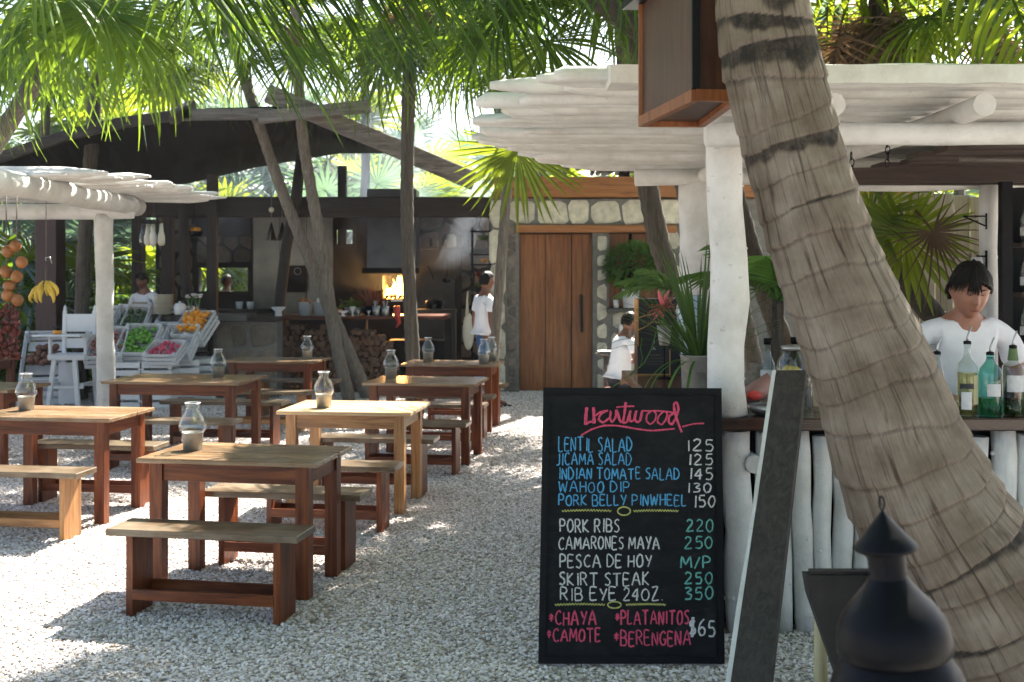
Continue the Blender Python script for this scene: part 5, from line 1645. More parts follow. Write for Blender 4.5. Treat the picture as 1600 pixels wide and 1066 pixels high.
def person(label, loc, rz=0, scale=1.0, pose=None, hs=1.0, head_rot=(0, 0, 0), skin=None, shirt=None, trousers=None, voxel=.009, apron=None, hair_len=0.0, shoes=False, sleeve=.62, lower=True, strands=0):
    J = dict(pelvis=(0, 0, .96), waist=(0, -.01, 1.1), chest=(0, 0, 1.3), nb=(0, .01, 1.45), neck=(0, -.012, 1.52), head=(0, -.035, 1.64))
    for s, n in ((-1, 'r'), (1, 'l')):
        J['sh' + n] = (s * .185, 0, 1.405); J['el' + n] = (s * .245, .03, 1.12); J['wr' + n] = (s * .25, -.05, .88); J['ha' + n] = (s * .245, -.08, .80)
        J['hp' + n] = (s * .095, 0, .92); J['kn' + n] = (s * .105, -.02, .50); J['an' + n] = (s * .11, .03, .085); J['to' + n] = (s * .13, -.15, .03); J['he' + n] = (s * .11, .06, .04)
    if pose: J.update(pose)
    J = {k: Vector(v) * scale for k, v in J.items()}
    S = scale
    t = thing("person", label, "person", loc, rz)
    V, E = [], []
    idx = {}
    def add(k, rx, ry=None, co=None):
        idx[k] = len(V); V.append((tuple(co if co is not None else J[k]), rx * S, (ry or rx) * S)); return idx[k]
    def link(a, b): E.append((idx[a], idx[b]))
    add('pelvis', .15, .105); add('waist', .13, .095); link('pelvis', 'waist')
    add('chest', .145, .105); link('waist', 'chest')
    add('nb', .06, .055); link('chest', 'nb'); add('neck', .054); link('nb', 'neck')
    add('hc', .05, co=J['neck'].lerp(J['head'], .7)); link('neck', 'hc')
    for n in 'rl':
        add('sh' + n, .058); link('nb', 'sh' + n)
        m = J['sh' + n].lerp(J['el' + n], .5); add('ua' + n, .046, co=m); link('sh' + n, 'ua' + n)
        add('el' + n, .038); link('ua' + n, 'el' + n)
        m = J['el' + n].lerp(J['wr' + n], .35); add('fa' + n, .038, co=m); link('el' + n, 'fa' + n)
        add('wr' + n, .025, .02); link('fa' + n, 'wr' + n)
        hd = (J['ha' + n] - J['wr' + n]).normalized()
        sg = 1 if n == 'l' else -1
        fw = Vector((0, -1, 0)) if abs(hd.y) < .8 else Vector((-sg, 0, 0))
        fw = (fw - hd * fw.dot(hd)).normalized(); nrm = hd.cross(fw)
        if nrm.dot(Vector((-sg, 0, 0))) < 0: nrm = -nrm       # palm side
        add('pm' + n, .034, .016, co=J['wr' + n] + hd * .055 * S); link('wr' + n, 'pm' + n)
        for q in range(4):
            o0 = J['wr' + n] + hd * .075 * S + fw * (.027 - .018 * q) * S
            Lf = (.068, .076, .07, .055)[q] * S
            k1 = 'f%d%s' % (q, n)
            add(k1 + 'a', .0095, co=o0); link('pm' + n, k1 + 'a')
            add(k1 + 'b', .0088, co=o0 + (hd * .9 + nrm * .25).normalized() * Lf * .5); link(k1 + 'a', k1 + 'b')
            add(k1 + 'c', .0075, co=o0 + (hd * .9 + nrm * .25).normalized() * Lf * .5 + (hd * .6 + nrm * .7).normalized() * Lf * .5); link(k1 + 'b', k1 + 'c')
        o0 = J['wr' + n] + hd * .03 * S + fw * .028 * S
        add('t1' + n, .012, co=o0); link('wr' + n, 't1' + n)
        add('t2' + n, .0095, co=o0 + (hd * .7 + fw * .6 + nrm * .3).normalized() * .045 * S); link('t1' + n, 't2' + n)
        if lower:
            add('hp' + n, .098); link('pelvis', 'hp' + n)
            m = J['hp' + n].lerp(J['kn' + n], .5); add('th' + n, .085, co=m); link('hp' + n, 'th' + n)
            add('kn' + n, .058); link('th' + n, 'kn' + n)
            m = J['kn' + n].lerp(J['an' + n], .35); add('ca' + n, .056, co=m); link('kn' + n, 'ca' + n)
            add('an' + n, .036); link('ca' + n, 'an' + n)
            add('he' + n, .034, .03); link('an' + n, 'he' + n)
            add('to' + n, .042, .022); link('an' + n, 'to' + n)
    me = skin_mesh(V, E, 2)
    hm = Euler([R(a) for a in head_rot]).to_matrix()
    hk = hs * S
    bm = bmesh.new(); bm.from_mesh(me)
    hv = [bm.verts.new(J['head'] + hm @ (v * hk)) for v in HV]
    for f in HF:
        try: bm.faces.new([hv[i] for i in f])
        except ValueError: pass
    bmesh.ops.remove_doubles(bm, verts=hv, dist=1e-5)
    bm.to_mesh(me); bm.free()
    o = bpy.data.objects.new("tmpb", me); COL.objects.link(o)
    r = o.modifiers.new("r", 'REMESH'); r.mode = 'VOXEL'; r.voxel_size = voxel; r.use_smooth_shade = True
    bpy.context.view_layer.update()
    me2 = bpy.data.meshes.new_from_object(o.evaluated_get(bpy.context.evaluated_depsgraph_get()))
    bpy.data.objects.remove(o)
    me2.materials.clear(); me2.materials.append(skin or M_skin)
    me2.polygons.foreach_set('use_smooth', [True] * len(me2.polygons))
    b = bpy.data.objects.new("body", me2); COL.objects.link(b); b.parent = t
    # hair cap
    hb = MB(); N = 56
    hairv, keep = [], []
    for v in HV:
        u = Vector((v.x / .074, v.y / .093, v.z / .118))
        front = max(0, -u.y)
        line = -.45 - hair_len + front * 1.0 if u.y < .1 else -.38 - hair_len
        if u.y < -.35: line = .50 - .42 * max(0, u.x) - .12 * max(0, -u.x) + .02 * math.sin(u.x * 17)
        elif u.y < .12: line = .02 + (.12 - u.y) * 1.0
        keep.append(u.z > line)
        nz = mnoise.noise((v.x * 40, v.y * 40, v.z * 15)) * .006 + mnoise.noise((v.x * 130, v.y * 60, v.z * 40)) * .003
        hairv.append(J['head'] + hm @ ((v + Vector((u.x, u.y, max(u.z, -.2))).normalized() * (.013 + nz)) * hk))
    fs = [f for f in HF if all(keep[i] for i in f)]
    hb.add(hairv, fs, True)
    h = hb.build("hair", M_hair, t, W=False, fix=False)
    sd = h.modifiers.new("thick", 'SOLIDIFY'); sd.thickness = .016 * S; sd.offset = -.6
    if strands:
        rs = random.Random(5); hs_ = MB()
        for k in range(strands):
            az0 = rs.uniform(-1.9, 1.9); part = -.25
            end_el = {True: rs.uniform(.30, .55) - .25 * (az0 < .2), False: rs.uniform(-.02, .25)}[abs(az0) < .95]
            pts = []
            for i in range(7):
                f = i / 6
                el = 1.45 + (end_el - 1.45) * f
                az = part + (az0 - part) * (f ** .8)
                u = Vector((math.sin(az) * math.cos(el), -math.cos(az) * math.cos(el), math.sin(el)))
                rr_ = 1.0 + (.20 if abs(az) < 1 else .22) * (1 - .35 * f ** 3) + rs.uniform(-.015, .02)
                pts.append(J['head'] + hm @ (Vector((u.x * .074, u.y * .093, u.z * .118)) * rr_ * hk))
            w0 = rs.uniform(.003, .0055)
            hs_.tube(pts, [w0, w0, w0, w0 * .9, w0 * .8, w0 * .5, w0 * .12], 5, seed=k)
        hs_.build("hair_strands", M_hair, h, W=False)
    # face details
    def onhead(x, y, z): return J['head'] + hm @ (Vector((x, y, z)) * hk)
    for s in (-1, 1):
        q = MB(); q.tube([onhead(s * x, y, z) for x, y, z in ((.012, -.096, .027), (.026, -.0955, .033), (.042, -.085, .029))], [.0028 * S, .0038 * S, .002 * S], 6); q.build("eyebrow", M_hair, t, W=False)
        q = MB(); q.tube([onhead(s * x, y, z) for x, y, z in ((.014, -.0855, .010), (.026, -.088, .0065), (.038, -.079, .009))], [.0012 * S, .002 * S, .0012 * S], 5); q.build("eyelashes", M_hair, t, W=False)
    q = MB(); q.tube([onhead(x, y, z) for x, y, z in ((-.02, -.083, -.063), (0, -.0885, -.0615), (.02, -.083, -.063))], [.002 * S, .0045 * S, .002 * S], 6); q.build("lips", M_lip, t, W=False)
    # clothes
    def cloth(nm, items, links, mat):
        ids = {k: i for i, (k, _, _, _) in enumerate(items)}
        m = skin_mesh([(tuple(c if c is not None else J[k]), rx * S, ry * S) for k, rx, ry, c in items], [(ids[a], ids[b_]) for a, b_ in links], 2)
        for i, v in enumerate(m.vertices):
            w = mnoise.noise((v.co.x * 9, v.co.y * 9, v.co.z * 6)) * .008 + (1 - abs(mnoise.noise((v.co.x * 14 + v.co.z * 6, v.co.y * 14, v.co.z * 9 - v.co.x * 5)))) * .011 - .012
            v.co += v.normal * w * S
        m.materials.clear(); m.materials.append(mat)
        m.polygons.foreach_set('use_smooth', [True] * len(m.polygons))
        c = bpy.data.objects.new(nm, m); COL.objects.link(c); c.parent = t
        return c
    if shirt:
        hem = J['pelvis'].lerp(J['waist'], .1)
        it = [('waist', .165, .135, None), ('chest', .175, .135, None), ('nb', .1, .095, J['nb'] - Vector((0, 0, .012 * S))), ('hem', .175, .145, hem), ('top', .074, .072, J['nb'].lerp(J['neck'], .3))]
        lk = [('waist', 'chest'), ('chest', 'nb'), ('waist', 'hem'), ('nb', 'top')]
        for n in 'rl':
            it += [('sh' + n, .068, .07, None), ('sl' + n, .07, .07, J['sh' + n].lerp(J['el' + n], sleeve)), ('sm' + n, .07, .07, J['sh' + n].lerp(J['el' + n], sleeve * .55))]
            lk += [('nb', 'sh' + n), ('sh' + n, 'sm' + n), ('sm' + n, 'sl' + n)]
        cloth("shirt", it, lk, shirt)
    if trousers and lower:
        it = [('pelvis', .155, .125, None), ('wb', .145, .118, J['pelvis'].lerp(J['waist'], .5))]
        lk = [('pelvis', 'wb')]
        for n in 'rl':
            it += [('hp' + n, .112, .112, None), ('th' + n, .1, .1, J['hp' + n].lerp(J['kn' + n], .5)), ('kn' + n, .078, .078, None), ('ca' + n, .075, .075, J['kn' + n].lerp(J['an' + n], .4)), ('an' + n, .066, .066, None)]
            lk += [('pelvis', 'hp' + n), ('hp' + n, 'th' + n), ('th' + n, 'kn' + n), ('kn' + n, 'ca' + n), ('ca' + n, 'an' + n)]
        cloth("trousers", it, lk, trousers)
        for n in 'rl':
            q = MB(); d = (J['to' + n] - J['he' + n]); c = (J['to' + n] + J['he' + n]) / 2
            q.bar(J['he' + n] - Vector((0, 0, .034 * S)), J['to' + n] + d.normalized() * .06 - Vector((0, 0, .022 * S)), .09 * S, .02, bev=.004); q.build("sandal", M_black, t, W=False)
    if apron:
        q = MB(); z0, z1 = .55 * S, 1.33 * S
        vs = []
        for i in range(9):
            z = z0 + (z1 - z0) * i / 8
            w = (.2 if z < 1.1 * S else .13) * S
            for k in range(7):
                a = -1 + 2 * k / 6
                vs.append((a * w, -(.155 + .02 * math.cos(a * 1.5)) * S - (.02 if z < 1.1 * S else .0) + .05 * abs(a) ** 2 + J['waist'].y, z))
        fs = [(i * 7 + k, i * 7 + k + 1, i * 7 + 8 + k, i * 7 + 7 + k) for i in range(8) for k in range(6)]
        q.add(vs, fs, True); c = q.build("apron", apron, t, W=False, fix=False)
        sd = c.modifiers.new("t", 'SOLIDIFY'); sd.thickness = .006
    return t

person("dark haired barman in a white T-shirt looking down behind the bottles", (X(1499, 6.15), 6.15, -.03), 0, 1.08,
       dict(chest=(0, -.03, 1.27), nb=(0, -.05, 1.40), neck=(0, -.085, 1.46), head=(0, -.135, 1.565), shr=(-.215, -.04, 1.355), shl=(.215, -.04, 1.355), elr=(-.29, -.08, 1.10), ell=(.31, -.02, 1.08), wrr=(-.14, -.24, 1.06), wrl=(.2, -.2, .98), har=(-.07, -.30, 1.06), hal=(.16, -.26, .93)),
       hs=1.13, head_rot=(16, 0, -4), shirt=M_cloth, trousers=M_navy, voxel=.0055, sleeve=.6, skin=M_skin, strands=230)
person("walking man with black hair in a white T-shirt, blue jeans and sandals", (X(757, 14.8), 14.8, 0), R(118), 1.0,
       dict(wrl=(.24, -.02, .86), knl=(.1, -.16, .50), anl=(.1, -.2, .09), tol=(.1, -.38, .035), hel=(.1, -.17, .04), knr=(-.1, .08, .5), anr=(-.1, .32, .11), tor=(-.1, .17, .035), her=(-.1, .36, .09)),
       skin=M_skin2, shirt=M_cloth, trousers=M_denim, voxel=.01)
person("seated man in a white T-shirt with his back turned, left of the black box", (X(966, 13.9), 13.9, 0), R(112), 1.0,
       dict(pelvis=(0, 0, .47), waist=(0, -.02, .62), chest=(0, -.05, .83), nb=(0, -.08, .97), neck=(0, -.11, 1.04), head=(0, -.15, 1.15), shr=(-.19, -.08, .93), shl=(.19, -.08, .93), elr=(-.24, -.12, .68), ell=(.24, -.1, .66), wrr=(-.16, -.34, .66), wrl=(.16, -.34, .66), har=(-.12, -.42, .66), hal=(.12, -.42, .66),
            hpr=(-.1, 0, .45), hpl=(.1, 0, .45), knr=(-.14, -.42, .46), knl=(.14, -.42, .46), anr=(-.14, -.4, .09), anl=(.14, -.4, .09), tor=(-.14, -.58, .03), tol=(.14, -.58, .03), her=(-.14, -.36, .04), hel=(.14, -.36, .04)),
       skin=M_skin2, shirt=M_cloth, trousers=M_navy, voxel=.01, head_rot=(12, 0, 0))
person("dark haired cook in a white shirt and tan apron behind the serving counter", (X(226, 16.6), 16.6, 0), R(-18), 1.0,
       dict(wrr=(-.12, -.3, 1.16), wrl=(.14, -.3, 1.14), har=(-.06, -.36, 1.15), hal=(.08, -.36, 1.13), head=(0, -.06, 1.63)), skin=M_skin2, shirt=M_cloth, trousers=M_navy, apron=M_apron, voxel=.011, head_rot=(18, 0, 0))
person("second cook in profile seen through the kitchen window opening", (X(352, 20.4), 20.4, 0), R(70), .97, None, skin=M_skin2, shirt=M_cloth, trousers=M_navy, voxel=.013)
def stool_low():
    t = thing("stool", "low wooden stool under the seated man", "stool", (X(966, 13.9), 13.9, 0))
    q = MB(); q.box((0, 0, .34), (.34, .34, .035), bev=.006); q.build("seat", W_leg['x'], t, W=False)
    for a in (-1, 1):
        for c in (-1, 1):
            q = MB(); q.bar((a * .13, c * .13, .325), (a * .15, c * .15, 0), .035, .035); q.build("leg", W_leg['z'], t, W=False)
stool_low()
def plate():
    p = P(946, 551, 14.1)
    t = thing("plate", "white plate held beside the seated man's back", "plate", tuple(p))
    q = MB(); q.lathe([(0, 0), (.06, .0), (.105, .02), (.1, .024), (.06, .006), (0, .005)], 24); q.build("dish", M_paint, t, W=False)
    s = thing("side_table", "small wooden side table carrying the white plate", "table", (p.x, p.y, 0))
    q = MB(); q.lathe([(.12, p.z - .03), (.12, p.z - .002)], 16); q.build("top", W_grey['x'], s, W=False)
    q = MB(); q.tube([(0, 0, 0), (0, 0, p.z - .03)], .025, 8); q.build("leg", W_grey['z'], s, W=False)
plate()
def wall_lamp2():
    for (px, py, lb) in ((970, 514, "small white lamp fixed to the stone wall above the seated man"),):
        c = P(px, py, DB - .08); q = MB(); q.lathe([(.03, -.06), (.035, .06), (.02, .065)], 14, c); tag(q.build("wall_lamp", M_paint), lb, "lamp")
    p = P(963, 481, DB - .03); q = MB(); q.lathe([(.035, .0), (.05, .12), (.045, .12), (.03, .01), (0, .008)], 16, (p.x, DB - .04, Z(481, DB) - .004)); tag(q.build("cup", M_paint), "small white cup on the window sill beside the potted bush", "cup")
wall_lamp2()

# ------------------------------------------------------------------ produce crates
def crate(label, loc, rz=0, rx=0, w=.5, d=.36, h=.26):
    t = thing("crate", label, "crate", loc, 0, "white slatted produce crates")
    t.rotation_euler = (R(rx), 0, R(rz))
    th = .012
    def bx(c, s, n="slat"):
        q = MB(); q.box(c, s, bev=.002); q.build(n, M_paint, t, W=False)
    for sx in (-1, 1):
        for sy in (-1, 1): bx((sx * (w / 2 - .018), sy * (d / 2 - .018), h / 2), (.034, .034, h), "corner_post")
    ns = 3
    for k in range(ns):
        z = (k + .5) * h / ns; sh = h / ns * .68
        for sy in (-1, 1): bx((0, sy * (d / 2 + th / 2), z), (w + 2 * th, th, sh))
        for sx in (-1, 1): bx((sx * (w / 2 + th / 2), 0, z), (th, d - .002, sh))
    for k in range(4):
        bx((0, -d / 2 + (k + .5) * d / 4, .006), (w - .04, d / 4 * .8, .012), "bottom_slat")
    return t
def fill(cr, n, r, mat, name, label, group, w=.5, d=.36, h=.26, sc=(1, 1, 1), lvl=.62, seed=0):
    rng = random.Random(seed)
    q = MB(); q.ball((0, 0, 0), r, 10, 7, sc=sc, jit=.03)
    src = q.build(name, mat, None, W=False, fix=False)
    tag(src, label, name, group)
    cr_m = Matrix.Translation(cr.location) @ cr.rotation_euler.to_matrix().to_4x4()
    tilt = math.tan(cr.rotation_euler.x)
    first = True
    k = 0
    while k < n:
        x = rng.uniform(-w / 2 + r * 1.6, w / 2 - r * 1.6); y = rng.uniform(-d / 2 + r * 1.6, d / 2 - r * 1.6)
        z = h * lvl + rng.uniform(-r, r) * .9 + .04 * (1 - abs(x) / w * 2) 
        o = src if first else src.copy()
        if not first: COL.objects.link(o)
        first = False
        o.location = cr_m @ Vector((x, y, z)); o.rotation_euler = (rng.uniform(0, 6), rng.uniform(0, 6), rng.uniform(0, 6)); k += 1
M_lime = M_plain("lime_skin", (.12, .3, .03), .4, amt=.3)
M_rad = M_plain("radish_skin", (.55, .06, .12), .4, amt=.3)
M_mango = M_plain("mango_skin", (.75, .3, .02), .4, amt=.3)
M_pot = M_plain("brown_tuber", (.14, .06, .035), .8, amt=.35, scale=20)
M_onion = M_plain("onion_skin", (.28, .09, .07), .5, amt=.3)
M_avo = M_plain("avocado_skin", (.05, .09, .03), .5, amt=.3)
M_whg = M_plain("garlic_skin", (.6, .58, .55), .6, amt=.1)
CD = 15.2
def C(px, py, D=CD): return P(px, py, D)
low = [("lower white crate nearest the white post", 205, 15.0), ("lower white crate under the radish crate", 251, 15.0), ("lower white crate right of the radish crate's base", 293, 15.35), ("lower white crate by the serving counter", 318, 15.7)]
for lb, px, D in low:
    crate(lb, (X(px, D), D, .31), 12 if px > 280 else 0, 0, .38 if px < 280 else .3, .4, .3)
    crate(lb.replace("lower", "bottom"), (X(px, D), D, 0.0), 12 if px > 280 else 0, 0, .38 if px < 280 else .3, .4, .3)
z0 = .62
c1 = crate("tilted white crate full of green limes", (X(222, CD), CD - .02, z0 + .1), -4, 38, .46, .56, .24); fill(c1, 75, .03, M_lime, "lime", "green lime heaped in the tilted crate", "limes in the crate", .46, .56, .24, seed=1)
c2 = crate("tilted white crate of pink radishes", (X(262, 14.9), 14.85, z0 + .03), -8, 26, .42, .36, .17); fill(c2, 70, .021, M_rad, "radish", "pink radish heaped in the white crate", "radishes in the crate", .42, .36, .17, seed=2)
c3 = crate("tilted white crate right of the radishes holding pale garlic", (X(283, 15.25), 15.3, z0 + .12), -10, 42, .42, .5, .22); fill(c3, 10, .03, M_whg, "garlic", "pale garlic bulb in the tilted crate", "garlic in the crate", .42, .5, .22, lvl=.35, seed=3)
c4 = crate("tilted white crate of orange mangoes by the counter", (X(309, 15.6), 15.6, z0 + .28), -14, 36, .42, .5, .24); fill(c4, 55, .036, M_mango, "mango", "orange mango heaped in the crate by the counter", "mangoes in the crate", .42, .5, .24, sc=(1, .85, 1.15), lvl=.9, seed=4)
c5 = crate("tilted white crate of red onions behind the white post", (X(174, 15.2), 15.1, z0 + .06), 6, 38, .46, .56, .24); fill(c5, 50, .03, M_onion, "onion", "red onion in the crate behind the white post", "onions in the crate", .46, .56, .24, seed=5)
c6 = crate("rear white crate of dark avocados above the limes", (X(206, 15.7), 15.75, z0 + .38), 0, 34, .44, .5, .22); fill(c6, 36, .034, M_avo, "avocado", "dark avocado in the rear crate", "avocados in the crate", .44, .5, .22, sc=(1, 1, 1.3), lvl=.4, seed=6)
c7 = crate("rear white crate directly behind the white post", (X(170, 15.7), 15.75, z0 + .36), 0, 34, .44, .5, .22)
c8 = crate("empty white crate between the limes and the mangoes", (X(277, 15.9), 15.9, z0 + .4), -6, 30, .4, .4, .2)
c9 = crate("white crate of brown tubers left of the high chair", (X(72, 15.5), 15.45, .52), 14, 48, .5, .8, .22); fill(c9, 44, .045, M_pot, "tuber", "round brown tuber in the crate left of the high chair", "tubers in the crate", .5, .4, .22, sc=(1, 1, 1.1), lvl=.75, seed=7)
c10 = crate("grey shaded crate under the tubers", (X(76, 15.4), 15.4, .0), 10, 0, .5, .4, .3)
def crate_stand():
    t = thing("crate_stand", "dark wooden stand behind the lower crates carrying the tilted ones", "stand", (X(235, 15.9), 15.9, 0))
    for (x0, x1, y, z) in ((X(150, 15.9), X(330, 15.9), 15.95, .95), (X(150, 15.6), X(330, 15.6), 15.55, .66)):
        q = MB(); q.bar((x0, y, z), (x1, y, z), .3, .03); q.build("shelf", W_dark['x'], t)
    for px in (152, 240, 328):
        q = MB(); q.bar((X(px, 15.95), 15.98, 0), (X(px, 15.95), 15.98, .93), .06, .06); q.build("leg", W_dark['z'], t)
    t2 = thing("crate_stand", "low dark stand holding up the crate of tubers", "stand", (X(72, 14.9), 15.1, 0))
    q = MB(); q.box((X(72, 15.5), 15.75, .25), (.4, .2, .5)); q.build("base", W_dark['x'], t2)
crate_stand()

# ------------------------------------------------------------------ high chair
def high_chair():
    D = 14.9
    t = thing("high_chair", "white painted wooden high chair with a tray in front of the crates", "high chair", (X(110, D), D, 0))
    def bar(n, a, b, w, h=None):
        q = MB(); q.bar(a, b, w, h or w, bev=.004); q.build(n, M_paint, t, W=False)
    k = 1.0
    s = .5 * k
    for (x, y, xt) in ((-.19, -.2, -.13), (.17, -.2, .11), (-.16, .2, -.13), (.25, .2, .22)):
        bar("leg", (x, y, 0), (xt, y * .75, .62), .05)
    for y in (-.17, .17): bar("stretcher", (-.17, y, .27), (.22, y, .27), .03, .035)
    for x in (-.16, .2): bar("stretcher", (x, -.17, .30), (x, .17, .30), .03, .035)
    q = MB(); q.box((.02, 0, .63), (.44, .38, .07), bev=.01); q.build("seat", M_paint, t, W=False)
    for x in (-.19, .23):
        bar("arm_post", (x, -.13, .66), (x, -.13, .86), .035)
        bar("arm_rest", (x, -.2, .88), (x, .19, .88), .05, .03)
    for x in (-.14, .22):
        bar("back_post", (x, .17, .66), (x, .2, 1.16), .045)
        q = MB(); q.lathe([(.02, 0), (.028, .015), (.014, .035), (.02, .055), (.006, .09)], 12, (x, .2, 1.16)); q.build("finial", M_paint, t, W=False)
    q = MB(); q.box((.04, .19, 1.03), (.33, .022, .22), bev=.006); q.build("backrest", M_paint, t, W=False)
    q = MB(); q.box((.04, .18, .78), (.33, .022, .12), bev=.006); q.build("backrest", M_paint, t, W=False)
    q = MB(); q.box((-.02, -.27, .90), (.56, .26, .028), bev=.008); q.build("tray", M_paint, t, W=False)
    q = MB(); q.box((-.05, .05, .30), (.22, .02, .5)); q.build("panel", M_paint, t, W=False)
    lx, ly = X(104, D) , D - .3
    t.scale = (1.08, 1.08, 1.06)
    c = thing("candle_holder", "small yellow glass candle holder with a dark handle on the high chair tray", "candle holder", (lx, ly, .97))
    q = MB(); q.lathe([(.045, 0), (.058, .02), (.05, .045), (.03, .05)], 16); q.build("glass_body", M_mango, c, W=False)
    q = MB(); q.tube([(-.05, 0, .09), (0, 0, .06), (.055, 0, .1)], .01, 6); q.lathe([(.03, .05), (.02, .08), (.012, .12)], 12); q.build("handle", M_black, c, W=False)
high_chair()

# ------------------------------------------------------------------ hanging fruit at the left
def hanging_left():
    q = MB(); D = 16.3
    q.bar((X(79, D), D, 0), (X(79, D), D, 3.2), .34, .3, bev=.01); tag(q.build("timber_post", W_maroon), "thick dark red timber post behind the bananas", "post")
    rng = random.Random(12)
    D = 10.2
    spots = [(12, 393), (24, 385), (9, 425), (26, 432), (12, 462), (27, 469), (14, 447), (34, 410)]
    strg = thing("fruit_rope", "rope with leaves holding the hanging orange gourds at the left edge", "rope", (X(18, D), D, 1.2))
    for px in (10, 26):
        q = MB(); q.tube([(X(px, D), D, 2.45), (X(px, D), D, Z(475, D))], .006, 5); q.build("cord", W_grey['z'], strg)
    for k in range(26):
        q = MB(); blade(q, P(rng.uniform(2, 36), rng.uniform(360, 500), D + .06), (rng.uniform(-1, 1), rng.uniform(-.5, .5), rng.uniform(-1, .4)), rng.uniform(.12, .22), .06, .5, 4); q.build("leaf", L_fan2, strg, fix=False)
    for i, (px, py) in enumerate(spots):
        q = MB(); c = P(px, py, D - .03); q.ball(c, .052, 12, 8, sc=(1, 1, .95 + .2 * rng.random()), jit=.02)
        w = sorted(range(8), key=lambda j: spots[j][1]).index(i)
        tag(q.build("gourd", M_gourd), ("topmost", "second highest", "third highest", "fourth highest", "fifth highest", "third lowest", "second lowest", "lowest")[w] + " orange gourd in the bunch hanging at the left edge", "gourd", "hanging orange gourds")
    D = 11.0
    t = thing("banana_bunch", "bunch of yellow bananas hanging from a hook on the dark red post", "bananas", tuple(P(72, 435, D)))
    for k in range(13):
        a = rng.uniform(-1, 1); c = P(72 + a * 8, 436, D)
        row = k % 3
        q = MB(); pts = []
        for s in range(6):
            f = s / 5
            pts.append(c + Vector((a * .09 * math.sin(f * 2.2), -.03 + rng.uniform(-.004, .004) - .03 * math.sin(f * 3), -.02 - .055 * row * .6 - f * .14)))
        q.tube(pts, [.006, .016, .019, .018, .014, .005], 8); q.build("banana", M_ban, t)
    q = MB(); q.tube([P(72, 408, D), P(72, 440, D), P(80, 470, D)], [.008, .014, .008], 7); q.build("stem", W_grey['z'], t)
    q = MB(); q.tube([P(72, 408, D), P(71, 403, D), P(78, 402, D), P(81, 412, D)], .006, 6); q.build("hook", M_metal, t)
    q = MB(); q.tube([(X(72, D), D, 2.45), P(72, 404, D)], .004, 5); q.build("cord", W_grey['z'], t)
    # dried red flowers at the edge
    t = thing("dried_bundle", "hanging bundle of dark red dried flowers under the gourds", "dried flowers", tuple(P(15, 540, 10.2)))
    D = 10.2; q = MB()
    for k in range(160):
        q.ball(P(rng.uniform(0, 30), rng.uniform(478, 560), D + rng.uniform(-.08, .08)), rng.uniform(.012, .024), 6, 4, jit=.2)
    q.build("flowers", M_redbr, t)['kind'] = 'stuff'
    q = MB(); q.tube([P(15, 440, D), P(15, 540, D)], .006, 5); q.build("cord", W_grey['z'], t)
W_maroon = M_wood("maroon_post", (.012, .004, .003), (.03, .01, .008), (.05, .018, .014), axis='z', rough=.6)
M_gourd = M_plain("gourd_skin", (.26, .1, .025), .5, amt=.35, scale=12)
M_ban = M_plain("banana_skin", (.6, .42, .05), .5, amt=.3)
M_redbr = M_plain("red_brown_buds", (.1, .02, .015), .8, amt=.5)
hanging_left()

# ------------------------------------------------------------------ firewood under the counter
def firewood():
    rng = random.Random(15)
    D = 16.75
    m1 = M_wood("bark_brown", (.05, .028, .018), (.12, .065, .04), (.2, .12, .08), axis='y', rough=.9)
    # bundles: centre, radius -> logs inside a circle
    used = []
    def top(px):
        prof = [(408, 535), (425, 522), (440, 505), (470, 502), (492, 520), (500, 508), (520, 515), (535, 540), (548, 512), (575, 512), (590, 520), (610, 530), (618, 580)]
        for a, c in zip(prof, prof[1:]):
            if a[0] <= px <= c[0]: return a[1] + (c[1] - a[1]) * (px - a[0]) / (c[0] - a[0])
        return 600
    cnt = 0
    src = {}
    for v in range(6):
        q = MB(); K = 7 if v % 2 else 5
        rr = random.Random(v)
        rad = [.042 * rr.uniform(.75, 1.2) for _ in range(K)]
        poly = [(rad[i] * math.cos(6.283 * i / K), rad[i] * math.sin(6.283 * i / K)) for i in range(K)]
        q.prism(poly, -.17, .17)
        src[v] = q.mesh("firewood_log"); src[v].materials.append(m1)
    y = 0
    z = .035
    while z < Z(500, D):
        x = X(408, D) + (.03 if y % 2 else 0)
        while x < X(618, D):
            px = 800 + x / D * F
            if z < Z(top(px), D) - .02 and cnt < 290:
                o = bpy.data.objects.new("firewood_log", src[rng.randrange(6)])
                COL.objects.link(o); cnt += 1
                o.location = (x + rng.uniform(-.008, .008), D + .17 + rng.uniform(-.07, .05), z + rng.uniform(-.008, .008))
                o.rotation_euler = (rng.uniform(-.06, .06), rng.uniform(0, 6.28), rng.uniform(-.1, .1))
                sc = rng.uniform(.85, 1.25); o.scale = (sc, 1, sc)
                tag(o, "split brown log end in the firewood pile under the kitchen counter", "log", "split logs piled under the kitchen counter")
            x += .088
        z += .076; y += 1
firewood()

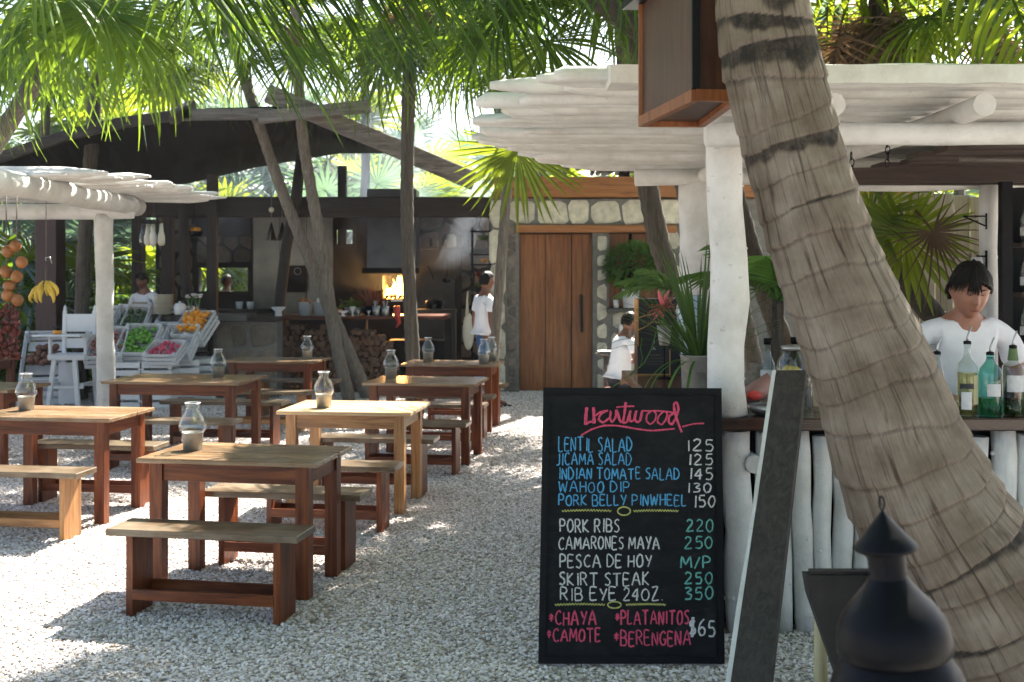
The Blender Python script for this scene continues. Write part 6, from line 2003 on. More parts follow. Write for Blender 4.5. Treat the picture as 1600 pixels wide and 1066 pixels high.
# ------------------------------------------------------------------ things in the kitchen
def kitchen_things():
    rng = random.Random(31)
    D = 16.85; zt = Z(496, 17.0) + .027
    def pail(px, lb, food):
        t = thing("pail", lb, "pail", (X(px, D), D, zt))
        q = MB(); q.lathe([(.085, 0), (.105, .2), (.108, .203), (.1, .2), (.08, .01), (0, .01)], 24); q.build("body", M_pail, t, W=False)
        for k in range(9):
            q = MB(); q.ball((rng.uniform(-.06, .06), rng.uniform(-.06, .06), .2 + rng.random() * .04), .035, 8, 6, jit=.06); q.build("contents", food, t, W=False)
    M_pail = M_plain("grey_enamel", (.32, .37, .4), .4, amt=.1)
    pail(477, "left grey enamel pail on the kitchen counter", M_gourd); pail(501, "right grey enamel pail beside the leaning trunk", M_whg)
    for (px, h, r, lb, m) in ((528, .1, .07, "glass bowl of amber fruit on a foot on the counter", M_mango), (536, .08, .09, "white cone shaped dish on the kitchen counter", M_paint), (551, .14, .05, "tall pale jar on the kitchen counter", M_whg),
                          (560, .08, .03, "left small pewter cup on the kitchen counter", M_metal), (576, .08, .03, "right small pewter cup on the kitchen counter", M_metal)):
        t = thing("dish", lb, "dish", (X(px, D - .1), D - .1, zt))
        q = MB(); q.lathe([(r * .6, 0), (r * .2, h * .25), (r * .25, h * .45), (r, h), (r * .93, h), (0, h * .5)], 20); q.build("body", m, t, W=False)
    for (px, lb) in ((588, "left steel tin of utensils on the kitchen counter"), (602, "right steel tin of utensils on the kitchen counter")):
        t = thing("utensil_tin", lb, "tin", (X(px, D), D, zt))
        q = MB(); q.lathe([(.05, 0), (.055, .14), (.05, .14), (.045, .01), (0, .01)], 20); q.build("body", M_metal, t, W=False)
        for k in range(5):
            q = MB(); a = rng.uniform(0, 6.28); q.tube([(0, 0, .02), (.04 * math.cos(a), .04 * math.sin(a), .22)], .006, 5); q.build("utensil", M_metal, t, W=False)
    t = thing("pan", "dark round pan on the kitchen counter", "pan", (X(592, 17.15), 17.15, zt))
    q = MB(); q.lathe([(.2, 0), (.26, .11), (.25, .11), (.19, .01), (0, .01)], 28); q.build("body", M_iron, t, W=False)
    t = thing("pepper_grinder", "red peppers hanging from a white clamp at the counter edge", "peppers", (X(622, 16.48), 16.47, zt - .18))
    q = MB(); q.tube([P(620, 478, 16.47), P(621, 495, 16.47), P(624, 505, 16.47), P(619, 512, 16.47)], [.05, .045, .025, .008], 9); q.build("pepper", M_rd, t)
    q = MB(); q.box(P(620, 470, 16.47), (.16, .06, .02)); q.build("clamp", M_paint, t)
    # dried red grass bunch
    t = thing("dried_bunch", "bushy bunch of dried reddish grass on the counter before the fire", "dried plants", (X(580, 17.0), 17.2, zt))
    for k in range(130):
        a = rng.uniform(-1.1, 1.1); q = MB(); blade(q, (a * .1, rng.uniform(-.05, .05), .12), (math.sin(a), rng.uniform(-.4, .4), math.cos(a)), rng.uniform(.2, .36), rng.uniform(.012, .024), .1, 4)
        q.build("stalk", L_redgrass, t, W=False, fix=False)
    q = MB(); q.lathe([(.12, 0), (.15, .14), (.13, .14)], 20); q.build("pot", M_iron, t, W=False)
    t = thing("greens_bunch", "heap of pale herbs on the kitchen counter", "herbs", (X(553, 17.2), 17.2, zt)); q = MB()
    for k in range(120): blade(q, (rng.gauss(0, .09), rng.gauss(0, .05), .1 + rng.random() * .1), (rng.uniform(-1, 1), rng.uniform(-1, 1), rng.random()), .09, .03, .6, 3)
    q.build("foliage", L_herb, t, W=False, fix=False)['kind'] = 'stuff'
    q = MB(); q.lathe([(.1, 0), (.15, .12), (.14, .12), (.09, .01)], 20); q.build("bowl", M_zinc, t, W=False)
    # meat grinder clamped to the counter end
    t = thing("meat_grinder", "white metal grinder standing on a thin red post by the counter", "grinder", (X(435, 16.6), 16.5, 0))
    q = MB(); q.tube([(X(423, 16.5), 16.5, 0), P(434, 505, 16.5)], .03, 8); q.build("stand", W_maroon, t)
    q = MB(); q.lathe([(.03, 0), (.05, .06), (.045, .12), (.1, .17), (.1, .185)], 16, P(435, 500, 16.5)); q.build("body", M_paint, t)
    # serving counter
    D = 15.75; zc = Z(497, 15.9) + .052
    for k in range(10):
        q = MB(); q.lathe([(.06, 0), (.125, .02), (.135, .03), (.13, .032), (0, .012)], 28, (X(255, D) + rng.uniform(-.004, .004), D, zc + k * .027)); tag(q.build("plate", M_creamp), ("bottom", "second lowest", "third lowest", "fourth lowest", "fifth lowest", "fifth highest", "fourth highest", "third highest", "second highest", "topmost")[k] + " cream plate of the tall stack on the serving counter", "plate", "stacked cream plates")
    t = thing("jar", "white lidded ceramic jar right of the plate stack", "jar", (X(281, D), D, zc))
    q = MB(); q.lathe([(.06, 0), (.08, .02), (.083, .1), (.075, .13)], 20); q.build("body", M_paint, t, W=False); q = MB(); q.lathe([(.078, .13), (.06, .15), (.015, .16), (.018, .18), (0, .185)], 20); q.build("lid", M_paint, t, W=False)
    for px, lb in ((297, "left glass vase of white flowers on the counter"), (309, "right glass vase of white flowers on the counter")):
        t = thing("flower_vase", lb, "vase", (X(px, D), D, zc))
        q = MB(); q.lathe([(.035, 0), (.042, .05), (.025, .12), (.035, .15)], 16); q.build("glass_body", M_glassc, t, W=False)
        for k in range(9):
            q = MB(); a = rng.uniform(0, 6.28); e = (.05 * math.cos(a), .05 * math.sin(a), .23 + rng.random() * .06); q.tube([(0, 0, .03), e], .003, 4); q.build("stem", L_herb, t, W=False)
            q = MB(); q.ball(e, .024, 7, 5, sc=(1, 1, .5), jit=.2); q.build("flower", M_whg, t, W=False)
    for px, lb in ((374, "left clear tumbler on the back counter"), (391, "right clear tumbler on the back counter")):
        q = MB(); q.lathe([(.05, 0), (.06, .12), (.056, .12), (.045, .01)], 16, (X(px, 18.6), 18.6, Z(486, 18.7) + .032)); tag(q.build("tumbler", M_glassr), lb, "tumbler")
    t = thing("jar", "low dark pan with a pale rim beside the cook", "pan", (X(196, 16.1), 16.1, 1.1))
    q = MB(); q.lathe([(.16, 0), (.2, .06), (.19, .06), (.15, .01), (0, .01)], 24); q.build("body", M_iron, t, W=False)
    q = MB(); q.bar((X(150, 16.2), 16.2, 1.07), (X(235, 16.2), 16.2, 1.07), .5, .05); q.bar((X(160, 16.2), 16.2, 0), (X(160, 16.2), 16.2, 1.04), .1, .1); q.bar((X(215, 16.2), 16.3, 0), (X(215, 16.2), 16.3, 1.04), .1, .1)
    tag(q.build("side_counter", W_dark['x']), "dark wooden counter before the aproned cook", "counter")
    # plaster bay: shelf goods, hanging tools, pot
    D = 19.0; zs = Z(388, 19.3) + .025
    for px, w, h, m, lb in ((673, .05, .14, M_iron, "dark squat bottle on the kitchen shelf"), (694, .09, .22, M_iron, "dark coffee pot on the kitchen shelf"), (705, .16, .2, M_creamp, "cream tin on the kitchen shelf"), (683, .05, .1, M_zinc, "small grey tin on the kitchen shelf")):
        q = MB(); q.lathe([(w / 2, 0), (w / 2, h * .8), (w * .35, h * .88), (w * .35, h)], 16, (X(px, D), D + .05, zs)); tag(q.build("shelf_jar", m), lb, "jar")
    for a, e, lb in (((667, 407), (678, 437), "dark cleaver hanging on the kitchen plaster wall"), ((699, 405), (698, 432), "black ladle hanging on the kitchen plaster wall")):
        q = MB(); p0, p1 = P(*a, 19.2), P(*e, 19.2); q.bar(p0, p1, .05 if 'cleaver' in lb else .02, .02)
        if 'ladle' in lb: q.ball(P(698, 438, 19.18), .07, 12, 7, sc=(1.1, .6, .7))
        else: q.bar(P(664, 410, 19.2), P(671, 420, 19.2), .12, .015)
        tag(q.build("kitchen_tool", M_iron), lb, "tool")
    q = MB(); q.box((X(682, 18.8), 18.8, Z(486, 18.8)), (X(712, 18.8) - X(650, 18.8), .6, .06)); q.box((X(682, 18.8), 18.85, Z(486, 18.8) / 2), (X(712, 18.8) - X(652, 18.8), .5, Z(486, 18.8) - .07)); tag(q.build("stone_ledge", M_plaster), "plastered ledge below the hanging kitchen tools", "ledge")
    t = thing("pot", "black lidded pot on the plastered ledge", "pot", (X(679, 18.75), 18.75, Z(486, 18.8) + .032))
    q = MB(); q.lathe([(.14, 0), (.15, .12), (.14, .14), (.02, .16), (.02, .18)], 20); q.build("body", M_iron, t, W=False)
    q = MB(); q.box((X(655, 17.9), 17.9, Z(570, 17.9) / 2 + .2), (.9, .4, .7)); tag(q.build("dark_void", M_black), "black box standing in for the dark void under the plastered ledge", "void")  # black box painted in for the shaded void below the ledge
    # rack with baskets near the pale pillar
    D = 17.6
    t = thing("wall_rack", "cluttered dark iron rack of bowls and baskets beside the pale stone pillar", "rack", (X(752, D), D, 0))
    for py in (362, 398, 414, 452):
        q = MB(); q.box((X(753, D), D, Z(py, D)), (.34, .22, .025)); q.build("shelf", M_iron, t)
    q = MB(); q.bar((X(738, D), D, 0), (X(738, D), D, Z(355, D)), .03, .03); q.build("upright", M_iron, t)
    for px, py, m, r in ((755, 374, M_avo, .1), (757, 408, M_mango, .06), (755, 440, M_pot, .12), (752, 430, M_redbr, .1), (750, 447, M_avo, .09)):
        q = MB(); q.lathe([(r * .6, 0), (r, r * .8), (r * .9, r * .8), (0, r * .7)], 16, (X(px, D), D, Z(py, D) - .02)); q.build("bowl", m, t)
    # cloth bag
    D = 16.7
    t = thing("cloth_bag", "long cream cotton bag hanging from a hook by the rack", "bag", (X(731, D), D, Z(545, D)))
    q = MB(); q.ball((X(732, D), D, Z(518, D)), 1, 16, 12, sc=(.085, .05, .27)); q.build("bag_body", M_creamp, t)
    q = MB(); q.tube([P(730, 492, D), P(730, 470, D), P(731, 455, D)], [.03, .012, .01], 8); q.build("strap", M_creamp, t)
    q = MB(); q.bar(P(727, 452, D), P(752, 452, D), .02, .02); q.build("hook_rail", M_iron, t)
    # hanging brooms, lamp, fruit basket, chandelier of bottles
    for k, (px, D) in enumerate(((424, 16.9), (441, 16.9))):
        t = thing("whisk_broom", ("left" if k == 0 else "right") + " dark whisk broom hanging before the steel sheets", "broom", (X(px, D), D, Z(378, D)))
        for j in range(26):
            a = rng.uniform(-1, 1); q = MB(); q.tube([P(px, 348, D), P(px + a * 8, 376, D) + Vector((0, rng.uniform(-.05, .05), 0))], [.008, .003], 4); q.build("bristle", M_black, t)
        q = MB(); q.tube([P(px, 306, D), P(px, 350, D)], .006, 5); q.build("cord", W_grey['z'], t)
    t = thing("hanging_bulb", "small pale gourd hanging on a cord left of the leaning trunks", "ornament", tuple(P(424, 328, 16.8)))
    q = MB(); q.ball(P(424, 328, 16.8), .04, 10, 7); q.build("ball", M_creamp, t); q = MB(); q.tube([P(424, 300, 16.8), P(424, 326, 16.8)], .005, 4); q.build("cord", W_grey['z'], t)
    D = 17.0
    t = thing("fruit_basket", "hanging metal basket holding orange fruit above the serving counter", "basket", tuple(P(304, 368, D)))
    q = MB(); q.lathe([(.09, 0), (.13, .08), (.125, .08), (.08, .01), (0, .01)], 20, P(304, 370, D)); q.build("basket", M_iron, t)
    for k in range(10):
        q = MB(); q.ball(P(304 + rng.uniform(-8, 8), 361 + rng.uniform(-3, 3), D), .035, 8, 6); q.build("fruit", M_mango, t)
    q = MB(); q.tube([P(304, 308, D), P(304, 345, D)], .005, 4)
    for s in (-1, 1): q.tube([P(304, 345, D), P(304 + s * 11, 362, D)], .005, 4)
    q.build("cord", M_iron, t)
    D = 14.0
    t = thing("hanging_bottles", "rack of clear bottles hung upside down under the pergola end", "bottle rack", tuple(P(236, 360, D)))
    q = MB(); q.box(P(237, 347, D), (.22, .18, .05)); q.build("plate", M_black, t)
    for px in (228, 241): q = MB(); q.tube([P(px + (236 - px) * .2, 300, D), P(px, 346, D)], .005, 5); q.build("cord", W_maroon, t)
    for k, px in enumerate((224, 231, 239, 247, 252)):
        q = MB(); c = P(px, 349, D); q.lathe([(.02, 0), (.028, -.1 - .03 * (k % 2)), (.045, -.16), (.045, -.24), (.03, -.27), (0, -.275)], 12, c); q.build("bottle", (M_glassc, M_creamp, M_whg)[k % 3], t)
    t = thing("notice_plate", "black square iron stove door with a ring handle in front of the steel sheets", "stove door", tuple(P(457, 436, 18.75)))
    q = MB(); q.box(P(457, 436, 18.75), (.42, .04, .43), bev=.01); q.build("plate", M_black, t)
    q = MB(); c = P(465, 424, 18.7); q.tube([c + Vector((.055 * math.cos(a * .4), 0, .055 * math.sin(a * .4))) for a in range(17)], .006, 6, cap=False); q.build("ring", M_metal, t)
M_creamp = M_plain("cream_ceramic", (.5, .47, .38), .5, amt=.08)
L_redgrass = M_leaf("red_grass", (.2, .07, .04), (.32, .13, .08), (.3, .12, .06), .3, .6)
kitchen_things()
# ------------------------------------------------------------------ palms
def fan_mesh(name, mats, R0=.75, pet=.7, nseg=34, spread=150, droop=.6, split=.45, wseg=1.0, seed=0, rows=5, hang=0.0):
    """fan palm leaf: petiole along +Y from the origin, blade opening beyond it, tips hanging to -Z"""
    rng = random.Random(seed)
    b = MB()
    # petiole, slightly arched
    K = 5
    hub = Vector((0, pet, -.10 * pet))
    b.tube([Vector((0, pet * i / K, -.10 * pet * (i / K) ** 2)) for i in range(K + 1)], [.013 - .005 * i / K for i in range(K + 1)], 5, cap=False)
    vs, fs = [], []
    step = 2 * spread / (nseg - 1)
    for k in range(nseg):
        a = R(-spread + k * step)
        L = R0 * (1 - .28 * (abs(a) / R(spread)) ** 2) * rng.uniform(.9, 1.06)
        ja = rng.uniform(-.03, .03)
        d0 = Vector((math.sin(a), math.cos(a), 0))
        sd = Vector((math.cos(a), -math.sin(a), 0))
        lift = -.12 * math.cos(a) + .10 * abs(math.sin(a))
        half = R(step) * .5
        base = len(b.v) + len(vs)
        bend = droop * rng.uniform(.6, 1.4)
        pnt = hub.copy(); 
        sl = L / rows
        v = (d0 + Vector((0, 0, lift))).normalized()
        tw = rng.uniform(-.25, .25)
        r = 0
        for i in range(rows + 1):
            f = i / rows
            if f <= split: w = L * f * math.tan(half) * 1.02
            else: w = L * split * math.tan(half) * (1 - (f - split) / (1 - split)) ** .75 * wseg
            w = max(w, .0015)
            up = Vector((0, 0, 1))
            fold = w * .55
            s2 = (sd + up * tw * max(0, f - split)).normalized()
            vs += [tuple(pnt - s2 * w - up * fold * .5), tuple(pnt + up * fold * .5), tuple(pnt + s2 * w - up * fold * .5)]
            v = (v + Vector((0, 0, -bend * (.25 + 1.9 * max(0, f - split * .6)) / rows)) + Vector((math.cos(a), -math.sin(a), 0)) * ja).normalized()
            pnt = pnt + v * sl
        o = k * (rows + 1) * 3
        for i in range(rows):
            fs += [(o + i * 3, o + i * 3 + 3, o + i * 3 + 4, o + i * 3 + 1), (o + i * 3 + 1, o + i * 3 + 4, o + i * 3 + 5, o + i * 3 + 2)]
    b.add(vs, fs, False)
    me = b.mesh(name)
    me.materials.append(mats)
    return me
def feather_mesh(name, mat, L=2.6, n=44, LL=.6, w=.03, arch=1.1, hangd=.9, seed=0, rows=6):
    """feather palm leaf: rachis along +Y arching down, leaflets on both sides"""
    rng = random.Random(seed)
    b = MB(); K = 14; pts = []
    p = Vector((0, 0, 0)); v = Vector((0, 1, .25)).normalized()
    for i in range(K + 1):
        pts.append(p.copy()); v = (v + Vector((0, 0, -arch / K))).normalized(); p = p + v * L / K
    b.tube(pts, [.018 * (1 - i / K) + .003 for i in range(K + 1)], 6, cap=False)
    for k in range(n):
        f = .12 + .87 * k / n
        i = min(K - 1, int(f * K)); q = pts[i].lerp(pts[i + 1], f * K - i); tg = (pts[i + 1] - pts[i]).normalized()
        for s in (-1, 1):
            l = LL * (math.sin(math.pi * min(1, f * .8 + .22)) ** .5) * rng.uniform(.85, 1.1)
            d = (Vector((s, 0, 0)) * .8 + tg * .65 + Vector((0, 0, .12))).normalized()
            blade(b, q, d, l, w, hangd * rng.uniform(.7, 1.4), rows, .5)
    me = b.mesh(name); me.materials.append(mat)
    me.polygons.foreach_set('use_smooth', [False] * len(me.polygons))
    return me
FANS = [fan_mesh("frond", L_fan, .80, .75, 36, 150, .75, .42, 1, 1), fan_mesh("frond", L_fan, .72, .9, 32, 140, 1.1, .36, 1, 2), fan_mesh("frond", L_fan2, .85, .7, 36, 155, .95, .4, 1, 3)]
FAND = [fan_mesh("frond", L_dry, .75, .6, 26, 120, 2.4, .25, .8, 4), fan_mesh("frond", L_dry, .7, .5, 22, 70, 3.0, .3, .8, 5)]
FANH = [fan_mesh("frond", L_fan3, 1.05, .9, 32, 140, 2.2, .26, 1.0, 6, rows=7), fan_mesh("frond", L_fan2, 1.2, .8, 34, 150, 2.8, .22, .8, 7, rows=7)]
FANB = [fan_mesh("frond", L_haze, .8, .8, 24, 150, .9, .4, 1, 8, rows=4), fan_mesh("frond", L_fan, .8, .8, 24, 150, 1.0, .4, 1, 9, rows=4)]
FEA = [feather_mesh("frond", L_fan2, 2.6, 42, .62, .034, 1.2, .9, 1), feather_mesh("frond", L_fan, 2.3, 40, .55, .03, 1.5, 1.2, 2)]
M_trunkd = M_wood("palm_trunk_dark", (.018, .014, .01), (.048, .038, .028), (.1, .085, .068), axis='z', rough=.9, sc=1.5, bump=.5)
M_trunkg = M_wood("palm_trunk_grey", (.05, .04, .03), (.12, .1, .078), (.22, .195, .165), axis='z', rough=.9, sc=2.2, bump=.5)
def frond(parent, me, at, az, el, roll=0.0, s=1.0):
    """az from +Y towards +X, el above horizontal"""
    o = bpy.data.objects.new("frond", me)
    COL.objects.link(o)
    o.parent = parent
    m = Matrix.Rotation(-az, 3, 'Z') @ Matrix.Rotation(el, 3, 'X') @ Matrix.Rotation(roll, 3, 'Y')
    o.rotation_euler = m.to_euler()
    o.location = Vector(at) - parent.location
    o.scale = (s, s, s)
    return o
def trunk_part(t, pts, rr, mat, n=12, seed=0, rings=True):
    """ringed slender trunk"""
    pts = [Vector(p) for p in pts]
    out, rad = [], []
    for i in range(len(pts) - 1):
        L = (pts[i + 1] - pts[i]).length; K = max(2, int(L / .07))
        for k in range(K):
            f = k / K
            p = [pts[max(0, i - 1)], pts[i], pts[i + 1], pts[min(len(pts) - 1, i + 2)]]
            f2, f3 = f * f, f ** 3
            q = .5 * ((2 * p[1]) + (p[2] - p[0]) * f + (2 * p[0] - 5 * p[1] + 4 * p[2] - p[3]) * f2 + (3 * p[1] - p[0] - 3 * p[2] + p[3]) * f3)
            out.append(q); rad.append((rr[i] + (rr[i + 1] - rr[i]) * f) * (1 + (.045 if k % 2 else -.03) + .06 * mnoise.noise((q.x * 3, seed, q.z * 4))))
    out.append(pts[-1]); rad.append(rr[-1])
    b = MB(); b.tube(out, rad, n, jit=.03, seed=seed)
    return b.build("trunk", mat, t)
def palm(label, base, path, rr, mat, top, leaves, cat="palm tree", seed=0, name="fan_palm"):
    t = thing(name, label, cat, base)
    if path: trunk_part(t, path, rr, mat, seed=seed)
    rng = random.Random(seed)
    for (meshes, n, e0, e1, s, a0, a1) in leaves:
        for k in range(n):
            az = a0 + (a1 - a0) * (k + rng.uniform(.1, .9)) / n
            frond(t, rng.choice(meshes), Vector(top) + Vector((rng.uniform(-.06, .06), rng.uniform(-.06, .06), rng.uniform(-.15, .1))), az, R(rng.uniform(e0, e1)), rng.uniform(-.3, .3), s * rng.uniform(.85, 1.12))
    return t
TAU = 2 * math.pi
def path_px(l): return [P(*p) for p in l]
def down(l):
    p = path_px(l); p[-1].z = 0; return p
DEFL = [(FANS, 9, 5, 60, 1, 0, TAU), (FANH, 8, -50, 0, 1, 0, TAU), (FAND, 3, -75, -50, 1, 0, TAU)]

def palms():
    # slender trunks among the tables
    p = path_px([(168, -60, 15.9), (160, 20, 15.9), (150, 130, 15.9), (141, 260, 15.9), (132, 380, 15.9), (128, 480, 15.9)]) + [Vector((X(124, 15.9), 15.9, 0))]
    palm("slender dark palm behind the left pergola", p[-1], p, [.08, .085, .09, .095, .095, .1, .11], M_trunkd, p[0] + Vector((0, 0, .0)), [(FANS, 8, 0, 50, 1.05, 0, TAU), (FANH, 9, -45, -5, 1.1, 0, TAU), (FAND, 3, -80, -55, 1, 0, TAU)], seed=1)
    p = path_px([(345, 20, 15.6), (372, 95, 15.7), (410, 210, 15.8), (445, 310, 15.9), (490, 420, 16), (535, 530, 16)]) + [Vector((X(576, 16.05), 16.05, 0))]
    palm("grey palm trunk leaning from upper left, crossing its neighbour", p[-1], p, [.065, .07, .075, .08, .088, .096, .105], M_trunkg, p[0] + Vector((-.1, 0, .25)), [(FANS, 8, -5, 50, 1, 0, TAU), (FANH, 6, -40, 0, 1, 0, TAU)], seed=2)
    p = path_px([(462, 10, 15.2), (466, 130, 15.3), (474, 220, 15.4), (487, 300, 15.5), (505, 400, 15.6), (522, 520, 15.7)]) + [Vector((X(546, 15.7), 15.7, 0))]
    palm("nearly upright grey palm trunk behind the leaning one", p[-1], p, [.07, .07, .074, .078, .08, .085, .092], M_trunkg, p[0], [(FANS, 9, -5, 60, 1, 0, TAU), (FANH, 7, -50, -5, .95, 0, TAU), (FAND, 4, -80, -60, .8, 0, TAU)], seed=3)
    p = path_px([(642, -50, 14.4), (641, 60, 14.4), (638, 170, 14.4), (636, 300, 14.4), (638, 410, 14.4), (645, 560, 14.4)]) + [Vector((X(650, 14.4), 14.4, 0))]
    palm("straight dark palm trunk rising in front of the chimney hood", p[-1], p, [.075, .09, .085, .08, .08, .09, .1], M_trunkd, p[0] + Vector((0, 0, -.1)), [(FANS, 8, 0, 60, 1, 0, TAU), (FANH, 11, -55, -10, 1.05, 0, TAU), (FAND, 7, -85, -55, 1.1, 0, TAU)], seed=4)
    D = 13.9
    p = path_px([(800, 150, D), (797, 215, D), (790, 320, D), (783, 410, D), (776, 500, D), (772, 560, D)]) + [Vector((X(768, D), D, 0))]
    t = palm("thin brown palm trunk in front of the walking man", p[-1], p, [.06, .06, .06, .06, .06, .06, .065], M_trunkg, P(795, 160, D), [(FANS, 5, 0, 50, .9, 0, TAU)], seed=5)
    flat0 = fan_mesh("frond", L_fan, .80, .22, 34, 128, .3, .45, 1.1, 31)
    frond(t, flat0, P(808, 196, 11.2), 3.1, R(-78), .1, 1.0)
    frond(t, FANH[1], P(800, 190, 11.5), 3.6, R(-62), -.3, .45)
    q = MB(); q.tube([P(797, 170, 13.9), P(799, 160, 12.5), P(800, 188, 11.2)], .012, 6); q.build("leaf_stalk", L_fan, t)
    D = 12.0
    p = path_px([(985, -70, D), (990, 60, D), (1000, 200, D), (1012, 290, D), (1030, 380, D), (1046, 440, D)]) + [Vector((X(1080, D), D, 0))]
    palm("dark rough palm trunk in front of the stone wall window", p[-1], p, [.09, .09, .1, .11, .11, .11, .12], M_trunkd, p[0], [(FANS, 9, 0, 60, 1, 0, TAU), (FANH, 9, -50, 0, 1, 0, TAU)], seed=6)
    # crown of the big leaning palm, mostly above the frame
    for k in range(11):
        frond(BIG, FEA[k % 2], BIGTOP + Vector((0, 0, .1)), k * TAU / 11 + .2, R(random.Random(k).uniform(5, 50)), 0, 1.25)
    # out of frame trees hanging into the top of the picture, then crowns added for shade
    T = [("fan palm hanging dark leaves over the middle of the yard", (860, -60, 8.6), (4.9, 9.3), [(FANH, 8, -45, 0, .8, 2.2, 5.2), (FANS, 16, 0, 50, 1.2, 0, TAU)], 11),
         ("fan palm with green leaves above the hut roof's left end", (930, -60, 10.5), (2.45, 11.2), [(FANH, 9, -40, 0, 1, 1.8, 4.8), (FANS, 7, 0, 50, 1, 0, TAU)], 12),
         ("fan palm with dead brown leaves hanging over the hut roof", (1362, -80, 11.0), (3.6, 11.0), [(FAND, 12, -90, -60, 1.35, 1.2, 5.0), (FANS, 8, -20, 50, 1, 0, TAU)], 13),
         ("fan palm with dark glossy leaves at the top right", (1540, -30, 10.6), (4.6, 10.9), [(FANH, 11, -50, 0, 1, 1.4, 5.0), (FANS, 6, 0, 50, 1, 0, TAU), (FAND, 4, -85, -60, 1, 1.5, 4.8)], 14),
         ("fan palm glowing yellow green behind the hut roof", (1440, -10, 15.0), (5.4, 15.4), [(FANS, 14, -40, 50, 1.2, 0, TAU)], 15),
         ("bright fan palm behind the hut right of the big trunk", (1300, 10, 14.0), (3.9, 14.2), [(FANS, 14, -45, 40, 1.15, 0, TAU)], 16),
         ("fan palm with long hanging strands above the left pergola", (190, -90, 10.5), (-6.9, 11.0), [(FANH, 10, -55, -15, 1.15, 1.5, 4.8), (FANS, 6, 0, 50, 1, 0, TAU)], 17),
         ("bright yellow green fan palm at the upper left", (70, 60, 20.5), (-8.6, 20.5), [(FANS, 18, -50, 50, 1.45, 0, TAU), (FAND, 4, -80, -60, 1, 0, TAU)], 18),
         ("yellow green fan palm left of the roof peak", (265, 40, 21.5), (-6.3, 21.5), [(FANS, 19, -50, 50, 1.5, 0, TAU)], 19),
         ("fan palm at the left edge hanging shaded leaves", (-20, 10, 12.5), (-6.2, 12.9), [(FANH, 10, -50, 0, 1, 1.0, 4.6), (FANS, 5, 0, 50, 1, 0, TAU)], 20),
         ("yellow green fan palm right of the straight trunk", (560, -10, 22.0), (-2.8, 22.0), [(FANS, 16, -45, 50, 1.4, 0, TAU), (FAND, 5, -80, -50, 1.0, 0, TAU)], 21),
         ("tall fan palm beside the straight trunk at the top", (740, -40, 20.5), (.3, 20.5), [(FANS, 14, -40, 40, 1.4, 0, TAU), (FANH, 6, -50, -10, 1.2, 0, TAU)], 22),
         ("fan palm added to shade the middle of the yard, stem behind the hut", (1010, -150, 12.6), (2.9, 12.9), [(FANS, 22, -20, 55, 1.55, 0, TAU)], 23),  # from here on, crowns put in to shade the gravel and tables
         ("fan palm added for shade above the store building, stem behind it", (960, -60, 16.0), (1.9, 19.6), [(FANS, 15, -25, 55, 1.3, 0, TAU)], 24),
         ("fan palm added to shade the gravel before the wooden door", (1130, -160, 9.7), (3.1, 10.2), [(FANS, 24, -15, 55, 1.55, 0, TAU)], 25),
         ("fan palm over the bar hut's front edge, stem beyond the hut", (1700, -330, 7.6), (5.2, 8.6), [(FANS, 14, -25, 55, 1.3, 0, TAU)], 26),
         ("small fan palm crown over the yard's front right part", (.62, 9.45, 5.35), (3.0, 10.9), [(FANS, 30, -10, 60, .62, 0, TAU), (FANS, 10, -10, 40, .95, 1.6, 4.4)], 33),  # crown put in to shade the gravel in front of the sunny patch
         # unseen trees added beside and behind the camera to shade the foreground
         ("unseen fan palm added for shade right of the camera", (1.6, 1.2, 4.9), (2.3, .8), [(FANS, 14, -25, 55, 1.3, 0, TAU)], 27),
         ("unseen fan palm added for shade behind the camera", (-.4, -1.6, 5.2), (-.8, -2.2), [(FANS, 15, -25, 55, 1.4, 0, TAU)], 28),
         ("unseen fan palm added for shade behind the camera towards the bar", (3.6, -2.4, 5.0), (3.9, -2.8), [(FANS, 14, -25, 55, 1.4, 0, TAU)], 29),
         ("unseen fan palm added for shade behind the camera at the open side", (-3.8, -3.0, 5.2), (-4.3, -3.2), [(FANS, 14, -25, 55, 1.4, 0, TAU)], 30),
         ("unseen fan palm added for shade right beside the big leaning trunk", (4.2, 2.6, 4.9), (4.9, 2.9), [(FANS, 15, -25, 55, 1.4, 0, TAU)], 31)]
    for lb, tp, bs, lv, sd in T:
        top = P(*tp) if sd < 27 else Vector(tp)
        base = Vector((bs[0], bs[1], 0))
        palm(lb, base, [top, top.lerp(base, .35) + Vector((.1, 0, .1)), top.lerp(base, .7), base], [.08, .085, .09, .11], M_trunkd, top, lv, seed=sd)
    # feather leaf sweeping across in front, from a young coconut palm above the frame
    t = thing("coconut_palm", "coconut palm frond with long thin leaflets sweeping down before the roof", "palm tree", (-5.4, 6.4, 0))
    trunk_part(t, [P(150, -210, 6.6), (-4.4, 6.8, 2.9), (-5.4, 6.4, 0)], [.09, .1, .14], M_trunkg, seed=9)
    big = feather_mesh("frond", L_fan2, 3.0, 34, 1.25, .036, .8, .55, 5, rows=9)
    hub = P(150, -210, 6.6)
    for az, el, rl, s in ((1.75, 6, .15, 1.0), (1.35, 14, -.1, 1.0), (2.3, 10, .0, .9), (.4, 25, 0, .9), (-.8, 30, 0, .9), (3.3, 20, 0, .8), (-2.2, 25, 0, .9)):
        frond(t, big, hub, az, R(el), rl, s)
    rr = random.Random(91)
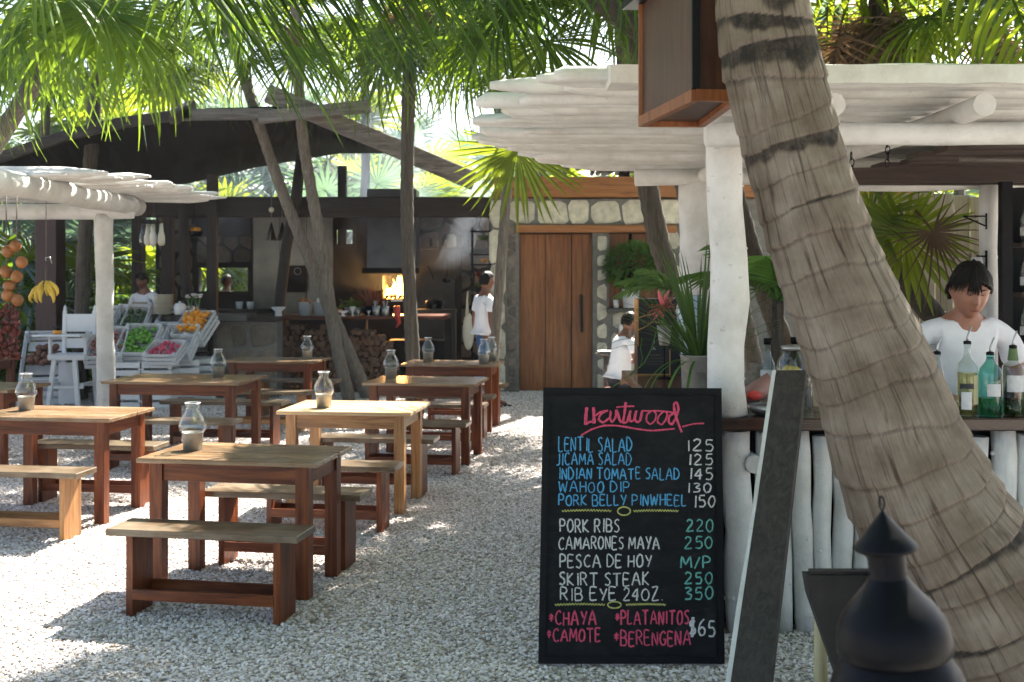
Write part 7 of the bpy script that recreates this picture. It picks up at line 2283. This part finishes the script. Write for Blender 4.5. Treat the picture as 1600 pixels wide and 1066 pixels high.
    for (a0, a1, n, off) in ((P(210, -120, 5.9), P(640, -150, 6.4), 34, 0), (P(330, -60, 6.6), P(880, -130, 7.3), 26, 1)):
        q = MB(); q.tube([a0, a0.lerp(a1, .33) + Vector((0, 0, .12)), a0.lerp(a1, .66) + Vector((0, 0, .1)), a1], [.02, .016, .012, .006], 6)
        for k in range(n):
            f = (k + .3) / n
            c = a0.lerp(a1, f) + Vector((0, 0, .4 * f * (1 - f)))
            for s in (0, 1):
                d = Vector((.62 + rr.uniform(-.08, .08), (-.25, .3)[s] + rr.uniform(-.1, .1), -.62 + rr.uniform(-.1, .1)))
                blade(q, c, d, rr.uniform(1.05, 1.5) * (1 - .35 * f), rr.uniform(.026, .038), rr.uniform(.35, .7), 9, .5)
        o = q.build("frond", L_fan2, t, fix=False)
        o.data.polygons.foreach_set('use_smooth', [False] * len(o.data.polygons))
    # fan leaf and dry leaf behind the barman
    t = thing("fan_palm", "low fan palm leaf lit yellow green behind the barman's head", "palm tree", (2.35, 8.9, 0))
    trunk_part(t, [P(1400, 420, 8.9), (2.5, 8.9, .8), (2.35, 8.9, 0)], [.03, .05, .07], M_trunkd, seed=10)
    flat = fan_mesh("frond", L_fan, .62, .25, 30, 165, .35, .55, 1, 21)
    flatd = fan_mesh("frond", L_dry, .7, .2, 24, 120, .5, .22, .7, 22)
    for me, c, az, el, rl, s in ((flat, P(1406, 318, 8.6), math.pi, -62, .0, 1.0), (flatd, P(1430, 330, 8.45), 2.3, -45, .5, 1.0), (flat, P(1372, 300, 8.8), 3.9, -50, 0, .9)):
        frond(t, me, c, az, R(el), rl, s)
    # broad arching leaves right of the white post
    t = thing("feather_palm", "green arching palm leaves behind the counter right of the white post", "palm", (X(1215, 7.6), 7.6, 0))
    c0 = P(1215, 470, 7.6)
    trunk_part(t, [c0, (c0.x, 7.6, .6), (c0.x, 7.6, 0)], [.04, .05, .06], M_trunkd, seed=11)
    sm = feather_mesh("frond", L_herb, .8, 18, .34, .03, 1.6, 1.0, 7)
    sm2 = feather_mesh("frond", L_blade, .8, 18, .34, .022, 1.2, .9, 8)
    for k in range(9): frond(t, sm if k % 2 else sm2, c0, k * TAU / 9, R(30 + 12 * (k % 3)), 0, .9)
    # arching leaves beside the potted bush
    t = thing("feather_palm", "small green palm between the window bush and the white posts", "palm", (X(1040, 9.6), 9.6, 0))
    c0 = P(1045, 455, 9.6); trunk_part(t, [c0, (c0.x, 9.6, 0)], [.03, .04], M_trunkd, seed=12)
    for k in range(9): frond(t, sm2, c0, k * TAU / 9 + .3, R(15 + 14 * (k % 3)), 0, .62)

    # shrubs and palms behind the left side and beyond the kitchen
    rng = random.Random(77)
    k = 0
    kinds = ["bluish green", "yellow green", "pale green", "deep green"]
    where = ["behind the left pergola", "seen between the kitchen roof and beam", "beyond the kitchen roof", "behind the hut roof"]
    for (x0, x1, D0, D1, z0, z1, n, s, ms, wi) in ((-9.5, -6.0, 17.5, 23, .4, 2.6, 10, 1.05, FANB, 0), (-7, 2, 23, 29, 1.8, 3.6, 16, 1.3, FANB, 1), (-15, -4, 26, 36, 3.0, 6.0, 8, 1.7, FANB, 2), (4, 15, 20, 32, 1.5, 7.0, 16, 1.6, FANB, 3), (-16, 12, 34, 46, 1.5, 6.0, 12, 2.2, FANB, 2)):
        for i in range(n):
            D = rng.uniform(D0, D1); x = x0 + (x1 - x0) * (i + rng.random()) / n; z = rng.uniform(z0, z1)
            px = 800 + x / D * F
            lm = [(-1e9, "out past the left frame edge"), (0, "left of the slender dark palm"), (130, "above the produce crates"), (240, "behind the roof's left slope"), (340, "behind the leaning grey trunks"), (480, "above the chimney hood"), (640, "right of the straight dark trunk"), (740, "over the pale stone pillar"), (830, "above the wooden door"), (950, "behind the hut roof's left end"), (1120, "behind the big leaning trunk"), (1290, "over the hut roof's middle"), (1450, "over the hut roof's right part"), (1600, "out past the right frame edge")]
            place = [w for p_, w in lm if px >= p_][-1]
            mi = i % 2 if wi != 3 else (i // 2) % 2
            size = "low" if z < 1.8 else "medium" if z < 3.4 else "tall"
            lb = "%s %s fan palm %s" % (size, ("haze blue", "yellow green")[mi], place)
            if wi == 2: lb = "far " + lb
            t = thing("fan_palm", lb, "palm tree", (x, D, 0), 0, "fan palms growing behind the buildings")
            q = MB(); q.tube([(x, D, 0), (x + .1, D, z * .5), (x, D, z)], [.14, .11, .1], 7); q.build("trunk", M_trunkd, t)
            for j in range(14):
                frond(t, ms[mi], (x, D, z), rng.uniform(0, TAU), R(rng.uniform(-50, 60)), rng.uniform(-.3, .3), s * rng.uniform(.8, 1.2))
    # wild growth that reads as one mass behind everything
    q = MB()
    for i in range(9000):
        y = rng.uniform(40, 60); x = rng.uniform(-40, 34); z = rng.random() ** 1.4 * (5 + 4 * mnoise.noise((x * .12, y * .1, 2)))
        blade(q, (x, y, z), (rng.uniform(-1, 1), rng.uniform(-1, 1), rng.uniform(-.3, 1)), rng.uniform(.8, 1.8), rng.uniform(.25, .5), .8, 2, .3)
    o = q.build("undergrowth", L_haze, None, fix=False); tag(o, "far jungle undergrowth in haze blue filling the background behind the palms", "undergrowth", kind='stuff')
    q = MB()
    for i in range(3500):
        y = rng.uniform(16.5, 21); x = rng.uniform(-10.5, -5.9 - (y - 16.5) * .15); z = rng.random() ** 1.3 * 1.7
        blade(q, (x, y, z), (rng.uniform(-1, 1), rng.uniform(-1, 1), rng.uniform(-.3, 1)), rng.uniform(.2, .5), rng.uniform(.05, .12), .8, 2, .3)
    o = q.build("shrubbery", L_fan2, None, fix=False); tag(o, "dark low shrubs growing behind the produce crates and gourds", "shrubbery", kind='stuff')
palms()
# ------------------------------------------------------------------ openings in the canopy: leaves that would stand in the sun's way over
# the bright patch of gravel and the two sunny tables are not there in the photograph, so they are taken off their trees
def thin_canopy():
    gv = bpy.data.objects['gravel'].modifiers[0]; gv.show_viewport = False
    bpy.context.view_layer.update()
    dg = bpy.context.evaluated_depsgraph_get()
    pts = []
    poly = [(-60, 905), (0, 880), (150, 852), (330, 838), (430, 862), (300, 905), (190, 950), (100, 1010), (0, 1062), (-60, 1090)]
    def inside(x, y):
        c = False
        for i in range(len(poly)):
            (x1, y1), (x2, y2) = poly[i], poly[i - 1]
            if (y1 > y) != (y2 > y) and x < (x2 - x1) * (y - y1) / (y2 - y1) + x1: c = not c
        return c
    for px in range(-60, 440, 22):
        for py in range(840, 1090, 14):
            if inside(px, py): pts.append(G(px, py))
    for px in range(60, 235, 22):
        for py in range(639, 652, 4): pts.append(G(px, py, .745))
    for px in range(435, 600, 20):
        for py in range(630, 646, 5): pts.append(G(px, py, .745))
    for px in range(560, 670, 25):
        pts.append(G(px, 634, .745))
    for z in (.1, .3, .5, .65):
        pts.append(Vector((-1.55, 8.45, z))); pts.append(Vector((-2.75, 7.65, z * .7)))
    for px in range(500, 600, 20): pts.append(G(px, 683, .455))
    for px in range(230, 300, 15): pts.append(G(px, 705, .745))
    gone, other = set(), {}
    for p in pts:
        o = p + _sd * (.09 if p.z < .1 else .03)
        for _ in range(120):
            hit, loc, n, i, ob, m = SC.ray_cast(dg, o, _sd)
            if not hit: break
            if ob.name.startswith('frond') and not ob.parent['label'].startswith('thin brown'): gone.add(ob.name)
            elif loc.z > 2: other[ob.name] = other.get(ob.name, 0) + 1
            o = loc + _sd * (.02 if loc.z < 2 else .25)
    for n in gone:
        o = bpy.data.objects.get(n)
        if o: bpy.data.objects.remove(o)
    gv.show_viewport = True
    print("opened", len(gone), len(pts), other)
thin_canopy()
# ------------------------------------------------------------------ thin smoky air over the whole yard
def haze():
    b = MB(); b.box((-2, 30, 8.5), (150, 110, 19))
    m, t = nt("smoky_air")
    v = nd(t, 'ShaderNodeVolumePrincipled')
    v.inputs['Color'].default_value = (.9, .95, 1, 1)
    v.inputs['Density'].default_value = .0006
    v.inputs['Anisotropy'].default_value = .35
    o = nd(t, 'ShaderNodeOutputMaterial'); t.links.new(v.outputs[0], o.inputs['Volume'])
    tag(b.build("haze", m), "thin pale smoke and humid air over the yard", "haze", kind='stuff')
haze()
def smoke():
    m, t = nt("wood_smoke")
    v = nd(t, 'ShaderNodeVolumePrincipled'); v.inputs['Color'].default_value = (.72, .85, 1, 1); v.inputs['Anisotropy'].default_value = .4
    c = coords(t, (1, 1, .7), rnd=False)
    n = noise(t, c, .9, 3, .6, .8)
    r = nd(t, 'ShaderNodeMapRange'); r.inputs['From Min'].default_value = .45; r.inputs['From Max'].default_value = .75; r.inputs['To Max'].default_value = .22
    t.links.new(n, r.inputs['Value']); t.links.new(r.outputs[0], v.inputs['Density'])
    o = nd(t, 'ShaderNodeOutputMaterial'); t.links.new(v.outputs[0], o.inputs['Volume'])
    b = MB(); b.ball((-2.6, 19.6, 3.3), 1, 24, 14, sc=(3.6, 2.9, 1.9))
    tag(b.build("smoke", m), "bluish wood smoke drifting above the kitchen fire", "smoke", kind='stuff')
smoke()
